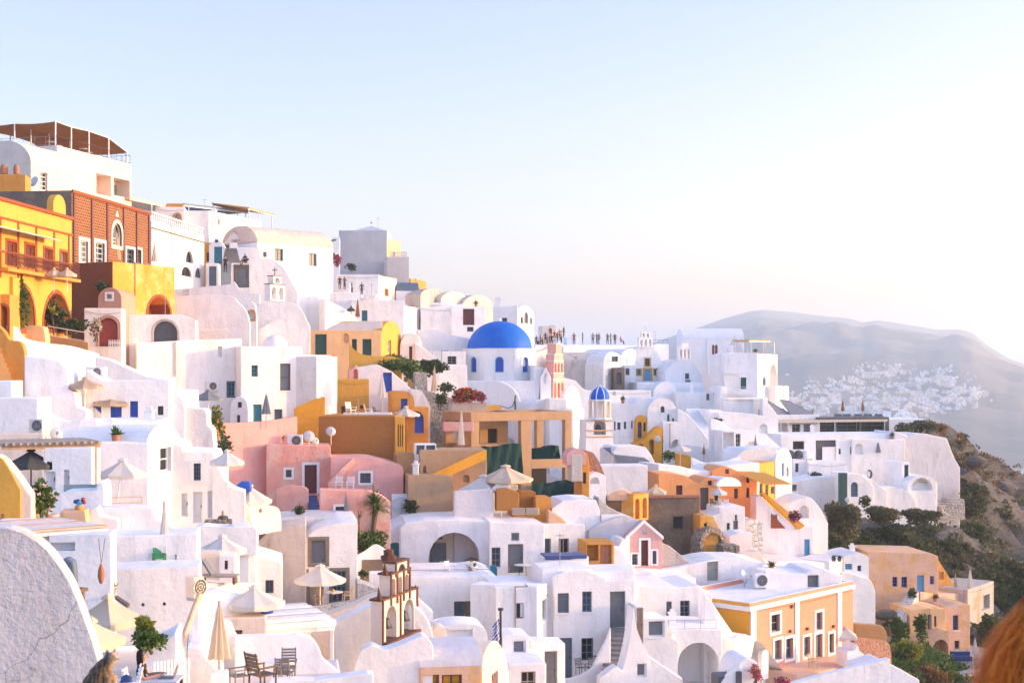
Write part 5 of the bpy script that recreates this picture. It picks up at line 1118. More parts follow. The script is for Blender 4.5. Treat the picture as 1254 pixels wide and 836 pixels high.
b = B('stair_house','big white house with a diagonal yellow edged stair top and a red triangle opening','house','white',926,131.82,996,132.82,None,720,6,top=[(926,608),(931,606),(945,622),(960,637),(973,648),(982,645),(996,645)],f=[('n',944,630,952,646,None,{'dp': .4}),('d',985,660,992,684,'skyblue')])
g = G(); fr = b[1]; q = [fr.uv(*p) for p in ((931,604),(936,603),(985,643),(978,648))]; slab(g,fr,q,-.15,.5); part(b,'coping',g,'amber')
g = G(); q = [fr.uv(*p) for p in ((944.5,628),(944.5,646.5),(962,646.5))]; slab(g,fr,q,-.03,.12); part(b,'panel',g,'rust')
bush('magenta and green plants on the terrace behind the yellow edged stair',972,632,128.03,7,6,'leafdark',160,.3,flowers='flowerpink',fn=40)
H('low white house with a curved roof behind the yellow edged stair',966,1014,None,670,135.51,'white',top=[(966,617),(975,612),(990,608),(1003,620),(1014,640)],sm=True,f=[('N',979,619,991,634,None,{'dp': .6})])
B('white_house','small white house with two grey doors below the orange houses','house','white',870,121,912,122.5,None,680,4,top=[(870,632),(880,628),(880.5,621),(912,620)],f=[('w',890,640,894,651,'greydoor',{'sill': False}),('d',898,637,904,657,'greydoor'),('w',900,630,903,637,'greydoor',{'sill': False})])
B('ochre_house','worn ochre yellow house corner left of the small white house','house','orangeworn',857,112.49,880,113.45,None,680,4,top=[(857,631),(866,630),(874,632),(880,645)],f=[('w',862,640,866,646,'teal',{'sill': False})])
B('rubble_bank','steep whitewashed rubble bank right of the small white house','wall','stonewhite',908,123.62,934,124.62,None,700,3,top=[(908,655),(914,640),(924,636),(934,640)],sm=True)
B('white_house','low white parapet house below the rubble bank','house','white',893,117,921,118,655,700,3,top=[(893,656),(905,652),(921,652)])
b = B('ruin_wall','long weathered brown ruin wall with a red coping and one dark window','wall','browngrey',732,113.5,857,114.3,610,720,3,f=[('w',824,632,837,648,'brownwood',{'g': 'dark','t': 'browngrey','m': (0,0)})])
fr = b[1]; zt = b[3][0][1]; g = G(); g.box(fr.pt(-.05,zt+.002,-.12),fr.U*(fr.W+.1),fr.N*.6,(0,0,.2)); part(b,'coping',g,'terracotta')
g = G(); c0 = P(872,700,112); fr = frame(856,111.5,890,113); a = fr.uv(873,690); n = 14
zs = fr.uv(873,668)[1]; zb0 = fr.uv(873,700)[1]; r1,r0 = fr.W*.47,fr.W*.33; cu = fr.W*.5
out = [(cu-r1,zb0)]+[(cu+r1*math.cos(math.pi-math.pi*i/n),zs+r1*1.15*math.sin(math.pi*i/n)) for i in range(n+1)]+[(cu+r1,zb0),(cu+r0,zb0)]+[(cu+r0*math.cos(math.pi*i/n),zs+r0*1.1*math.sin(math.pi*i/n)) for i in range(n+1)]+[(cu-r0,zb0)]
polys = [[Vector((u,z,0)) for u,z in out]]
for t in tessellate_polygon(polys): g.face([fr.pt(*out[i],0) for i in t]); g.face([fr.pt(*out[i],1.2) for i in t])
for i in range(len(out)): p,q = out[i],out[(i+1) % len(out)]; g.face([fr.pt(*p),fr.pt(*q),fr.pt(*q,1.2),fr.pt(*p,1.2)])
tag(link('stone_arch',g,'stone',None,fr.pt(cu,zb0)),'free standing ruined stone arch beside the brown ruin wall','arch'); BASES.append((fr.pt(cu,zb0),3))
B('stone_hut','dark little stone hut with two white notices right of the ruined arch','house','stone',886,111.04,906,112.05,668,690,2,f=[('w',889,671,892,678,'whitepaint',{'g': 'whitepaint','sill': False}),('w',898,671,901,678,'whitepaint',{'g': 'whitepaint','sill': False})])
B('white_ramp','cream lit ramp wall pointing right below the small white house','wall','cream',905,110.78,938,112.81,None,710,1.5,top=[(905,676),(918,676),(930,675),(938,688)])
# ================================================================== right terrace hotel on the cliff
b = B('terrace_building','white hotel terrace block with two tilted grey awnings on its roof','building','white',944,184.18,1003,184.98,508,560,8)
for k,(xa,xb) in enumerate(((944,971),(968,998))):
    g = G(); fr = frame(xa,185+k*.6,xb,186+k*.6); a,c,d,e = fr.pt(0,fr.uv(xa,490)[1],3),fr.pt(fr.W*.35,fr.uv(xa+8,491)[1],3),fr.pt(fr.W,fr.uv(xb,508)[1],0),fr.pt(.1,fr.uv(xa,508)[1],0)
    g.face([a,c,d,e]); g.face([q-Vector((0,0,.08)) for q in (a,c,d,e)]); g.tube(e,a,.07); g.tube(a,c,.06); g.tube(c,d,.06)
    tag(link('sail_awning',g,'canvasgrey',None,e),['left tilted grey sail awning on the white hotel terrace block','right tilted grey sail awning on the white hotel terrace block'][k],'awning')
b = slabroof('pergola','long thin cream canopy roof over the hotel restaurant front','pergola',950,181.11,1087,185.14,516,.15,5,'canvascream',[957,966,1003,1023,1084],532)
b = B('restaurant','dark green glazed restaurant front behind the thin canopy posts','building','darkgrey',1003,183.79,1089,186.79,511,540,6,f=[('w',1004,516,1022,530,'green',{'g': 'glass'}),('w',1025,516,1052,530,'green',{'g': 'glass'}),('w',1055,516,1082,530,'green',{'g': 'glass'})])
B('white_house','white columned hall behind the canopy left of the dark restaurant','house','white',950,182.55,1004,184.55,515,540,4,f=[('n',953,519,965,531,None,{'dp': 1}),('w',970,519,980,531,'greydoor'),('w',984,519,996,531,'brownwood')])
for k,px_ in enumerate((1026,1037,1051,1063,1076)):
    g = G(); c = P(px_,512,187.5); g.cbox(c,1.1,.6,.35); g.cbox(c+Vector((0,0,.34)),1.0,.12,.25); tag(link('bench',g,'greydoor',None,c),'low grey bench on the dark restaurant roof','bench','low grey benches on the restaurant roof')
closedparasol('left folded brown parasol standing on the restaurant roof',1032,490,503,511,5,189,'canvasbrown'); closedparasol('right folded brown parasol standing on the restaurant roof',1056.5,490,503,511,4.5,189,'canvasbrown')
palm('small palm beside the tilted grey awnings',996,512,192,15,'leafyellow',14)
B('white_house','smooth bluish white roof block at the right end of the restaurant','house','bluewhite',1088,190,1133,190.80,513,560,8)
b = B('white_house','main white hotel house with a tall dark doorway framing a white glazed door','house','bluewhite',956,170.18,1110,174.02,533,640,8,f=[('w',971,540,985,550,'darkgrey',{'m': (0,0),'g': 'glass'}),('d',999,539,1024,567,'darkgrey'),('d',1007,547,1023,563,'whitepaint',{'off': .12}),('w',1027,549,1030,556,'greydoor',{'sill': False}),('w',1041,547,1047,556,'bluegrey')],top=[(956,532),(1110,531)])
wl = [c for c in b[0].children if c.name.startswith('wall')][0]
H('white hotel wing with a curved notch and alcove beside a folded umbrella',1040,1108,None,640,172.85,'white',dY=2,D=4,top=[(1040,540),(1048,541),(1056,552),(1060,557),(1085,557),(1108,556)])
B('white_house','shadowed upper alcove wall behind the folded dark umbrella','house','white',1044,172.02,1108,172.99,538,600,2,f=[('N',1047,543,1057,556,None,{'dp': .5})])
closedparasol('folded dark grey umbrella in the hotel alcove',1075,541,554,559,8,172.53,'canvasgrey')
B('white_house','white lower hotel block with a small blue window and dark planter','house','white',971,167.22,1000,168.22,564,640,5,f=[('w',974,567,978,578,'bluegrey')],top=[(971,562),(985,563),(1000,563)])
for k,px_ in enumerate((968,978,987)):
    g = G(); c = P(px_,561,169); g.lathe(c,[(.5,0),(.6,.5),(.35,.9),(0,1.0)],12); tag(link('water_tank',g,'darkgrey' if k != 2 else 'whitepaint',None,c),['left dark water tank on the lower hotel roof','middle dark water tank on the lower hotel roof','white water tank on the lower hotel roof'][k],'tank')
H('white terrace parapet with a dark flower box',990,1037,566,640,166.77,'white',dY=1)
bush('long dark flower box plants on the white terrace parapet',999,582,163.62,10,2,'leafdark',140,.3)
H('broad white low house with one small green window above the dark bushes',964,1031,583,640,160.85,'white',dY=2,f=[('w',970,593,976,601,'sage')],top=[(964,592),(980,588),(1000,584),(1031,583)])
H('white house with an arched blue glazed door under the stair',1036,1070,None,640,158.64,'white',top=[(1036,580),(1055,580),(1065,590),(1070,596)],f=[('D',1042,590,1051,608,'bluegrey')])
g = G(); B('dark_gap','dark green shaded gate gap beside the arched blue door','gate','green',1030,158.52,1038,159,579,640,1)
wall('white stair wall dropping right past a dark round wreath','white',1056,159.16,1086,161.13,[(1056,579),(1066,586),(1076,594),(1086,600)],640,.8)
g = G(); c = P(1064,580,172.5)
for k in range(14): t = k*math.pi/7; g.tube(c+Vector((.3*math.cos(t),0,.45*math.sin(t))),c+Vector((.3*math.cos(t+.45),0,.45*math.sin(t+.45))),.22)
tag(link('round_ornament',g,'darkgrey',None,c),'dark round wreath ornament on the white hotel wall','ornament')
H('large blank white lower wall with a curved right edge',1066,1122,None,640,159.92,'white',dY=3,top=[(1066,597),(1090,596),(1105,598),(1115,604),(1122,618)],sm=True)
H('white house with a tall dark door under the whitewashed cliff',1104,1114,566,640,163.07,'white',f=[('d',1107.5,569,1113,592,'green')])
H('white balcony terrace under the whitewashed cliff',1112,1148,592,640,162.98,'white',dY=1.5,par=.3)
H('arched veranda opening below the whitewashed cliff',1112,1146,None,640,161.68,'white',top=arctop(1112,1146,592,582),f=[('N',1116,585,1142,600,None,{'dp': 1.0})],dY=1)
b = B('cliff_house','broad whitewashed rock face with a lumpy curved right edge','wall','whiterough',1095,173.11,1176,174.71,None,660,7,top=[(1095,528),(1104,530),(1112,534),(1122,531),(1135,531),(1148,534),(1160,536),(1165,550),(1170,562),(1176,572)],sm=False,bev=.4)
g = G()
for px_ in (1146,1112): g.tube(P(px_,612,163),P(px_,588,163),.05)
g.tube(P(1112,588,163),P(1146,592,163),.04); tag(link('metal_pergola',g,'metal',None,P(1146,612,163)),'thin metal frame standing on the white balcony terrace','frame')
for k in range(3): stairs(['upper','middle','lower'][k]+' grey stone step slab at the foot of the whitewashed cliff',1140+k*4,614+k*3,1176,610+k*3,168-k*2,169-k*2,18,'stonegrey',2,name='stone_steps')
bush('blue grey shrub with a pale flat roof by the arched blue door',1058,614,155,8,6,'leafdark',240,.3)
dish('tiny dish above the dark bushes near the arched blue door',1038,612,3.5,157,.2,foot=620)
# ================================================================== lower right
b = B('house','long pale peach house with amber patches, a sky blue door and blue windows','house','palepeach',1062,140.81,1149,141.82,None,770,7,top=[(1062,675),(1100,676),(1140,677),(1149,681)],
  f=[('w',1093,706,1099,718,'blue'),('w',1104,706,1111,719,'blue'),('d',1123,704,1132,725,'skyblue'),('w',1139,705,1144,715,'blue')])
B('stair_wall','amber and cream slanting stair wall at the right end of the pale peach house','wall','orangeworn',1148.5,146.5,1172,147.98,None,740,1,top=[(1148,684),(1160,702),(1166,712),(1172,716)],f=[('n',1150,700,1156,709,None,{'dp': .3})])
b = B('white_house','small pale blue house with a tiny dark window left of the pale peach house','house','bluewhite',1031,129.32,1064,131.08,None,750,5,top=[(1031,682),(1045,678),(1055,677),(1064,682)],sm=True,f=[('w',1050,692,1055,699,'navy',{'sill': False}),('w',1035,690,1044,697,'skyblue',{'sill': False})])
B('white_house','rounded pale vault in front of the small pale blue house','house','bluewhite',1030,128.77,1072,131.57,None,770,6,top=[(1030,700),(1042,702),(1056,706),(1066,710),(1072,724)],sm=True)
b = B('rubble_ruin','ruined grey rubble vault on the slope left of the pink terrace house','ruin','stonegrey',1068,141.19,1112,144.27,None,800,6,top=[(1068,728),(1072,712),(1082,706),(1094,708),(1104,718),(1112,726)],sm=True,f=[('w',1098,728,1104,735,'navy',{'sill': False}),('N',1074,716,1090,738,None,{'dp': .8})])
bush('blue flowering shrub by the ruined rubble vault steps',1117,728,137,5,7,'leafdark',160,.3)
b = B('terrace_house','pale orange terrace block with furniture on its flat roof','house','palepeach',1127,140.53,1200,146.47,None,790,6,top=[(1127,724),(1150,727),(1185,726),(1200,723)])
b = B('pink_house','pinkish house with navy shutters at the right edge of the lower slope','house','palepeach',1156,136.41,1188,138.42,None,830,6,top=[(1156,743),(1175,740),(1188,740)],f=[('w',1167,753,1174,771,'navy',{'m': (1,3)}),('w',1169,784,1175,797,'navy',{'m': (1,2)})])
b = B('pink_house','salmon house wing with two navy doors above a big arch','house','apricot',1114,133.16,1158,135.09,None,830,5,top=[(1114,746),(1135,744),(1158,745)],f=[('d',1136,752,1141,779,'navy'),('w',1129,756,1132,769,'maroon'),('w',1144,754,1147,767,'maroon')])
b = B('arch_terrace','pale pink curved terrace front with a large arch below the navy doors','wall','palepeach',1118,131.6,1162,133.58,None,840,4,top=[(1118,792),(1128,784),(1142,776),(1155,772),(1162,772)],sm=True,f=[('N',1143,783,1161,808,None,{'dp': 2.5}),('w',1136,795,1140,803,'darkgrey')])
B('stone_terrace','grey stone terrace building at the right end of the pink houses','house','greystain',1185,143.99,1217,150.16,722,800,5,f=[('w',1192,732,1200,744,'greydoor'),('n',1202,730,1212,744,None,{'dp': .5})])
closedparasol('folded white parasol on the orange terrace roof',1188,697,718,724,8,145.35,'canvas'); closedparasol('smaller folded pink parasol on the orange terrace roof',1170,704,718,724,5,145.15,'canvasbeige')
closedparasol('folded white parasol on the low terrace at lower right',1194,781,800,808,8,131.18,'canvas')
B('low_terrace','low stone terrace with dark blue furniture at lower right','terrace','stonegrey',1165,130.94,1232,135.03,809,836,6)
g = G(); c = P(1177,808,131); g.cbox(c,1.8,.8,.4); g.cbox(c+Vector((0,.35,.39)),1.8,.2,.35); tag(link('sofa',g,'navy',None,c),'dark blue sofa on the low stone terrace','sofa')
stairs('steep rubble steps between the ruined vault and the salmon house',1102,756,1118,724,133.23,138.13,14,'stonewhite',12)
wall('dark retaining wall along the path at the lower right corner','stonegrey',1150,120,1254,126,[(1150,836),(1190,822),(1254,815)],860,1)
b = wall('curved round red rubble bastion beside the peach building','redrubble',1046,104,1092,108,[(1046,780),(1060,781),(1075,783),(1088,786),(1092,800)],830,3)
wall('brown curved parapet rim above the red rubble bastion','tan',1047,107,1086,110,[(1047,763),(1060,764),(1075,765),(1082,767),(1086,775)],800,.7)
# ================================================================== lower left terraces
b = B('vault_end','great rough white vault end filling the lower left corner','vault','nearwall',-60,13.7,132,14.6,None,880,.4,top=[(-60,660),(-30,650),(0,647),(14,648),(30,654),(46,664),(60,677),(72,693),(84,712),(95,737),(105,764),(114,790),(122,818),(128,845),(132,870)],sm=True,bev=.035)
b = B('yellow_house','sunlit yellow house end with a sloping cream roof at the left edge','house','yellow',-20,41.17,25,42.11,None,660,.9,top=[(-20,560),(0,560),(10,572),(20,590),(25,600)],sm=True,f=[('N',1,629,5,640,None,{'dp': .2})])
wall('thick cream roof edge sloping down over the yellow house end','cream',-10,41.29,38,42.25,[(-10,556),(2,560),(16,575),(28,592),(38,606)],612,.8)
B('white_ledge','thin white ledge slab between the yellow house and the great rough vault','wall','white',-10,39.75,27,40.27,640,652,1.5)
g = G(); fr = frame(26,44,48,44.3);
for px_ in (24.5,43): u,z = fr.uv(px_,608); g.box(fr.pt(u,fr.uv(px_,650)[1],0),fr.U*.1,fr.N*.1,(0,0,z-fr.uv(px_,650)[1]))
u,z = fr.uv(24,608); g.box(fr.pt(u,z,0),fr.U*.6,fr.N*.1,(0,0,.07)); tag(link('wooden_pergola',g,'amber',None,fr.pt(0,fr.uv(30,650)[1])),'yellow wooden frame in front of the flowering bush','frame')
bush('leafy bush with white and pink blossoms beside the yellow frame',51,612,42.44,18,26,'leaf',1500,.14,flowers='flowerwhite',fn=60,clumps=12)
pot('square cream planter pot under the flowering bush',63,646,16,17,44.5,'palepeach')
B('white_house','cream lit white terrace parapet with a tall rounded pier at left','wall','white',74,52,129,53,None,660,2,top=[(74,604),(82,602),(106,601),(117,600),(119,592),(124,589),(128,593),(129,606)])
B('glass_fence','pale green glass balustrade above the cream lit parapet','railing','sage',78,53.5,120,54,593,603,.06,ext=.1)
B('tan_ledge','tan stone bench block under the painted ornament','bench','palepeach',74,49,106,49.5,625,652,1.2,top=[(74,625),(104,625),(106,640)])
c = P(97,624,49.4); rt = empty('ornament',c,'painted turquoise, purple and orange ornament perched on the tan bench block','ornament')
for nm,mt,pts in (('body','skyblue',((0,0,.12,.13),(.03,0,.26,.1))),('wing','flowerpink',((-.12,.02,.28,.1),(-.05,.02,.3,.09))),('base','ochre',((0,0,.05,.17),)),('head','red',((.14,0,.36,.09),(.17,0,.25,.08)))):
    g = G()
    for x,y,z,r in pts: g.lathe(c+Vector((x,y,z)),[(0,-r*.8),(r*.7,-r*.5),(r,0),(r*.7,r*.6),(0,r*.85)],10)
    link(nm,g,mt if mt != 'flowerpink' else 'navy',rt,c,smooth=60)
b = wall('sunlit cream terrace wall descending behind the folded striped parasol','white',120,51,212,52,[(120,622),(128,621),(160,620),(188,622),(190,634),(200,640),(212,645)],700,1.2,sm=False)
B('stair_block','small white stepped block with a carved side below the rounded pier','wall','white',104,50,144,50.3,640,665,1,top=[(104,646),(112,622),(120,620),(124,632),(132,634),(144,636)])
fence('low dark rail and cushions behind the sunlit cream terrace wall',[P(130,617,54),P(174,616,55)],.25,'palewood',bars=.8)
b = slabroof('pergola','flat pergola with stacked grey boards carried on a thick cream post','pergola',24,37.51,132,39.07,659,.1,3,'rooflav',[110],760,'cream')
fr = b[1]
for k in range(7): g = G(); g.box(fr.pt(.05,fr.uv(30,658)[1]+.1+.004*k,.1+k*.42),fr.U*(fr.W*(1-.02*k)),fr.N*.36,(0,0,.05)); link('board',g,'rooflav' if k % 3 else 'palepeach',b[0],b[2])
B('white_house','bluish white back wall behind the hanging wicker lamp','house','bluewhite',60,37.98,136,38.44,655,770,1.5,f=[('n',62,664,92,674,None,{'dp': .3})])
c = P(124,715,37); rt = empty('hanging_lamp',c,'long wicker lamp hanging from the pergola corner','lamp')
g = G(); g.lathe(c,[(0,0),(.05,.04),(.095,.2),(.085,.36),(.04,.5),(.015,.56),(0,.58)],12); link('shade',g,'terracotta',rt,c,smooth=60)
for dx in (-.07,.1): g = G(); g.tube(c+Vector((0,0,.55)),c+Vector((dx,0,1.2)),.008,n=4); link('cord',g,'brownwood',rt,c)
pot('white bowl of trailing leaves under the pergola roof',78,684,18,8,38.5,'whitepaint','leaf',12,70)
B('covered_chair','grey covered chair back beside the foreground vault','chair','bluegrey',76,36,92,36.5,None,715,.5,top=[(76,684),(82,683),(90,688),(92,705)],ext=.3)
g = G(); fr = frame(92,35,108,35.4); zt = fr.uv(93,722)[1]; g.box(fr.pt(0,zt-.08,0),fr.U*fr.W,fr.N*.3,(0,0,.08))
for u in (.1,fr.W-.1): g.box(fr.pt(u-.04,zt-1.1,.05),fr.U*.08,fr.N*.2,(0,0,1.02))
tag(link('bench',g,'brownwood',None,fr.pt(0,zt-1.1)),'dark wooden bench between the vault and the cream post','bench'); BASES.append((fr.pt(0,zt-1.1),1))
pot('spiky aloe in a red pot on the white wall top',137,732,11,12,39,'terracotta','leafyellow',13,26)
g = G(); c = P(132,742,38.5); g.cbox(c,.16,.15,.24); g.cbox(c+Vector((0,0,.23)),.13,.12,.03); tag(link('lantern',g,'amber',None,c),'small yellow lantern box below the aloe pot','lantern')
g = G(); a,d = P(140,733,38),P(156,744,37); g.box(a,d-a,(0,.25,0),(0,0,.07)); tag(link('plank',g,'brownwood',None,a),'short slanted brown plank below the aloe pot','plank')
wall('long white terrace wall with two dark drain holes below the green chairs','white',112,41,243,42,[(112,698),(150,697),(190,695),(243,694)],850,2,sm=False,f=[('W',173,738,177,742,'darkgrey',{'m': (0,0),'sill': False}),('W',199,737,203,741,'darkgrey',{'m': (0,0),'sill': False})],name='terrace_wall')
B('white_house','lavender shaded high white wall behind the green chairs','house','white',128,44.42,242,45.16,652,720,2,top=[(128,655),(160,655),(200,654),(242,652)],f=[('n',131,678,136,696,None,{'dp': .15})])
def adirondack(label,px,py,Y,rz):
    c = P(px,py,Y); root = empty('garden_chair',c,label,'chair','green garden chairs'); root.rotation_euler.z = rz; o = Vector((0,0,0)); root.scale = (.52,)*3
    for k in range(6):
        g = G(); g.box((-.3+.1*k,.22,.3),(.085,0,0),(0,.22,.72-.04*abs(k-2.5)),(0,.025,0)); link('back_slat',g,'brightgreen',root,o)
    g = G(); g.box((-.3,-.3,.36),(.6,0,0),(0,.56,-.08),(0,0,.03)); link('seat',g,'brightgreen',root,o)
    for x in (-.36,.28):
        g = G(); g.box((x-.03,-.38,.58),(.14,0,0),(0,.75,0),(0,0,.03)); link('armrest',g,'brightgreen',root,o)
        g = G(); g.box((x,-.34,0),(.08,0,0),(0,.05,0),(0,0,.58)); link('leg',g,'brightgreen',root,o)
        g = G(); g.box((x,.3,0),(.08,0,0),(0,.05,0),(0,0,.58)); link('leg',g,'brightgreen',root,o)
adirondack('green wooden garden chair beside the folded striped parasol',195,690,44.5,.4); adirondack('green wooden garden chair at the right end of the white terrace wall',215,690,45,-.5)
closedparasol('tall folded striped cream parasol between the two green chairs',201,618,677,698,15,44.87,'canvas')
bush('round leafy potted tree beside the seated woman',177,767,34.6,12,13,'leafyellow',500,.13,'potted_tree','tree',stems=2); bush('spreading leafy shrub in the white planter behind the woman',182,784,34.18,24,10,'leaf',800,.12,'shrub','shrub')
B('planter','tall white planter wall to the right of the seated woman','planter','white',172,34.46,218,34.88,None,850,1.6,top=[(172,800),(190,786),(205,780),(216,772),(218,778)])
parasol('half grey half cream parasol with a knotted top beside the foreground vault',132,731,758,88,800,35.5,'canvascream',4,.35)
parasol('lower grey cream parasol partly behind the foreground vault',112,760,783,84,830,32,'canvascream',4,.5)
for k in range(4): B('step',['top','second','third','lowest'][k]+' white step with a dark nosing left of the seated woman','step','bluewhite',128,38-k*.8,164,38.2-k*.8,798+k*12.5,815+k*12,1,group='white steps beside the seated woman',ext=.5)
c = P(214,836,35); a,d = P(201,845,34.5),P(244,728,38.5); g = G(); g.tube(a,d,.085,.075,10); rt = link('ramp_pole',g,'palepeach',None,a,smooth=60); tag(rt,'long slanted pale wooden pole rising to the air conditioner','pole')
g = G(); g.path([P(231,770,37),P(229,800,36.6),P(230,836,36.4)],.01,4); tag(link('cable',g,'darkmetal',None,P(230,836,36.4)),'thin cable hanging from the slanted pole','cable')
acunit('air conditioner with a dark grille at the end of the white terrace wall',236,706,251,731,40.13,.9,'cream')
for k in range(9):
    pass
fr = frame(188,31.5,234,32); g = G()
for k in range(11): g.box(fr.pt(fr.W*k/11,fr.uv(200,850)[1],0),fr.U*.05,fr.N*.03,(0,0,.75))
g.box(fr.pt(0,fr.uv(200,850)[1]+.6,.031),fr.U*fr.W,fr.N*.03,(0,0,.06)); tag(link('picket_fence',g,'whitepaint',None,fr.pt(0,fr.uv(200,850)[1])),'white picket fence below the slanted pole','fence')
B('stair_block','white steps and curved block beyond the picket fence','stairs','white',205,39.5,270,40,None,850,3,top=[(205,800),(222,799),(228,792),(246,792),(252,802),(262,812),(270,836)])
B('terrace_floor','low cream terrace floor block under the seated woman','terrace','cream',110,32.67,205,33.25,856,870,7)
chair('white armchair with a blue cushion behind the woman',154,868,27.5,-1.2,'whitepaint',.85); g = G(); c = P(155,836,27.4); g.lathe(c,[(0,-.17),(.1,-.13),(.13,0),(.1,.13),(0,.17)],20,0,1,.4); tag(link('cushion',g,'navy',None,c,smooth=60),'blue cushion on the white armchair','cushion')
chair('white armchair the woman sits in',167,862,30.3,1.5,'whitepaint',.8)
g = G(); c = P(189,874,30); g.box(c+Vector((-.4,-.35,.72)),(.95,0,0),(0,.7,0),(0,0,.04)); tb = empty('table',c,'pale table in front of the woman with a laptop and papers','table'); link('tabletop',g,'rooflav',tb,c)
for x in (-.36,.5):
    for y in (-.3,.3): g = G(); g.box(c+Vector((x-.03,y-.03,0)),(.06,0,0),(0,.06,0),(0,0,.718)); link('leg',g,'brownwood',tb,c)
g = G(); q = c+Vector((.1,-.1,.765)); g.box(q,(.32,0,0),(0,.24,0),(0,0,.015)); g.box(q+Vector((.32,0,.02)),(.07,0,.24),(0,.24,0),(-.01,0,0)); tag(link('laptop',g,'greydoor',None,q),'open grey laptop on the table before the woman','laptop')
b = B('white_house','sunlit white house with three tall white shuttered doors and a barred window','house','white',205,72.3,272,75.58,None,680,6,top=[(205,540),(222,546),(224,553),(262,555),(272,580)],f=[('w',237,567,246,588,'bluegrey',{'t': 'whitepaint','m': (2,3)}),('d',222,604,230,632,'whitepaint'),('d',236,602,248,640,'whitepaint',{'fm': 'whitepaint'}),('d',254,601,264,634,'whitepaint'),('d',204,605,207,640,'sage')])
B('white_house','white shoulder wall curving down right of the barred window','house','white',260,72.58,300,73.1,None,660,2,top=[(260,555),(266,570),(272,583),(284,596),(300,602)],sm=True)
parasol('white parasol by the pink boundary wall',278,552,565,42,585,70.48,'canvas',8)
parasol('broad white parasol over the courtyard with the seated boy',305,594,612,56,640,75.71,'canvas',8)
B('pink_bench','blue topped low wall on the narrow stair under the pink wall','wall','blue',289,74.77,307,76.6,590,600,1,ext=.1,top=[(289,594),(296,589),(306,590),(307,597)])
B('white_house','curved cream courtyard wall behind the seated boy','wall','cream',270,73.57,308,75.66,None,655,1,ext=.3,top=[(270,612),(285,611),(297,615),(304,624),(308,640)],sm=True)
b = wall('curved cream courtyard wall with a round dark porthole','cream',295,78.71,345,82.18,[(295,609),(310,610),(325,617),(338,620),(343,625),(345,640)],652,1.2,ext=.3,f=[('W',317,622,321,627,'darkgrey',{'m': (0,0),'sill': False})])
B('planter_box','dark stone planter box beside the seated boy','planter','stone',250,68.3,284,68.82,637,650,.8)
B('white_bench','small white latticed bench beside the dark stone planter','bench','whitepaint',285,63.87,305,64.16,640,650,.6)
b = B('white_house','lavender white terrace house front with a rounded rubble end left of the low parasol','house','white',236,63.36,316,64.41,None,668,1.4,top=[(236,656),(240,645),(250,643),(280,645),(310,645),(316,648)],ext=.5)
parasol('beige white parasol with a black finial on the lower terrace',272,656,672,60,706,59.8,'canvas',8)
b = B('white_house','small white house with one slit window under the black finial parasol','house','white',268,58.15,288,59.12,680,730,3,f=[('w',275,686,279,697,'greydoor',{'sill': False})])
B('white_house','cream wall behind the sun lounger left of the slit window','house','cream',240,58.14,270,59.11,676,730,2)
B('terrace_roof','cream lit flat roof terrace with a sun lounger','terrace','cream',243,50,318,54,719,750,5,top=[(243,714),(318,713)])
c = P(268,714,51.5); rt = empty('sun_lounger',c,'grey and wood sun lounger on the cream roof terrace','sun lounger')
g = G(); g.box(c+Vector((-.6,-.3,.25)),(1.3,0,0),(0,.6,0),(0,0,.07)); link('seat',g,'palewood',rt,c); g = G(); g.box(c+Vector((-.25,-.3,.32)),(-.35,0,.55),(0,.6,0),(.06,0,.03)); link('backrest',g,'greydoor',rt,c)
for x in (-.55,.6): g = G(); g.box(c+Vector((x-.05,-.3,0)),(.08,0,0),(0,.6,0),(0,0,.25)); link('leg',g,'brownwood',rt,c)
b = B('white_house','white house with grey framed double doors and a single framed upper window','house','white',345,84.37,437.5,85.37,None,760,8,top=[(345,692),(352,684),(362,672),(374,659),(386,649),(400,643),(418,640),(437,639)],sm=False,
  f=[('w',381,661,399,689,'taupe',{'t': 'taupe','tw': .2,'m': (0,0),'g': 'glasscurtain'}),('w',355,701,374,741,'taupe',{'t': 'taupe','tw': .2,'m': (1,3),'g': 'glasscurtain'}),('d',377,702,396,742,'palewood',{'fm': 'taupe'}),('w',407,699,424,737,'bluegrey',{'t': 'taupe','tw': .2,'m': (2,3),'g': 'glassblue'})])
b = B('white_house','shaded white side house with a small dark window beside the double door house','house','white',306,76.36,346,76.84,None,760,5,top=[(306,678),(312,679),(330,684),(346,689)],f=[('w',325,710,335,726,'darkgrey',{'m': (1,0)})])
wall('white triangular buttress wall left of the shaded side house','white',287,75.99,314,76.97,[(287,702),(300,692),(311,679),(314,690)],760,1,sm=False)
B('vault_roof','worn beige vaulted roof sloping left of the double door house','roof','roofbeige',312,83.73,375,86.76,None,720,6,top=[(312,676),(325,664),(336,652),(350,645),(375,642)],sm=True)
B('roof_deck','wide pale roof deck with a blue patch below the maroon door','roof','rooflav',340,87.78,437,88.74,632,660,6,top=[(340,636),(370,634),(400,633),(437,634)])
B('stone_terrace','dark blue grey pebble terrace wall in front of the double doors','wall','cobble',346,79.5,447,80.5,None,780,0.7,top=[(346,744),(360,746),(437,735),(447,736)],sm=False)
parasol('white parasol in front of the double doors',392,692,709,64,742,80.5,'canvas',8)
chair('pale wicker chair at the pebble terrace table',391,742,80.5,0,'palewood'); chair('cream wicker chair right of the pebble terrace table',425,738,81.5,-1.2,'canvascream'); table('white table on the pebble terrace',409,740,81,.5,'whitepaint')
g = G(); c = P(408,727.5,81); g.lathe(c,[(.09,0),(.1,.2),(.05,.3),(0,.32)],10); tag(link('vase',g,'yellow',None,c),'small yellow vase on the white table','vase')
wall('low blue grey stone path wall right of the double door house','cobble',437,82,470,83,[(437,712),(450,716),(470,722)],760,2)
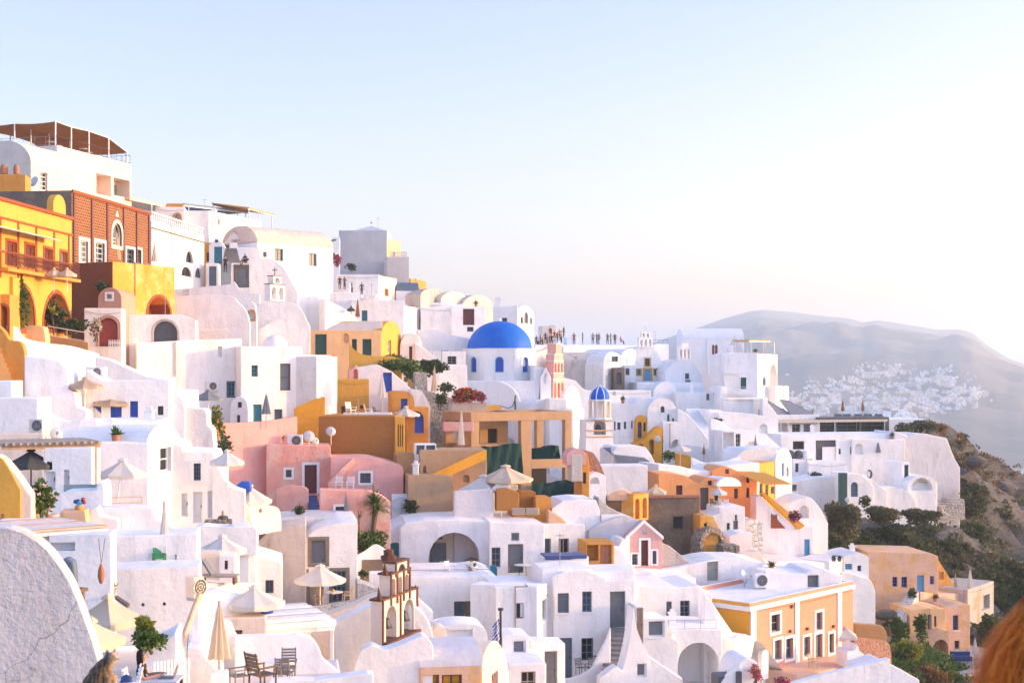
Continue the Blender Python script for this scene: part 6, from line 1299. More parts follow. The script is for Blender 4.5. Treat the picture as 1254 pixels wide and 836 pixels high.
B('planter_box','dark weathered crate planter near the bell tower','planter','browngrey',443,87,469,87.5,685,706,1.2)
bush('low plants in front of the dark crate planter',444,703,86,5,4,'leafdark',120,.2)
B('white_block','small white wall block below the dark crate planter','wall','white',453,84,474,84.5,701,720,1)
wall('pink white boulder like wall left of the green arch','white',436,86.99,490,87.96,[(436,682),(448,676),(460,668),(470,672),(480,680),(490,690)],730,1)
parasol('broad white parasol above the round white dome',311,719,736,76,760,46.67,'canvas',8)
g = G(); c = P(268,762,47); r = 44*47/F; g.lathe(c,[(r,-2),(r,0),(r*.95,.3*r),(r*.8,.62*r),(r*.55,.85*r),(r*.25,.97*r),(0,r)],30); tag(link('roof_dome',g,'white',None,c,smooth=60),'large round white dome under the broad white parasol','dome'); BASES.append((c-Vector((0,0,2)),3))
g = G(); c = P(327,752,46.5); g.lathe(c,[(0,0),(.2,.05),(.24,.25),(.15,.42),(0,.46)],12); tag(link('cushion',g,'blue',None,c,smooth=60),'bright blue cushion under the broad white parasol','cushion')
B('white_house','cream lit flat wall block with a small vent below the round dome','house','cream',266,45.5,326,46.2,757,840,1.6,f=[('w',288,771,297,778,'palewood',{'sill': False})])
wall('white wall with a scooped curved top in front of the round dome','white',232,42.5,290,43,[(232,737),(236,738),(243,752),(254,759),(274,761),(282,764),(287,776),(290,780)],850,.6)
closedparasol('tall folded yellow cream parasol in front of the scooped wall',268.5,741,807,826,29,36.5,'canvascream')
B('pedestal_block','white pedestal block under the folded yellow cream parasol','base','white',258,36,279,36.3,824,850,.6)
b = wall('white courtyard wall with a rounded right shoulder behind two garden chairs','white',288,42.31,425,43.1,[(288,780),(320,779),(350,779),(368,778),(382,783),(391,796),(396,808),(410,820),(425,836)],860,.6,sm=True)
b = slabroof('pergola','heavy white pergola of thick beams with one tall post','pergola',323,47,412,48,773,.22,3.2,'white',[376,408],850,'white')
fr = b[1]
for k in range(6): g = G(); g.box(fr.pt(-.05,fr.uv(323,772)[1]+.2,.1+k*.55),fr.U*(fr.W*.94),fr.N*.32,(0,0,.12)); link('beam',g,'rooflav' if k % 2 else 'white',b[0],b[2],bev=.02)
chair('slatted wooden garden chair facing away at the courtyard table',348,842,40.32,3.1,'greywood',.95); chair('grey slatted garden chair against the courtyard wall',353,835,40.24,.1,'greywood',.95); table('small white table between the two courtyard chairs',345,838,41,.5,'whitepaint',.72)
chair('folding dark slatted chair at the left of the courtyard',293,846,38.5,-1.0,'greywood',.95); chair('reddish brown deck chair tilted at the bottom edge',322,850,34.5,2.4,'brownwood',1.1)
B('terrace_floor','pale courtyard floor block under the garden chairs','terrace','rooflav',270,40.16,420,40.69,848,870,5)
wall('white front parapet along the bottom edge with a square right end','white',330,37,458,38,[(330,834),(360,832),(385,833),(400,831),(425,827),(450,824),(458,825)],870,.6,sm=False)
b = B('vault_roof','smooth cream vault roof rising toward the ornate bell tower','roof','white',412,61,500,61.5,None,860,1.5,top=[(412,762),(425,756),(440,748),(455,742),(470,740),(485,745),(500,765)],sm=True)
wall('long pale sloping roof edge behind the pergola climbing to the bell tower','cream',340,63,470,64,[(340,764),(370,759),(400,752),(430,742),(450,732),(470,726)],800,1.2,sm=True)
b = B('vault_roof','cream lit shoulder roof in front of the ornate bell tower','roof','white',430,49.62,530,50.32,None,870,0.9,top=[(430,836),(440,800),(455,790),(470,795),(488,790),(505,783),(520,778),(530,790)],sm=True)
wall('white wall rising behind the bell tower to the right','white',500,60.25,532,61.17,[(500,735),(510,742),(522,755),(528,768),(532,785)],830,1)
B('white_wall','white blank wall piece between the bell tower and the recessed door','wall','white',503,78,530,78.5,None,800,1,top=[(503,728),(515,735),(530,748)])
bt,fr,org = belfry('ornate cream bell tower with brown pilasters, hanging bells and pointed corner leaves',478,57.97,510,60.5,[(484,500,690,701,1),(478,502,704,732,3),(468,511,736,784,2)],'cream','rustdark',D=.5,pil='rustdark',topcross=False,base=True,name='bell_tower')
for px_,py in ((468,735),(510,732),(475,703),(500,702)):
    g = G(); u,z = fr.uv(px_,py); p = fr.pt(u,z,.1); g.tube(p,p+fr.U*(.15 if px_ > 488 else -.15)+Vector((0,0,.55)),.14,.01,6); link('finial',g,'rustdark',bt,org)
g = G(); u,z = fr.uv(492,690); g.lathe(fr.pt(u,z+.1,.6),[(.3,0),(.34,.2),(.2,.25),(.22,.45),(0,.5)],8); link('crown',g,'rustdark',bt,org)
g = G(); u,z = fr.uv(470,786); g.box(fr.pt(u-.1,z-.25,-.25),fr.U*(fr.uv(512,780)[0]-u+.3),fr.N*.85,(0,0,.24)); link('base',g,'rustdark',bt,org)
b = B('chapel','small chapel with a smooth lavender barrel roof and peach front with yellow windows','chapel','palepeach',514,49.88,591,50.38,817,900,4.2,vault=.62,vmat='rooflav',f=[('w',518,826,538,850,'brownwood',{'g': 'amber','m': (0,1)}),('w',541,826,566,850,'brownwood',{'g': 'amber','m': (1,1)}),])
b = B('chapel_gable','cream sunlit rounded gable of the lavender roofed chapel with a peach window','chapel','cream',591,50.6,623,54.5,None,900,3,top=[(591,816),(593,800),(600,787),(607,784),(613,790),(619,803),(623,824)],sm=True,f=[('w',602,826,610,850,'peach',{'m': (0,1)})])
c = P(613,815,64); rt = empty('flagpole',c,'dark flagpole with a furled blue and white striped flag','flagpole')
g = G(); g.tube(c,P(613,746,64),.07,.05,8); g.tube(P(613,747,64),P(613,744,64),.12,.12,8); link('pole',g,'darkmetal',rt,c)
g = G(); fp = P(612.3,757,63.95); NR,NC = 12,6
def fq(r_,c_): return fp+Vector((-.05-c_*.05+.03*math.sin(r_*.7),.07*math.sin(c_*2.2+r_*.25)-.02,-r_*.075-c_*.06))
for r_ in range(NR):
    g.mi = r_ % 2
    for c_ in range(NC): g.face([fq(r_,c_),fq(r_,c_+1),fq(r_+1,c_+1),fq(r_+1,c_)])
link('flag',g,['blue','whitepaint'],rt,c)
# ================================================================== centre bottom white houses
b = B('white_house','white house with a big cream lit arched porch, grey door and a sheeted pile','house','white',490,99.2,599,100,None,720,9,top=[(490,646),(497,640),(520,637),(560,636),(599,638)],
  f=[('N',525,652,587,704,None,{'dp': 2.6}),('d',530,670,550,706,'greydoor',{'off': 2.6}),('w',561,669,575,696,'taupe',{'off': 2.6,'m': (1,3),'g': 'glasscurtain'}),('w',536,655,545,665,'taupe',{'off': 2.6,'m': (0,0)})])
bmp = [c for c in b[0].children if c.name.startswith('wall')][0]; bmp.data.materials.append(M('cream'))  # warm light inside the porch is painted on as cream
for p in bmp.data.polygons:
    cy_ = (Vector(p.center)+Vector(b[2])-b[1].A).dot(b[1].N)
    if .05 < cy_ < 8 and abs(p.normal.z) < .99 and p.area > .02:
        u_ = (Vector(p.center)+Vector(b[2])-b[1].A).dot(b[1].U)
        if 1.9 < u_ < 6.4: p.material_index = 1
g = G(); fr = b[1]; u,z = fr.uv(580,704); g.lathe(fr.pt(u,z,1.2),[(.85,0),(.8,.4),(.55,.85),(.25,1.05),(0,1.1)],9); tag(link('sheeted_pile',g,'taupe',None,fr.pt(u,z,1.2),smooth=50),'pile under a taupe sheet in the arched porch','covered furniture')
wall('white house shoulder sloping left with a dark green arched gate','white',446,100.23,494,100.72,[(446,676),(456,668),(468,655),(480,646),(494,640)],730,5,f=[('D',473,664,494,702,'teal')])
b = B('white_house','white middle house with a grey door, small shutter window and taupe window','house','white',599,99.26,667,100.67,None,720,8,top=[(599,638),(620,640),(645,640),(667,641)],f=[('d',622,666,641,701,'greydoor'),('w',602,670,613,694,'taupe',{'m': (1,2),'g': 'glassblue'}),('w',626,652,636,662,'sage',{'m': (0,0),'g': 'glasscurtain'})])
b = B('white_house','white house end with two olive glazed windows over a dark pool ledge','house','white',666,102.78,716,104.7,None,720,6,top=[(666,641),(690,641),(716,642)],f=[('w',667,659,675,679,'sage',{'m': (0,0),'g': 'glassblue'}),('w',684,659,697,679,'sage',{'m': (1,0),'g': 'glass'})])
B('pool_ledge','narrow dark blue pool ledge below the two olive windows','pool','bluewhite',666,94.5,721,95.88,682,700,2.5); B('pool_water','dark water strip on the narrow pool ledge','water','navy',668,94.25,719,95.35,680.6,683,2.2,ext=.1)
b = B('wood_cabin','orange wooden bar cabin under a canvas roof','cabin','ochre',717,99.9,752,100.84,664,712,3,f=[('n',719,667,733,686,None,{'dp': .8}),('d',735,667,749,690,'terracotta',{})])
g = G(); fr = frame(715,105,754,106.5); a,c,d,e = fr.pt(.3,fr.uv(720,654)[1],3),fr.pt(fr.W,fr.uv(750,656)[1],3),fr.pt(fr.W,fr.uv(754,666)[1],-.3),fr.pt(0,fr.uv(715,666)[1],-.3); g.face([a,c,d,e]); g.face([q-Vector((0,0,.06)) for q in (a,c,d,e)]); tag(link('awning',g,'canvascream',None,e),'cream canvas roof over the orange wooden bar cabin','awning')
B('roof_deck','broad white roof deck with a folded grey cover and round dishes','roof','white',478,106,600,106.5,640,660,8,top=[(478,636),(500,632),(560,632),(600,636)])
dish('big pale round disc leaning on the white roof deck',491,617,12,105.67,.2,foot=634)
bush('dark blue plastic heap beside the big pale disc',504,621,105.16,8,10,'leafdark',200,.3)
B('cable_box','white blue electric cabinet behind the big pale disc','cabinet','bluewhite',480,105.79,502,106.27,605,640,.6)
g = G(); c = P(557,636,107.5)
rnd = random.Random(4)
for k in range(9): g.lathe(c+Vector((-1.0+k*.26,rnd.uniform(-.2,.2),0)),[(.36,0),(.42,.2),(.3,.48+.1*rnd.random()),(0,.6)],9,rnd.random(),1.2,1)
tag(link('covered_lounger',g,'canvasgrey',None,c,smooth=60),'lounger folded under a wrinkled grey cover on the roof deck','covered furniture')
for k in range(3): chair(['left','middle','right'][k]+' small white chair on the roof deck beside the wrinkled grey cover',518+k*7,634,109,.5*k,'whitepaint')
B('lattice_panel','pale lattice terrace panel under the wide cream parasols','wall','rooflav',556,101.87,604,102.34,598,632,.4,top=[(556,601),(600,598),(604,600)])
parasol('very wide cream parasol nearest the concrete frame',619,570,586,70,636,104.54,'canvascream',8)
parasol('flat white parasol to the left of the widest cream parasol',592,582,598,62,628,103.91,'canvas',4,.3)
parasol('small tilted white parasol between the wide cream parasols and the sofa',614,585,597,34,634,103.17,'canvas',4,.8)
B('terrace_bench','tan built in bench block on the terrace by the sofa cushions','bench','ochre',628,103.71,672,104.73,629,650,3,top=[(628,629),(672,628)])
B('tan_block','square brown terrace cube behind the sofa cushions','block','brown',637,105,656,106,602,640,2); B('tan_block','tall ochre pier right of the sofa cushions','block','ochre',656,104,675,106,609,650,2.5)
wall('tan triangular slope wall at the end of the sofa terrace','palepeach',672,103.15,694,105.2,[(672,624),(680,628),(688,634),(694,640)],660,2,sm=False)
for k in range(2):
    g = G(); c = P(635+k*17,630,101.5); g.cbox(c,.95,.3,.5); tag(link('cushion',g,'canvasbeige',None,c,bev=.08),['left','right'][k]+' beige sofa cushion on the tan bench block','cushion')
B('tan_wall','dark tan triangular tent side below the widest cream parasol','wall','brown',608,102.21,636,103.17,None,622,1,ext=.2,top=[(608,598),(620,597),(636,603)])
b = B('white_roof','bright white faceted roof vault below the green netting','roof','white',676,104.07,735,105.96,None,680,5,top=[(676,622),(690,613),(708,611),(730,612),(735,625)])
B('grey_yard','grey sloping yard wall with a pale rim under the ruin','wall','greystain',733,104.69,775,105.17,None,680,2,top=[(733,608),(745,620),(760,628),(775,634)])
B('white_ledge','pale ledge block at the foot of the grey sloping yard','wall','white',737,104.45,766,104.85,630,645,1.5)
B('roof_slope','large smooth grey lavender roof slope left of the pink gabled chapel','roof','rooflav',722,103.85,790,106.87,None,690,5,top=[(722,650),(735,641),(752,634),(770,632),(790,640)],sm=True)
b = B('pink_chapel','rose pink gabled chapel with white edges, a maroon door and blue side windows','chapel','rosy',767,103.48,811,105.05,None,700,1.4,top=[(767,657),(788.5,637),(811,656)],f=[('d',785,661,794,692,'maroon',{'t': 'whitepaint','tw': .16}),('w',774,678,781,691,'bluegrey',{'t': 'whitepaint','tw': .12}),('w',799,674,804,690,'bluegrey',{'t': 'whitepaint','tw': .12}),('w',786,645,792,654,'whitepaint',{'g': 'whitepaint','sill': False})])
fr = b[1]; g = G(); q = [fr.uv(*p) for p in ((766,657),(788.5,636),(812,656),(812,660),(788.5,640),(766,661))]; slab(g,fr,q,-.15,.2); part(b,'coping',g,'whitepaint')
g = G(); g.box(fr.pt(-.05,fr.uv(767,700)[1],-.06),fr.U*.3,fr.N*.3,(0,0,fr.uv(767,657)[1]-fr.uv(767,700)[1])); part(b,'corner_strip',g,'whitepaint')
belfry('orange ochre twin arch belfry behind the pink gabled chapel',776,110.87,794,112.29,[(776,794,606,636,2)],'orangeworn','ochre',D=1.2,topcross=False,bells=False,name='bell_tower')
b = B('white_house','white small pier house left of the pink gabled chapel','house','white',752,101.21,768,101.73,None,720,4,top=[(752,668),(758,668),(762,660),(768,660)])
wall('rubble speckled slope wall right of the pink gabled chapel','greystain',808,105.06,848,108.18,[(808,664),(820,668),(835,680),(848,690)],720,2,sm=False)
wall('curved white wall swelling down left of the pink gabled chapel','white',748,100.47,780,102.56,[(748,668),(758,672),(768,684),(780,698)],730,1)
wall('small pink white arch wall under the red coping','palepeach',745,111.04,775,111.43,[(745,608),(755,602),(765,600),(775,606)],611,.5,ext=.1)
b = B('white_house','big white lower house with a recessed bluish doorway','house','white',494,89.81,612,90.78,None,800,8,top=[(494,707),(540,706),(575,706),(590,704),(600,704),(612,709)],f=[('n',556,736,581,763,None,{'dp': .9}),('d',557,737,570,763,'bluegrey',{'off': .9}),('d',571,737,580,763,'taupe',{'off': .88})],bev=.1)
fr = frame(503,92.3,600,93); fence('thin grey terrace railing in front of the arched porch',[fr.pt(0,fr.uv(503,707)[1]),fr.pt(fr.W,fr.uv(600,706)[1])],.5,'metal',bars=1.1)
for k,px_ in enumerate((542,551,568,580)): chair(['first','second','third','fourth'][k]+' white chair from the left on the arched porch terrace',px_,705,98,k*.8,'whitepaint')
B('garden_fountain','dark teal conical cover on the porch terrace','cover','teal',601,96,609,96.3,None,706,.6,top=[(601,694),(605,691),(609,695)],ext=.3)
chair('white chair on the terrace outside the middle grey door',625,703,100,.4,'whitepaint'); table('white round table outside the middle grey door',640,704,99,.6,'whitepaint')
b = B('white_house','white cube house with one small brown window and a sunlit right edge','house','white',607,86.29,658,86.8,None,850,6,top=[(607,720),(630,719),(658,719)],f=[('w',632,738,642,757,'taupe',{'g': 'glass','m': (0,0)})])
b = B('white_house','tall shaded white return wall with a slit window beside the cube house','house','white',658,86.53,681,91.56,None,850,5,top=[(658,718),(668,714),(681,712)],f=[('w',664,735,669,756,'bluegrey')])
b = B('white_house','wide white house with paned blue grey windows, a blue door and outside stairs','house','white',678,88.88,778,89.87,None,850,7,top=[(678,704),(690,700),(722,699),(742,706),(743,710),(778,708)],
  f=[('w',683,726,697,750,'bluegrey',{'m': (1,2)}),('w',713,724,725,749,'bluegrey',{'m': (1,2)}),('d',682,781,701,830,'bluegrey'),('w',712,781,727,808,'bluegrey',{'m': (1,2)}),('d',747,724,766,768,'greydoor')],bev=.1)
B('white_house','white terrace wall with a thin rail below the pool ledge','house','white',664,89.24,725,90.61,697,720,4)
fence('thin dark railing on the terrace under the pool ledge',[P(668,697,98),P(722,696,99.2)],.55,'darkmetal',bars=1.0)
stairs('grey outside stairs climbing to the upper grey door',748,822,757,768,82.73,89.31,22,'greywood',9)
wall('curved white stair parapet left of the grey outside stairs','white',690,83.39,748,85.42,[(690,832),(708,828),(724,818),(734,800),(742,785),(748,768)],870,.4)
g = G(); c = P(732,812,86); rt = table('small dark table in the yard beneath the paned windows',733,818,86,.35,'darkgrey'); chair('weathered chair in the yard under the paned window, left',711,826,85,.5,'greywood'); chair('weathered chair in the yard under the paned window, right',722,826,84.07,-.5,'greywood')
b = B('white_cupboard','white cupboard block with a blank shuttered panel beside the flagpole','cabinet','white',615,69.73,648,70.72,None,830,2.5,top=[(615,778),(630,777),(648,778)],f=[('w',628,784,644,808,'whitepaint',{'g': 'glasscurtain','m': (0,0)})])
b = B('white_house','white yard wall with a narrow grey door near the bottom centre','house','white',650,72,692,72.6,None,870,2,top=[(650,785),(655,786),(692,787)],f=[('d',667,797,683,846,'greydoor')])
b = B('white_house','small white box house with a wooden framed window at the bottom edge','house','white',622,67.04,669,68.09,813,880,4,f=[('w',638,822,656,848,'palewood',{'m': (1,1)})])
b = B('barbecue_counter','rounded white counter with a dark stone front beside the recessed doorway','counter','white',532,76,597,76.8,None,800,3,top=[(532,775),(538,768),(560,764),(585,765),(594,770),(597,780)],sm=True,f=[('n',546,771,579,780,None,{'dp': .25})])
g = G(); fr = frame(545,77.9,580,78.3); slab(g,fr,[fr.uv(545,781),fr.uv(580,781),fr.uv(580,770),fr.uv(545,770)],-.02,.06); part(b,'stone_front',g,'browngrey')
B('bench_block','peach white chair shaped block left of the rounded counter','seat','cream',531,62.14,546,62.58,None,800,1.2,top=[(531,770),(535,767),(543,768),(546,775)],sm=True)
# ================================================================== H4 and peach house
b = B('white_house','white house with two paned windows behind a roof terrace railing','house','white',778,94.95,872,96.98,None,800,6,top=[(778,716),(800,718),(830,719),(855,716),(872,728)],f=[('w',816,736,823,758,'bluegrey',{'m': (1,2)}),('w',833,735,845,757,'bluegrey',{'m': (1,2)})])
B('white_roof','flat white roof terrace behind the two paned windows','roof','white',776,99.98,852,101.96,704,725,5,top=[(776,706),(800,703),(852,707)])
B('white_ledge','pale stair head ledge at the top of the grey outside stairs','wall','white',722,89.7,778,91.58,700,725,4)
b = B('white_house','white porch house with a deep teal shadowed arch','house','white',822,88.94,884,90.49,None,860,6,top=[(822,771),(850,770),(884,771)],f=[('N',830,787,880,845,None,{'dp': 3}),('d',834,800,846,838,'teal',{'off': 3}),('n',850,800,851,801,None,{'dp': .05})])
fr = frame(819,86.2,877,87.6); fence('thin grey railing on the roof of the teal arched porch',[fr.pt(0,fr.uv(819,771)[1]),fr.pt(fr.W,fr.uv(877,770)[1])],.6,'metal',bars=1.0)
b = B('white_house','white stair tower with a blank white shutter panel','house','white',779,88.12,830,90.21,None,860,3,top=[(779,742),(788,742),(789,757),(817,757),(818,778),(830,785)],f=[('w',794,760,814,779,'whitepaint',{'g': 'glasscurtain','m': (0,0)}),('d',779.5,744,788,788,'palewood')])
wall('white wall sloping down right under the blank shutter panel','white',788,80,836,82,[(788,798),(800,806),(820,820),(836,830)],870,.8,sm=False)
b = B('white_spire','white sculpted chimney like spire wall at the bottom centre','wall','white',757,77.12,800,78.14,None,870,1.5,top=[(757,832),(764,815),(770,790),(774,762),(775.5,745),(777,752),(780,770),(786,785),(792,800),(797,815),(800,836)],sm=True,f=[('w',780,812,792,828,'whitepaint',{'g': 'glasscurtain','m': (0,0),'sill': False})])
wall('rounded white bottom wall left of the sculpted spire','white',735,76.87,764,77.85,[(735,830),(745,822),(755,816),(764,822)],870,1)
b = B('white_house','white roof house behind the amber wall with a wooden gate','house','white',812,104.4,935,106.00,None,740,5,top=[(812,697),(830,694),(866,686),(880,684),(912,684),(935,688)],f=[('d',866,686,880,711,'sage')])
dish('tall pale dish leaning on the white roof above the amber wall',912,706,9,103,1.1,foot=722)
acunit('large grey air conditioner on the white roof above the amber wall',925,702,939,719,102.33,.2)
b = B('white_house','low white roof room with a grey door on top of the peach mansion','house','white',938,102.64,1031,104.25,None,740,5,top=[(938,700),(975,702),(986,702),(992,698),(1010,697),(1031,704)],f=[('d',989,704,1003,723,'greydoor')])
B('white_roof','flat white roof field behind the low roof room','roof','white',930,123.38,1026,127.75,688,720,7,top=[(930,690),(975,686),(1026,690)])
B('white_house','bright white stair head block at the right end of the white roofs','house','white',1016,126.99,1040,130.45,687,730,4)
for k,px_ in enumerate((1021,1028)): pot(['left','right'][k]+' dark potted shrub on the bright stair head block',px_,687,6,4,111,'darkgrey','leafdark',5,30)
b = B('mansion','peach mansion with white pilasters and white framed grey windows','house','peach',918,94.52,1045,104.37,738,840,8,
  f=[('w',944,753,955,772,'greydoor',{'t': 'whitepaint','tw': .2,'m': (0,1),'sill': False}),('w',999,750,1007,770,'greydoor',{'t': 'whitepaint','tw': .2,'m': (0,1),'sill': False}),('w',948,784,957,806,'greydoor',{'t': 'whitepaint','tw': .18,'m': (0,1),'sill': False}),('w',962,782,971,805,'greydoor',{'t': 'whitepaint','tw': .18,'m': (0,1),'sill': False}),('w',984,780,992,802,'greydoor',{'t': 'whitepaint','tw': .18,'m': (0,1),'sill': False}),('d',998,777,1007,812,'greydoor',{'t': 'whitepaint','tw': .2}),('w',1015,776,1021,798,'greydoor',{'t': 'whitepaint','tw': .18,'m': (0,1),'sill': False}),('w',1034,780,1038,787,'greydoor',{'t': 'whitepaint','tw': .16,'m': (0,0),'sill': False})],par=.3)
fr = b[1]; zt = b[3][0][1]
wl = [c for c in b[0].children if c.name.startswith('wall')][0]; wl.data.materials.append(M('amber')); wl.data.materials.append(M('white'))
for p in wl.data.polygons:
    if p.normal.dot(fr.U) < -.9 and (Vector(p.center)+Vector(b[2])-fr.A).dot(fr.U) < .2: p.material_index = 1
    if p.normal.z > .9: p.material_index = 2
for (xa,xb) in ((919,925),(973,978),(1025,1030)):
    ua,ub = fr.uv(xa,750)[0],fr.uv(xb,750)[0]; z = fr.uv(xa,825)[1]; g = G(); g.box(fr.pt(ua,z,-.08),fr.U*(ub-ua),fr.N*.078,(0,0,zt-.55-z)); part(b,'pilaster',g,'whitepaint')
g = G(); g.box(fr.pt(-.1,zt-.55,-.14),fr.U*(fr.W+.12),fr.N*.138,(0,0,.3)); part(b,'cornice',g,'whitepaint'); g = G(); Lf = sideL(fr,8); g.box(Lf.pt(4,zt-.548,-.14),Lf.U*4.0,Lf.N*.138,(0,0,.3)); part(b,'cornice',g,'whitepaint')
for (px_,py) in ((969,744),(967,774),(988,771),(1020,768)):
    g = G(); u,z = fr.uv(px_,py); g.box(fr.pt(u-.1,z,-.16),fr.U*.2,fr.N*.158,(0,0,.2)); part(b,'wall_lamp',g,'brownwood')
g = G(); f2 = frame(1010,95.5,1052,99); a = f2.pt(0,f2.uv(1012,783)[1],-1.2);
parasol('square white canopy at the right corner of the peach mansion',1036,768,778,36,806,103.39,'canvas',4,.6)
B('terrace_floor','pale orange terrace floor in front of the peach mansion','terrace','palepeach',976,94,1056,99.11,813,840,5,top=[(976,826),(1056,811)])
chair('pale folding chair outside the peach mansion door',996,818,94,.8,'palewood')
B('white_block','white stepped block at the right end of the peach mansion terrace','wall','white',1037,97,1064,100,None,850,2,top=[(1037,797),(1046,796),(1050,788),(1053,797),(1064,806)])
b = wall('white diagonal gable wall with a pink arched niche before the peach mansion','white',900,91.34,976,96.84,[(900,781),(906,778),(914,776),(924,784),(932,785),(940,795),(955,816),(970,832),(976,838)],880,1.2,sm=False,f=[('n',908,781,920,804,None,{'dp': .4}),('d',909,782,919,804,'greydoor',{'off': .38}),('W',933,796,941,830,'white',{'g': 'peach','m': (0,0),'sill': False})])
wall('white slanted roof wall cutting across the amber side of the peach mansion','white',862,91.6,912,92.62,[(862,726),(870,734),(884,755),(898,775),(912,790)],860,1.5,sm=False)
g = G(); c = P(922,838,79); b = B('white_house','small round white garden house with a dark iron rose trellis','house','white',898,76.65,935,77.62,None,880,3,top=arctop(898,935,835,806))
bush('bougainvillea with magenta blossoms on the round white garden house',926,824,76.43,8,12,'leafrust',160,.14,'climbing_plant','climbing plant',flowers='flowerpink',fn=60,ry=.4)
bush('lower magenta bougainvillea at the bottom edge',957,834,80,8,5,'leafdark',140,.16,flowers='flowerpink',fn=60)
B('bench','dark cushioned bench in the yard below the teal arch','bench','darkgrey',880,76.52,912,77.48,828,850,1.5)
B('chimney','small dark square flue beside the round garden house','chimney','darkgrey',902,76.36,909,76.62,822,832,.5)
wall('curved white yard wall left of the round garden house','white',884,76.35,908,78.34,[(884,836),(892,826),(900,818),(908,814)],880,.5)
b = wall('long white bottom right parapet in front of the peach mansion terrace','white',972,86,1090,88.50,[(972,836),(1000,828),(1040,818),(1088,806),(1090,806)],880,.6,sm=False)
b = B('white_house','plain white house corner at the bottom right with a tiny grey window','house','white',1060,92,1126,92.80,None,880,4,top=[(1060,822),(1090,812),(1105,820),(1126,832)],f=[('w',1080,828,1085,842,'greydoor',{'sill': False})])
# ================================================================== people, the cat and the woman in front
sk = ((.1,.1,.12),(.25,.1,.08),(.05,.08,.16),(.3,.28,.25),(.12,.14,.1),(.4,.2,.15))
for i,(px,py,k,Y,lb) in enumerate((
    (657,425,'stand',230,'person in tan clothes at the left end of the ridge path crowd'),(662,424,'lean',228,'person in rusty clothes beside the ridge hut doorway'),(668,421,'walk',232,'dark dressed person in front of the ridge hut doorway'),
    (673,420,'stand',230,'dark dressed person right under the ridge hut doorway'),(679,419,'lean',231,'person in reddish top where the tan ramp meets the ridge path'),(685.5,417,'stand',233,'dark figure close left of a taller figure above the tan ramp'),
    (690.5,414,'walk',234,'tall dark figure standing above the low bluish hut'),(703,422,'lean',226,'person in red looking out below the low bluish hut'),(713.5,421,'stand',234,'lone dark standing figure right of the low bluish hut'),
    (726,421.5,'stand',235,'thin dark figure left of a hugging pair on the ridge wall'),(731,421.5,'lean',235,'left figure of the pair on the ridge wall'),(733.5,421.5,'walk',236,'right figure of the pair on the ridge wall'),
    (744,422,'lean',236,'dark figure fourth from the right end of the ridge wall'),(748,422,'stand',237,'short figure third from the right end of the ridge wall'),(753,422,'walk',237,'pale topped figure second from the right end of the ridge wall'),(760,422,'sit',238,'person in red sitting at the right end of the ridge wall'))):
    person(lb,px,py,Y,k,.5+i*1.3,sk[i % 6] if 'red' not in lb else (.4,.08,.05),(.03,.035,.06),s=1.14)
for i,(px,py,lb) in enumerate(((659.5,430,'person in dark blue low on the tan ramp'),(664.5,428,'person in grey halfway up the tan ramp'),(670.5,426,'person in brown leaning on the tan ramp wall'),(675.5,424,'person in black near the top of the tan ramp'),(682.5,421,'person in green at the top end of the tan ramp'),(687.5,420,'small figure with a pale shirt beside the tall dark figure'))):
    person(lb,px,py,226-i*.7,('lean','walk','stand')[i % 3],i*2.1,((.03,.04,.1),(.12,.12,.13),(.16,.08,.04),(.015,.015,.02),(.05,.1,.05),(.4,.37,.33))[i],(.03,.03,.05),s=1.14)
person('person in black standing before the teal porch door',276,334,147.3,'stand',.3,(.01,.012,.02),(.012,.015,.03),group='people around the teal porch door')
person('person in a pink top standing left at the teal porch door',267,325,157.16,'lean',1,(.35,.14,.2),(.05,.07,.12),group='people around the teal porch door')
person('person in dark blue sitting on the wall above the brown doorway',300,325,148.3,'sit',-.6,(.01,.015,.04),(.01,.015,.03),group='people around the teal porch door')
person('boy with dark hair sitting at the courtyard planter',273,656,68.83,'sit',.3,(.1,.12,.08),(.06,.06,.07),group='people on the terraces')
for i,(px,py,Y,c_,lb) in enumerate(((416,355,173.6,(.03,.03,.05),'dark figure at the left on the mauve terrace'),(422,355,174.1,(.1,.1,.14),'grey figure in the middle of the mauve terrace'),(431,362,170.2,(.1,.3,.4),'person in light blue crossing the cafe terrace'),(443,363,170.2,(.05,.12,.08),'person in dark green on the cafe terrace'))):
    person(lb,px,py,Y,('walk','lean','stand','walk')[i],i,c_,(.04,.05,.08),group='people on the cafe terrace')
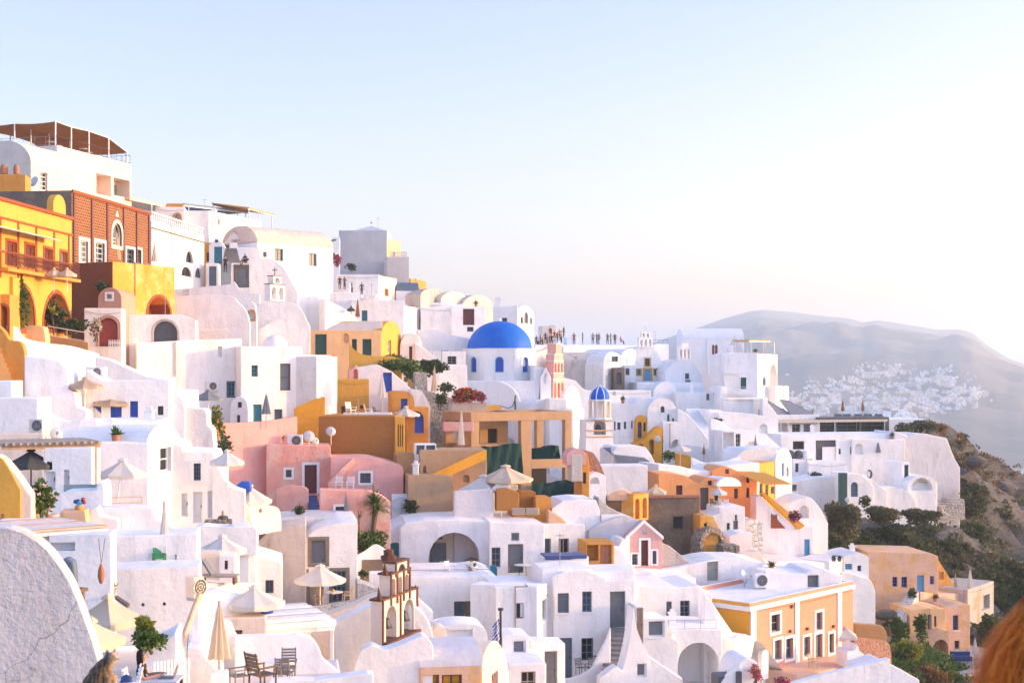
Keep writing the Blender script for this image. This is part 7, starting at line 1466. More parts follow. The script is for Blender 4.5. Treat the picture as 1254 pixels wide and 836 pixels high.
def seatedwoman():
    b = P(171,836,30); base = Vector((b.x,30,P(171,868,30).z)); rt = empty('person',base,'woman in black with long dark hair sitting at the laptop table','person','people on the terraces'); rt.scale = (.93,)*3
    J = [((0,0,.5),(.16,.13)),((.03,0,.72),(.12,.1)),((.05,0,.95),(.16,.1)),((.07,0,1.07),(.05,.05)),((.1,0,1.17),(.085,.08)),((.1,0,1.28),(.08,.07))]; E = [(0,1),(1,2),(2,3),(3,4),(4,5)]
    for s in (-1,1):
        i = len(J); J += [((.06,s*.1,.5),.09),((.48,s*.12,.52),.07),((.5,s*.12,.12),.05),((.62,s*.12,.04),.04)]; E += [(0,i),(i,i+1),(i+1,i+2),(i+2,i+3)]
        i = len(J); J += [((.05,s*.2,.96),.055),((.14,s*.25,.74),.045),((.42,s*.14,.8),.034),((.5,s*.1,.81),.028)]; E += [(2,i),(i,i+1),(i+1,i+2),(i+2,i+3)]
        for f_ in range(4):
            q = len(J); J += [((.54,s*.1+(f_-1.5)*.022,.81),.012),((.6,s*.1+(f_-1.5)*.024,.795),.01)]; E += [(i+3,q),(q,q+1)]
    me = skinfig(J,E)
    for c in ((.012,.013,.02),(.03,.05,.1)): me.materials.append(paint('dark_cloth',c,.85,.3))
    me.materials.append(M('skin'))
    for p in me.polygons:
        x,y,z = p.center; p.material_index = 2 if (z > 1.04 or (x > .1 and .66 < z < .92 and abs(y) > .08) or x > .3 and z > .7) else (1 if z < .62 else 0)
    o = bpy.data.objects.new('body',me); COL.objects.link(o); o.parent = rt
    g = G(); c = Vector((.085,0,1.23))
    g.lathe(c+Vector((-.05,0,.01)),[(0,-.3),(.06,-.3),(.085,-.15),(.1,.02),(.085,.08),(.05,.115),(0,.125)],14); h = link('hair',g,'darkgrey',rt,smooth=60); h.data.materials[0] = paint('dark_hair',(.012,.009,.008),.45)
    g = G(); rs = random.Random(5)
    for k in range(420):
        t = rs.uniform(1.2,5.1); p = c+Vector((-.05,0,.01)); q_ = [p+Vector((r_*math.cos(t)*1.04+rs.uniform(-.006,.006),r_*math.sin(t)*1.04+rs.uniform(-.006,.006),z_)) for r_,z_ in ((.03,.125),(.085,.08),(.1,.02),(.1,-.1),(.085,-.22),(.07,-.36-rs.random()*.06))]; sd = Vector((-math.sin(t),math.cos(t),0))*.003; g.fresh()
        for a_,b_ in zip(q_,q_[1:]): g.face([a_-sd,a_+sd,b_+sd,b_-sd])
    link('hair_strands',g,leafy('brown_black_hair',(.008,.006,.005),(.05,.03,.02)),rt,recalc=False)
    g = G(); g.tube(c+Vector((.085,0,-.03)),c+Vector((.115,0,-.045)),.016,.01); link('nose',g,'skin',rt)
    for y in (-.03,.03):
        g = G(); g.lathe(c+Vector((.075,y,.005)),[(0,-.012),(.014,0),(0,.012)],8); link('eye',g,'dark',rt)
seatedwoman()
def cat():
    Y = 11; b = P(124,866,Y); s = 1.0; rt = empty('cat',b,'tabby cat sitting with its back to us, head turned right, in front of the vault','cat'); k = Y/F
    def q(px,py,dy=0): p = P(px,py,Y); return (p.x-b.x,dy,p.z-b.z)
    J = [(q(116,853),(.1,.105)),(q(117,838),(.098,.1)),(q(122,825),(.08,.078)),(q(128,815),(.062,.06)),(q(133,808.5),(.046,.046)),(q(137.5,803.5,-.02),(.043,.043)),(q(142.5,803.5,-.05),(.026,.025)),(q(145.5,804,-.06),(.017,.015)),
         (q(132,830,-.035),(.034,.03)),(q(134,846,-.05),.023),(q(135,864,-.06),.02),(q(138,866,-.09),.018),(q(137,830,.04),(.03,.028)),(q(138,846,.04),.021),(q(139,864,.03),.02)]
    E = [(0,1),(1,2),(2,3),(3,4),(4,5),(5,6),(6,7),(2,8),(8,9),(9,10),(10,11),(2,12),(12,13),(13,14)]
    g = G()
    def ball(c,r): g.lathe(c,[(0,-r)]+[(r*math.cos(t),r*math.sin(t)) for t in (-1.2,-.8,-.4,0,.4,.8,1.2)]+[(0,r)],14)
    jr = [(Vector(p),r if not isinstance(r,tuple) else (r[0]+r[1])/2) for p,r in J]
    for p,r in jr: ball(p,r)
    for i,j in E: g.tube(jr[i][0],jr[j][0],jr[i][1]*.97,jr[j][1]*.97,14)
    ball(Vector(q(110,856,-.06)),.085); ball(Vector(q(111,856,.07)),.08); ball(Vector(q(138.5,804.5,-.05)),.03); ball(Vector(q(139.5,804.8,.02)),.026)
    tl = [Vector(q(*p)) for p in ((110,864,.05),(101,867,.02),(95,866,-.05),(99,867,-.12))]
    for p_,q_ in zip(tl,tl[1:]): g.tube(p_,q_,.022,.02,10); ball(q_,.021)
    tmp = link('tmp',g,'skin',None,(0,0,0)); rm = tmp.modifiers.new('r','REMESH'); rm.mode = 'VOXEL'; rm.voxel_size = .009; sm_ = tmp.modifiers.new('s','SMOOTH'); sm_.iterations = 7; sm_.factor = .6
    me = bpy.data.meshes.new_from_object(tmp.evaluated_get(bpy.context.evaluated_depsgraph_get())); bpy.data.objects.remove(tmp); me.materials.clear()
    for p in me.polygons: p.use_smooth = True
    m,nt,bs = newmat('tabby_fur'); L = nt.links.new; tc = nd(nt,'ShaderNodeTexCoord'); wv = nd(nt,'ShaderNodeTexWave',Scale=9,Distortion=6,Detail=3); wv.inputs['Detail Scale'].default_value = 2; L(tc.outputs['Object'],wv.inputs[0])
    n = nd(nt,'ShaderNodeTexNoise',Scale=60,Detail=4); L(tc.outputs['Object'],n.inputs[0]); sp = nd(nt,'ShaderNodeSeparateXYZ'); L(tc.outputs['Object'],sp.inputs[0])
    col = mix(nt,ramp(nt,wv.outputs[0],.35,.65),(.02,.014,.009),(.15,.085,.035)); col = mix(nt,ramp(nt,n.outputs[0],.4,.7,0,.4),col,(.22,.13,.06)); col = mix(nt,ramp(nt,sp.outputs[0],.06,.12,0,.85),col,(.62,.42,.24))  # tabby pattern, paled to the right to paint sunlight on face and chest
    L(col,bs.inputs['Base Color']); bs.inputs['Roughness'].default_value = .8; bp = nd(nt,'ShaderNodeBump',Strength=.5,Distance=.01); L(n.outputs[0],bp.inputs['Height']); L(bp.outputs[0],bs.inputs['Normal'])
    bs.inputs['Sheen Weight'].default_value = .4
    me.materials.append(m); o = bpy.data.objects.new('body',me); COL.objects.link(o); o.parent = rt
    for px,py,dy in ((133.5,800.5,-.03),(138.5,800.5,.02)):
        g = G(); a = Vector(q(px,py,dy)); n_ = 8; tip = a+Vector((-.008 if px < 134 else .012,0,.043)); g.tube(a-Vector((0,0,.014)),tip,.027,.004,8); link('ear',g,m,rt,smooth=40)
    for dy in (-.075,):
        g = G(); c = Vector(q(142.5,802.3,-.066)); g.lathe(c,[(0,-.006),(.006,0),(0,.006)],8); link('eye',g,'amber',rt)
    g = G(); c = Vector(q(148,804.3,-.065)); g.lathe(c,[(0,-.006),(.007,0),(0,.006)],8); link('nose',g,'maroon',rt)
    rnd = random.Random(3); g = G()
    ps = me.polygons; ws = [p.area for p in ps]
    for p in rnd.choices(list(ps),ws,k=5200):
        vs = [me.vertices[i].co for i in p.vertices]; r = [rnd.random() for _ in vs]; t = sum(r); c = sum((v*(a/t) for v,a in zip(vs,r)),Vector()); d = (Vector(p.normal)+Vector((0,0,-1.1))+Vector((rnd.uniform(-.3,.3),)*3)).normalized(); sd = d.orthogonal().normalized()*.0016
        g.fresh(); g.face([c-sd,c+sd,c+d*rnd.uniform(.012,.022)])
    link('fur',g,m,rt,recalc=False)
    g = G();
    for t in (-.02,0,.02): g.tube(Vector(q(146,805,-.06)),Vector(q(152,806,-.1))+Vector((0,0,t)),.0012,.0005,4)
    link('whiskers',g,'whitepaint',rt)
    B('ledge_wall','low white ledge on which the tabby cat sits','wall','white',60,10.6,190,10.8,867,885,.8)
cat()
def watcher():
    Y = 3.4; b = P(1290,722,Y); top = b.z; base = Vector((b.x,Y,top-1.68)); rt = empty('person',base,'woman with sunlit orange red hair seen from behind at the lower right corner','person')
    J = [((0,0,.92),(.16,.11)),((0,0,1.14),(.12,.1)),((0,.01,1.33),(.16,.1)),((0,0,1.43),(.055,.055)),((0,.02,1.52),(.075,.09)),((0,.02,1.6),(.07,.085))]; E = [(0,1),(1,2),(2,3),(3,4),(4,5)]
    for s in (-1,1):
        i = len(J); J += [((s*.09,0,.86),.09),((s*.1,.02,.48),.065),((s*.1,0,.09),.045),((s*.11,.13,.04),.04)]; E += [(0,i),(i,i+1),(i+1,i+2),(i+2,i+3)]
        i = len(J); J += [((s*.18,0,1.35),.055),((s*.25,0,1.08),.045),((s*.24,.1,.86),.034),((s*.23,.13,.8),.03)]; E += [(2,i),(i,i+1),(i+1,i+2),(i+2,i+3)]
        for f_ in range(4):
            q = len(J); J += [((s*.23,.13+(f_-1.5)*.02,.74),.011),((s*.22,.14+(f_-1.5)*.02,.68),.009)]; E += [(i+3,q),(q,q+1)]
    me = skinfig(J,E)
    for c in ((.02,.02,.025),(.05,.06,.1)): me.materials.append(paint('dark_cloth',c,.85,.3))
    me.materials.append(M('skin'))
    for p in me.polygons: z = p.center.z; p.material_index = 2 if z > 1.42 or z < .08 or (abs(p.center.x) > .19 and z < 1.05) else (0 if z > .92 else 1)
    o = bpy.data.objects.new('body',me); COL.objects.link(o); o.parent = rt
    m,nt,bs = newmat('auburn_hair'); L = nt.links.new; ge = nd(nt,'ShaderNodeNewGeometry')
    pw = nd(nt,'ShaderNodeMath',operation='POWER'); L(ge.outputs['Random Per Island'],pw.inputs[0]); pw.inputs[1].default_value = 1.4; col = mix(nt,pw.outputs[0],(.03,.008,.002),(.5,.12,.01)); L(col,bs.inputs['Base Color']); bs.inputs['Roughness'].default_value = .4
    t = nd(nt,'ShaderNodeBsdfTranslucent'); L(col,t.inputs[0]); ms = nd(nt,'ShaderNodeMixShader'); ms.inputs[0].default_value = .7; L(bs.outputs[0],ms.inputs[1]); L(t.outputs[0],ms.inputs[2]); L(ms.outputs[0],nt.nodes['Material Output'].inputs[0])
    rnd = random.Random(11); g = G(); gf = G(); C0 = Vector((0,.01,1.57))
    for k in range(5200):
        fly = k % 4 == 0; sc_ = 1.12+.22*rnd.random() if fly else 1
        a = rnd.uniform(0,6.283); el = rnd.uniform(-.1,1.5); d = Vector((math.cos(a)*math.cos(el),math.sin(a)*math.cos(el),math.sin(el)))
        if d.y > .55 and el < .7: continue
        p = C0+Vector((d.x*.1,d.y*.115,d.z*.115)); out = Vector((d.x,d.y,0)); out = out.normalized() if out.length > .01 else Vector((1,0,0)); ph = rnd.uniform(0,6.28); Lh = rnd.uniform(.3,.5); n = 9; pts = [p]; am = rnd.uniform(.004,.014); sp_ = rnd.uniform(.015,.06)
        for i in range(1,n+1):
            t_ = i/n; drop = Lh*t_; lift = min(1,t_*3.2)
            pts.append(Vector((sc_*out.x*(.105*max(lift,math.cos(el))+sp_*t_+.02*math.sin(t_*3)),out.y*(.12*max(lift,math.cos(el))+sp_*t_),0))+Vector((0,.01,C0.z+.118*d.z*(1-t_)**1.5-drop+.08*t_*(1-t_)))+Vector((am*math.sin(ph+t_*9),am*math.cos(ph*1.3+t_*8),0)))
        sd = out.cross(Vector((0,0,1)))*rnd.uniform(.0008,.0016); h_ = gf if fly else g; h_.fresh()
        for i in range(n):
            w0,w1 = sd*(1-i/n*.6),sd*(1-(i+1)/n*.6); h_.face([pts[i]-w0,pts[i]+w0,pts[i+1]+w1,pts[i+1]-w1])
    h = link('hair',g,m,rt,recalc=False); link('loose_hair',gf,leafy('rim_glow_hair',(.75,.17,.008),(.95,.33,.02)),rt,recalc=False)  # outer strands coloured bright orange to paint the backlit rim glow
    g = G(); c = P(1290,722,Y); ter = G(); ter.cbox((base.x+.6,Y-1.2,base.z-.6),4.2,5.0,.598)
    tag(link('terrace_floor',ter,'stonegrey',None,(base.x+.6,Y,base.z-.6)),None,None,None,'structure')
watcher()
# ================================================================== small things on the roofs
HOSTS = [h for h in HOST if h[2] > 2.2 and h[3] > 1.6 and h[1].y > 55]
for i,(lb,c,w_,d_,fr) in enumerate(HOSTS):
    short = ' '.join(lb.split()[:7]).rstrip(','); r_ = random.Random(i); u = w_*r_.uniform(.2,.8); v = d_*r_.uniform(.3,.75); p = fr.pt(u,c.z,v); k = i % 5
    while short.split()[-1] in ('a','the','and','with','of','in','on','its','under','below','above','by','to','at','two','one','three','behind','beside','over','left','right','small','single','dark','tall'): short = short.rsplit(' ',1)[0]
    if k == 0:
        g = G(); h = r_.uniform(1.3,2.2); g.tube(p-Vector((0,0,.2)),p+Vector((0,0,h)),.025,n=5)
        for q in range(4): g.tube(p+Vector((-.35+.06*q,.1*q-.15,h-.12)),p+Vector((.35-.06*q,.1*q-.15,h-.12)),.012,n=4)
        g.tube(p+Vector((0,-.2,h-.12)),p+Vector((0,.25,h-.12)),.015,n=4); tag(link('antenna',g,'metal',None,p),'thin aerial on the roof of the '+short,'antenna','roof aerials')
    elif k == 1:
        g = G(); s_ = r_.uniform(.3,.45); h = r_.uniform(.5,.9); g.cbox(p-Vector((0,0,.3)),s_*1.2,s_*1.2,h+.3); g.cbox(p+Vector((0,0,h)),s_*1.6,s_*1.6,.1); g.cbox(p+Vector((0,0,h+.1)),s_*.8,s_*.8,.2); tag(link('chimney',g,'white',None,p,bev=.03),'little white chimney on the roof of the '+short,'chimney','little white chimneys')
    elif k == 2:
        for q in range(1):
            g = G(); g.lathe(p,[(.16,0),(.22,.35),(.24,.37),(.2,.4),(0,.4)],12); o = empty('potted_plant',p,'clay pot with a small plant on the '+short,'potted plant','clay pots on the roofs'); link('pot',g,'terracotta',o,p)
            g = G()
            for j in range(60): t = r_.random()*6.28; e_ = r_.uniform(.2,1.5); g.leaf(p+Vector((0,0,.38)),(math.cos(t)*math.cos(e_),math.sin(t)*math.cos(e_),math.sin(e_)),.1,r_.uniform(.25,.6))
            link('leaves',g,'leaf',o,p,recalc=False)
    elif k == 3:
        g = G(); q = fr.pt(u,c.z+.06,.1); g.path([q,q+fr.U*.8,q+fr.U*.8+fr.N*.9],.035,6); g.path([fr.pt(u,c.z+.06,-.06),fr.pt(u,c.z-2.6,-.06)],.035,6); g.path([fr.pt(u,c.z+.06,-.06),q],.035,6); tag(link('pipe',g,'greywood',None,q),'thin pipe running down from the roof of the '+short,'pipe','pipes on the walls')
    else:
        g = G(); a,b_ = fr.pt(.1,c.z-.25,-.04),fr.pt(w_-.1,c.z-.32,-.04); n_ = 7
        g.path([a.lerp(b_,t/n_)-Vector((0,0,.18*math.sin(math.pi*t/n_))) for t in range(n_+1)],.014,4); tag(link('cable',g,'darkmetal',None,a),'sagging black cable across the front of the '+short,'cable','cables on the walls')
# ================================================================== terrain, sea, mountain, haze
import numpy as np
from mathutils import noise
pts = [(b.x,b.y,b.z-(3.2 if b.x < 30 else .6),max(2.0,r*.5)) for b,r in BASES]
def tp(px,py,Y,dz=0,r=4): p = P(px,py,Y); pts.append((p.x,p.y,p.z+dz,r))
ridge = [(1120,520,200),(1140,519,202),(1160,526,204),(1185,545,206),(1210,562,208),(1254,592,212),(1320,640,216),(1400,700,222)]
for px,py,Y in ridge: tp(px,py,Y,0,3); tp(px+8,py+30,Y+14,-6,5); tp(px+14,py+90,Y+45,-14,8)
for px,py,Y in ((1178,575,190),(1200,590,192),(1230,610,196),(1254,630,200),(1185,640,176),(1215,650,180),(1254,672,186),(1130,618,163),(1160,632,165),(1080,622,152),(1040,625,148),(1060,660,154),(1100,662,158),(1150,670,163),(1180,690,165),(1215,700,168),(1254,715,174),(1010,640,144),(1225,760,150),(1254,770,156),(1240,815,138),(1220,836,132),(1095,790,128),(1130,815,122),(1070,742,136),(1100,780,132),(1100,836,112),(1150,850,116),(1320,760,190),(1320,850,150),(1254,870,128),(1180,900,110)): tp(px,py,Y,0,3)
for Y in (6,12,20):
    for px in (-300,200,627,1100,1600): tp(px,HY+F*.30,Y,-1.5,3)
for x,y,z in ((-70,150,12),(-75,110,5),(-70,60,0),(-60,30,-5),(-40,230,8),(0,280,4),(40,290,0),(-80,200,12),(10,320,-8),(60,300,-14),(150,260,-60),(150,200,-50),(150,120,-55),(110,60,-50),(60,20,-40),(120,90,-50),(-60,0,-9),(0,0,-8),(30,0,-22),(20,40,-24),(40,70,-32),(30,55,-27)): pts.append((x,y,z,6))
A = np.array(pts)
xs = np.arange(-90,161,1.5); ys = np.arange(-8,336,1.5); X,Yg = np.meshgrid(xs,ys); Z = np.zeros_like(X); Wt = np.zeros_like(X)
for x,y,z,r in A:
    d2 = (X-x)**2+(Yg-y)**2+r*r; wgt = 1/d2**1.9; Z += wgt*z; Wt += wgt
Z /= Wt
lim = -0.238*np.maximum(Yg,0)-.8; near = Yg < 34; Z = np.where(near,np.minimum(Z,lim),Z)
edge = np.clip((np.minimum(np.minimum(X+90,160-X),np.minimum(Yg+8,334-Yg)))/16,0,1); Z = Z*edge+(-112)*(1-edge)
wild = np.clip((X-28-.0*Yg)/14,0,1)
g = G(); V = []
for j in range(len(ys)):
    row = []
    for i in range(len(xs)):
        x,y,z = float(xs[i]),float(ys[j]),float(Z[j,i]); w_ = float(wild[j,i])
        n = noise.fractal((x*.13,y*.13,z*.13),1.0,2.0,6)*1.6+(noise.ridged_multi_fractal((x*.22,y*.22,z*.35),.9,2.1,5,1,2)-1)*.9+noise.fractal((x*.45,y*.45,z*.4),.9,2.1,4)*.55
        row.append(g.b.verts.new((x,y,z+n*w_)))
    V.append(row)
for j in range(len(ys)-1):
    for i in range(len(xs)-1): g.b.faces.new((V[j][i],V[j][i+1],V[j+1][i+1],V[j+1][i]))
m,nt,bs = newmat('hillside_rock'); L = nt.links.new; ge = nd(nt,'ShaderNodeNewGeometry'); sp = nd(nt,'ShaderNodeSeparateXYZ'); L(ge.outputs['Position'],sp.inputs[0])
n1 = nd(nt,'ShaderNodeTexNoise',Scale=.22,Detail=9,Roughness=.68); n2 = nd(nt,'ShaderNodeTexNoise',Scale=1.3,Detail=8,Roughness=.7); vo = nd(nt,'ShaderNodeTexVoronoi',Scale=.8); mp = nd(nt,'ShaderNodeMapping'); mp.inputs['Scale'].default_value = (.5,.5,1.6)
L(ge.outputs['Position'],mp.inputs[0])
for n in (n1,n2): L(mp.outputs[0],n.inputs['Vector'])
L(ge.outputs['Position'],vo.inputs['Vector'])
col = mix(nt,ramp(nt,n1.outputs[0],.38,.62),(.095,.09,.085),(.21,.195,.18)); col = mix(nt,ramp(nt,n2.outputs[0],.45,.7,0,.7),col,(.06,.048,.04)); col = mix(nt,ramp(nt,vo.outputs['Distance'],.25,.0,0,.35),col,(.3,.28,.26))
nw = nd(nt,'ShaderNodeTexNoise',Scale=.3,Detail=3); L(ge.outputs['Position'],nw.inputs['Vector']); ad = nd(nt,'ShaderNodeMath',operation='MULTIPLY_ADD'); ad.inputs[1].default_value = 8; L(nw.outputs[0],ad.inputs[0]); L(sp.outputs[0],ad.inputs[2])
col = mix(nt,ramp(nt,ad.outputs[0],35,38,1,0),col,(.62,.59,.56)); L(col,bs.inputs['Base Color']); bs.inputs['Roughness'].default_value = .95
bp = nd(nt,'ShaderNodeBump',Strength=1,Distance=1.2); L(n2.outputs[0],bp.inputs['Height']); L(bp.outputs[0],bs.inputs['Normal'])
hill = link('hillside',g,m,smooth=60); hill['kind'] = 'structure'
def ground(x,y):
    i = (x+90)/1.5; j = (y+8)/1.5; i0,j0 = int(i),int(j)
    if 0 <= i0 < len(xs)-1 and 0 <= j0 < len(ys)-1: return float(Z[j0,i0])
    return -111
def hit(px,py,y0=100,y1=240):
    Y = y0
    while Y < y1:
        p = P(px,py,Y)
        if p.z < ground(p.x,p.y): return p
        Y += .5
    return None
def scatter(name,label_kind,region,n,mats,ls,seed,size=(.35,1.1),leaves=26):
    rnd = random.Random(seed); g = G(); k = 0; tries = 0
    while k < n and tries < n*6:
        tries += 1; px,py = rnd.uniform(region[0],region[2]),rnd.uniform(region[1],region[3]); p = hit(px,py)
        if p is None: continue
        if noise.noise((p.x*.12,p.y*.12,seed)) < -.12: continue
        r = rnd.uniform(*size); k += 1
        for q in range(leaves):
            d = Vector((rnd.gauss(0,1),rnd.gauss(0,1),abs(rnd.gauss(0,.8)))).normalized(); g.leaf(p+Vector((d.x*r,d.y*r,d.z*r*.75-.1))*rnd.uniform(.6,1),d+Vector((rnd.uniform(-.5,.5),)*3),ls*rnd.uniform(.6,1.1),ls*rnd.uniform(.8,1.5))
    o = link(name,g,mats,recalc=False); o['kind'] = 'stuff'; return o
scatter('scrub','',(1010,612,1254,720),900,'leafolive',.34,3)
scatter('dark_scrub','',(1010,606,1200,675),700,'leafdark',.36,5)
scatter('ridge_scrub','',(1120,515,1254,590),150,'leafolive',.3,18,(.25,.7))
scatter('dry_scrub','',(1120,515,1254,640),90,'leafrust',.3,8,(.25,.7))
scatter('gully_scrub','',(1085,740,1180,836),230,'leaf',.3,9,(.3,.9))
scatter('corner_scrub','',(1180,690,1254,836),420,'leafdark',.32,12)
def B2(label,px,py,Y,rx,rz,mat,n=900,ls=.4,**k): return bush(label,px,py,Y,rx,rz,mat,int(n*1.3),ls,drop=1.9,**k)
B2('big olive brown bush standing below the low white hotel houses',1033,634,146,22,22,'leafolive',2600,.4,clumps=14)
B2('round grey green bush in front of the cave under the whitewashed cliff',1193,612,172,20,20,'leafolive',1800,.4,clumps=12)
B2('dark green bushes to the right of the big olive bush',1075,628,148,24,8,'leafolive',1600,.36,clumps=12)
B2('flat dark green bush right below the stone steps',1125,632,152,28,7,'leafolive',1600,.36,clumps=12)
B2('long olive ridge bush on the cliff top above the whitewashed rock',1125,523,184,32,6.5,'leafolive',1500,.34,clumps=14)
B2('dark green ridge bush hanging at the left of the long olive one',1112,530,181,16,6,'leafdark',800,.34)
B2('small orange tinted bush on the headland crest',1152,524,190,9,5,'leafrust',400,.34)
B2('dark spiky plant clump left of the red rubble bastion terrace',1100,775,126,12,22,'leaf',1300,.3,clumps=10)
B2('sunlit yellow green bush below the red rubble bastion',1110,800,122,22,18,'leafyellow',1500,.3,clumps=12)
B2('dry orange brown bush at the bottom right',1140,826,118,22,10,'leafrust',900,.28)
B2('green climbing shrub beside the pale pink arch',1128,765,131,8,16,'leaf',600,.26)
B2('dark tree like shrub under the right end of the pink houses',1212,775,140,16,24,'leafdark',1500,.36)
g = G(); c = P(1172,598,182)
fr = frame(1155,178,1198,182); hs = [(holepoly(fr.W*.06,fr.uv(1160,622)[1],fr.W*.9,fr.uv(1176,585)[1],True),4)]
out = [(0,fr.uv(1155,640)[1]-4),(fr.W,fr.uv(1198,640)[1]-4),(fr.W,fr.uv(1198,588)[1])]+[(fr.W*(1-t),fr.uv(1176,580)[1]+.5*math.sin(t*9)) for t in (.2,.4,.6,.8)]+[(0,fr.uv(1155,582)[1])]
facewith(g,fr,out,hs)
for i in range(len(out)): a,b_ = out[i],out[(i+1) % len(out)]; g.face([fr.pt(*a),fr.pt(*b_),fr.pt(*b_,6),fr.pt(*a,6)])
cm = link('cave_rock',g,m,None,fr.pt(0,out[0][1])); tag(cm,None,None,None,'structure')
def rock(px,py,Y,r,lb):
    g = G(); c = P(px,py,Y); bmesh.ops.create_icosphere(g.b,subdivisions=3,radius=r*Y/F)
    for v in g.b.verts: v.co = c+Vector((v.co.x*1.5,v.co.y,v.co.z*.8))*(1+.35*noise.fractal(v.co*.5+c,.9,2,4))
    tag(link('boulder',g,m,None,c,smooth=30),lb,'rock')
for a in ((1195,565,196,9,'pale boulder just under the headland crest'),(1228,600,198,12,'large rough boulder at the right edge under the crest'),(1205,640,186,10,'broad boulder in the scrub right of the grey green bush'),(1180,668,168,12,'pale outcrop above the pink houses'),(1228,665,182,13,'grey outcrop in the scrub at the right edge'),(1098,648,156,8,'whitish stone outcrop above the pale peach house'),(1160,655,163,8,'small rounded outcrop above the sky blue door'),(1085,752,134,9,'rough rock below the ruined rubble vault'),(1060,752,133,8,'rock under the small rounded pale vault')): rock(*a)
for a in (('long pale dry stone wall in the scrub above the pale peach house',1083,665,1115,655,156),('short pale dry stone wall in the scrub to the right of the long one',1150,672,1190,664,166),('stepped dry stone wall in the scrub under the cliff',1045,655,1075,650,151)):
    B('stone_wall',a[0],'wall','stonewhite',a[1],a[5],a[3],a[5]+2,None,a[2]+8,.8,top=[(a[1],a[2]),((a[1]+a[3])/2,(a[2]+a[4])/2-1),(a[3],a[4])],base=False,ext=2)
g = G(); g.b.faces.new([g.b.verts.new(p) for p in ((-9000,-800,-110),(9000,-800,-110),(9000,14000,-110),(-9000,14000,-110))])
m2,nt,bs = newmat('sea_water'); bs.inputs['Base Color'].default_value = (.03,.08,.14,1); bs.inputs['Roughness'].default_value = .15; L = nt.links.new; ge = nd(nt,'ShaderNodeNewGeometry'); n = nd(nt,'ShaderNodeTexNoise',Scale=.15,Detail=6); L(ge.outputs['Position'],n.inputs['Vector']); bp = nd(nt,'ShaderNodeBump',Strength=.5,Distance=1); L(n.outputs[0],bp.inputs['Height']); L(bp.outputs[0],bs.inputs['Normal'])
link('sea',g,m2)['kind'] = 'structure'
prof = [(560,452),(700,440),(790,424),(830,410),(880,393),(920,381),(935,379),(975,384),(1010,388),(1040,391),(1056,396),(1075,393),(1110,398),(1150,405),(1175,404),(1190,408),(1210,425),(1235,440),(1254,447),(1300,462),(1400,480),(1520,500)]
def crest(px):
    for (a,ya),(b,yb) in zip(prof,prof[1:]):
        if a <= px <= b: return ya+(yb-ya)*(px-a)/(b-a)
    return 500
YM = 5000; NX,NY = 260,70; g = G(); V = []
for j in range(NY+1):
    t = j/NY; Yd = 1500+t*(YM+1200-1500); row = []
    for i in range(NX+1):
        px = 500+i/NX*1080; x = (px-CX)/F*Yd
        zc = (HY-crest(px))/F*YM
        s = (Yd-1500)/(YM-1500); near = -113+ (zc+113)*(min(1,max(0,s))**.95 if s <= 1 else max(0,1-(s-1)*1.5))
        plateau = 10*math.exp(-((s-.42)/.12)**2)
        z = near+(noise.fractal((x*.0016,Yd*.0016,1),.9,2.1,8)*34+noise.ridged_multi_fractal((x*.004,Yd*.004,3),.9,2.1,5,1,2)*20)*min(1,max(0,s*4))*max(.12,min(1,abs(1-s)*2.2))+plateau
        row.append(g.b.verts.new((x,Yd,z)))
    V.append(row)
for j in range(NY):
    for i in range(NX): g.b.faces.new((V[j][i],V[j][i+1],V[j+1][i+1],V[j+1][i]))
m3,nt,bs = newmat('mountain_rock'); L = nt.links.new; ge = nd(nt,'ShaderNodeNewGeometry'); n = nd(nt,'ShaderNodeTexNoise',Scale=.006,Detail=10,Roughness=.65); L(ge.outputs['Position'],n.inputs['Vector'])
L(mix(nt,ramp(nt,n.outputs[0],.35,.65),(.07,.085,.09),(.17,.17,.165)),bs.inputs['Base Color']); bs.inputs['Roughness'].default_value = 1
mt = link('mountain',g,m3,smooth=180); mt['kind'] = 'structure'
from mathutils.bvhtree import BVHTree
bv = BVHTree.FromPolygons([v.co for v in mt.data.vertices],[p.vertices[:] for p in mt.data.polygons])
rnd = random.Random(21)
g = G(); g.cbox((0,0,-6),11,9,11); g.cbox((2,1,4.9),6,6,3.5); proto = link('far_house',g,'white',None,(0,0,0)); first = True; k = 0
FAR = []
def band(px):
    return [(px,py) for py in ()]
patches = [(985,500,32,10),(1010,482,34,12),(1050,470,30,9),(1085,455,28,6),(1040,500,40,12),(1085,488,40,14),(1130,478,40,12),(1155,462,26,7),(1165,488,24,10),(1110,500,34,8),(1020,512,34,6),(960,492,20,8),(1075,510,30,5),(1140,495,30,8),(1185,482,16,5)]
while len(FAR) < 4800:
    cx_,cy_,sx,sy = rnd.choice(patches); px,py = rnd.gauss(cx_,sx*.6),rnd.gauss(cy_,sy*.6); py = round(py/2.6)*2.6+rnd.uniform(-.5,.5)
    d = Vector(((px-CX)/F,1,(HY-py)/F)).normalized(); h = bv.ray_cast(Vector((0,0,0)),d)
    if noise.noise((px*.07,py*.16,4)) < -.1: FAR.append(None); continue
    if h[0] is None: FAR.append(None); continue
    FAR.append((h[0],rnd.uniform(.2,.6),rnd.uniform(-.1,.1),rnd.uniform(.25,.5)))
FAR = sorted([f for f in FAR if f],key=lambda f: f[0].y)
for f in FAR[:280]:
    o = proto if first else proto.copy()
    if not first: COL.objects.link(o)
    first = False; o.location = f[0]; o.rotation_euler.z = f[2]; o.scale = (f[1],f[1],f[3]); tag(o,'tiny white house of the hazy village far across on the mountain slope','house','white houses of the far village')
gs = [G(),G(),G()]
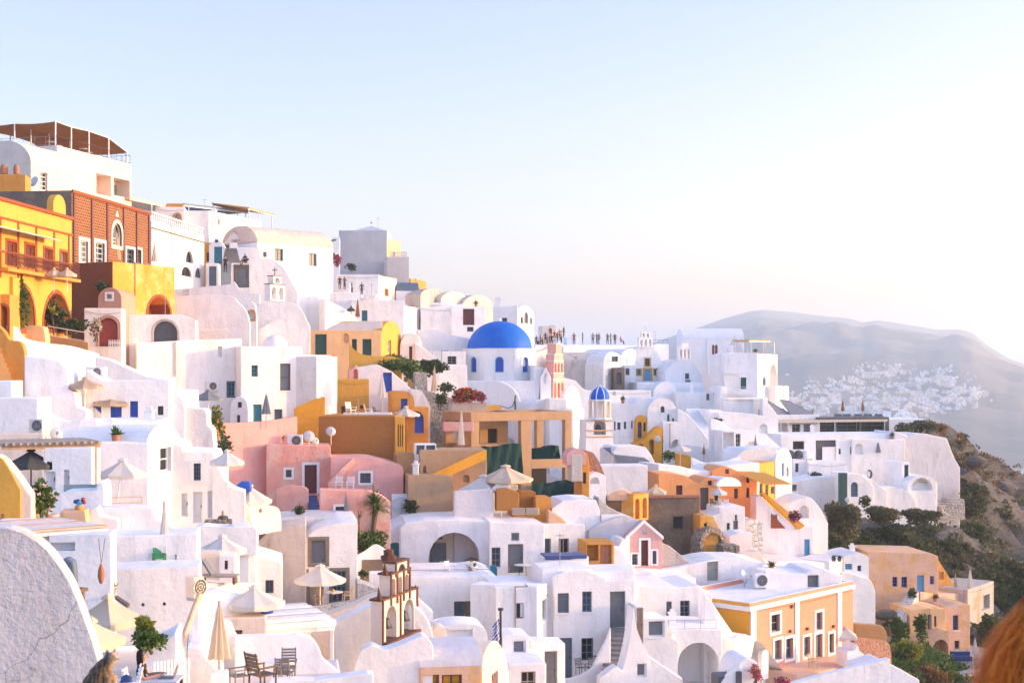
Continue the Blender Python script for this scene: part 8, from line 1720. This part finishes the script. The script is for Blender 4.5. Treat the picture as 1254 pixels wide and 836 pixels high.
for i_,f in enumerate(FAR[280:]):
    g = gs[i_ % 3]
    g.cbox(f[0]-Vector((0,0,6)),11*f[1],9*f[1],6+5*f[3],f[2]); g.cbox(f[0],6*f[1],6*f[1],9*f[3],f[2])
for g,m_ in zip(gs,('white','grey','cream')): link('far_village',g,m_)['kind'] = 'stuff'
m4 = bpy.data.materials.new('air'); m4.use_nodes = True; n4 = m4.node_tree; n4.nodes.remove(n4.nodes['Principled BSDF'])
pv = n4.nodes.new('ShaderNodeVolumePrincipled'); pv.inputs['Color'].default_value = (.8,.92,1,1); pv.inputs['Density'].default_value = .00022; pv.inputs['Anisotropy'].default_value = .45; n4.links.new(pv.outputs[0],n4.nodes['Material Output'].inputs['Volume'])
g = G(); g.box((-9100,-900,-113),(18200,0,0),(0,15000,0),(0,0,113+240)); link('haze',g,m4)['kind'] = 'stuff'
# ------------------------------------------------------------------ light, sky, camera
SUN_EL = rad(7.5); SUN_AZ = rad(87)
w = bpy.data.worlds.new('World'); SC.world = w; w.use_nodes = True
nt = w.node_tree; bg = nt.nodes['Background']
sky = nt.nodes.new('ShaderNodeTexSky'); sky.sky_type = 'NISHITA'; sky.sun_disc = False
sky.sun_elevation = SUN_EL; sky.sun_rotation = SUN_AZ; sky.altitude = 100; sky.air_density = 1.0; sky.dust_density = 2.0; sky.ozone_density = 1.5
tn = nd(nt,'ShaderNodeMix',data_type='RGBA',blend_type='MULTIPLY'); tn.inputs[0].default_value = 1; tn.inputs[7].default_value = (1.0,.96,1.03,1)
nt.links.new(sky.outputs[0],tn.inputs[6]); gc = nd(nt,'ShaderNodeNewGeometry'); sx = nd(nt,'ShaderNodeSeparateXYZ'); nt.links.new(gc.outputs['Incoming'],sx.inputs[0])
hi = nd(nt,'ShaderNodeMath',operation='MULTIPLY'); nt.links.new(ramp(nt,sx.outputs[2],-.26,-.5,0,1),hi.inputs[0]); nt.links.new(ramp(nt,sx.outputs[2],-.42,-.68,1,0),hi.inputs[1])
el = mix(nt,hi.outputs[0],(1.02,.87,.95),(2.5,2.72,3.3))  # brighter sky band above the frame, added to fill the shaded walls
vm = nd(nt,'ShaderNodeVectorMath',operation='MULTIPLY'); nt.links.new(tn.outputs[2],vm.inputs[0]); nt.links.new(el,vm.inputs[1]); nt.links.new(vm.outputs[0],bg.inputs[0]); bg.inputs[1].default_value = .15
sd = bpy.data.lights.new('sun','SUN'); sd.energy = 2.05; sd.angle = rad(.6); sd.color = (1,.6,.2)
so = bpy.data.objects.new('sun',sd); COL.objects.link(so)
dirv = Vector((math.sin(SUN_AZ)*math.cos(SUN_EL),math.cos(SUN_AZ)*math.cos(SUN_EL),math.sin(SUN_EL)))
so.rotation_euler = (-dirv).to_track_quat('-Z','Y').to_euler()
cam = bpy.data.cameras.new('camera'); cam.lens = 50; cam.sensor_width = 36; cam.shift_y = (HY-418)/1254
cam.clip_start = .3; cam.clip_end = 40000
cam.dof.use_dof = True; cam.dof.focus_distance = 95; cam.dof.aperture_fstop = 5.6
co = bpy.data.objects.new('camera',cam); COL.objects.link(co); co.rotation_euler = (rad(90),0,0); SC.camera = co
vs = SC.view_settings; vs.view_transform = 'Standard'; vs.look = 'None'; vs.exposure = 1.86; vs.gamma = 1
SC.cycles.max_bounces = 7; SC.cycles.diffuse_bounces = 5; SC.cycles.volume_bounces = 1
SC.cycles.use_denoising = True
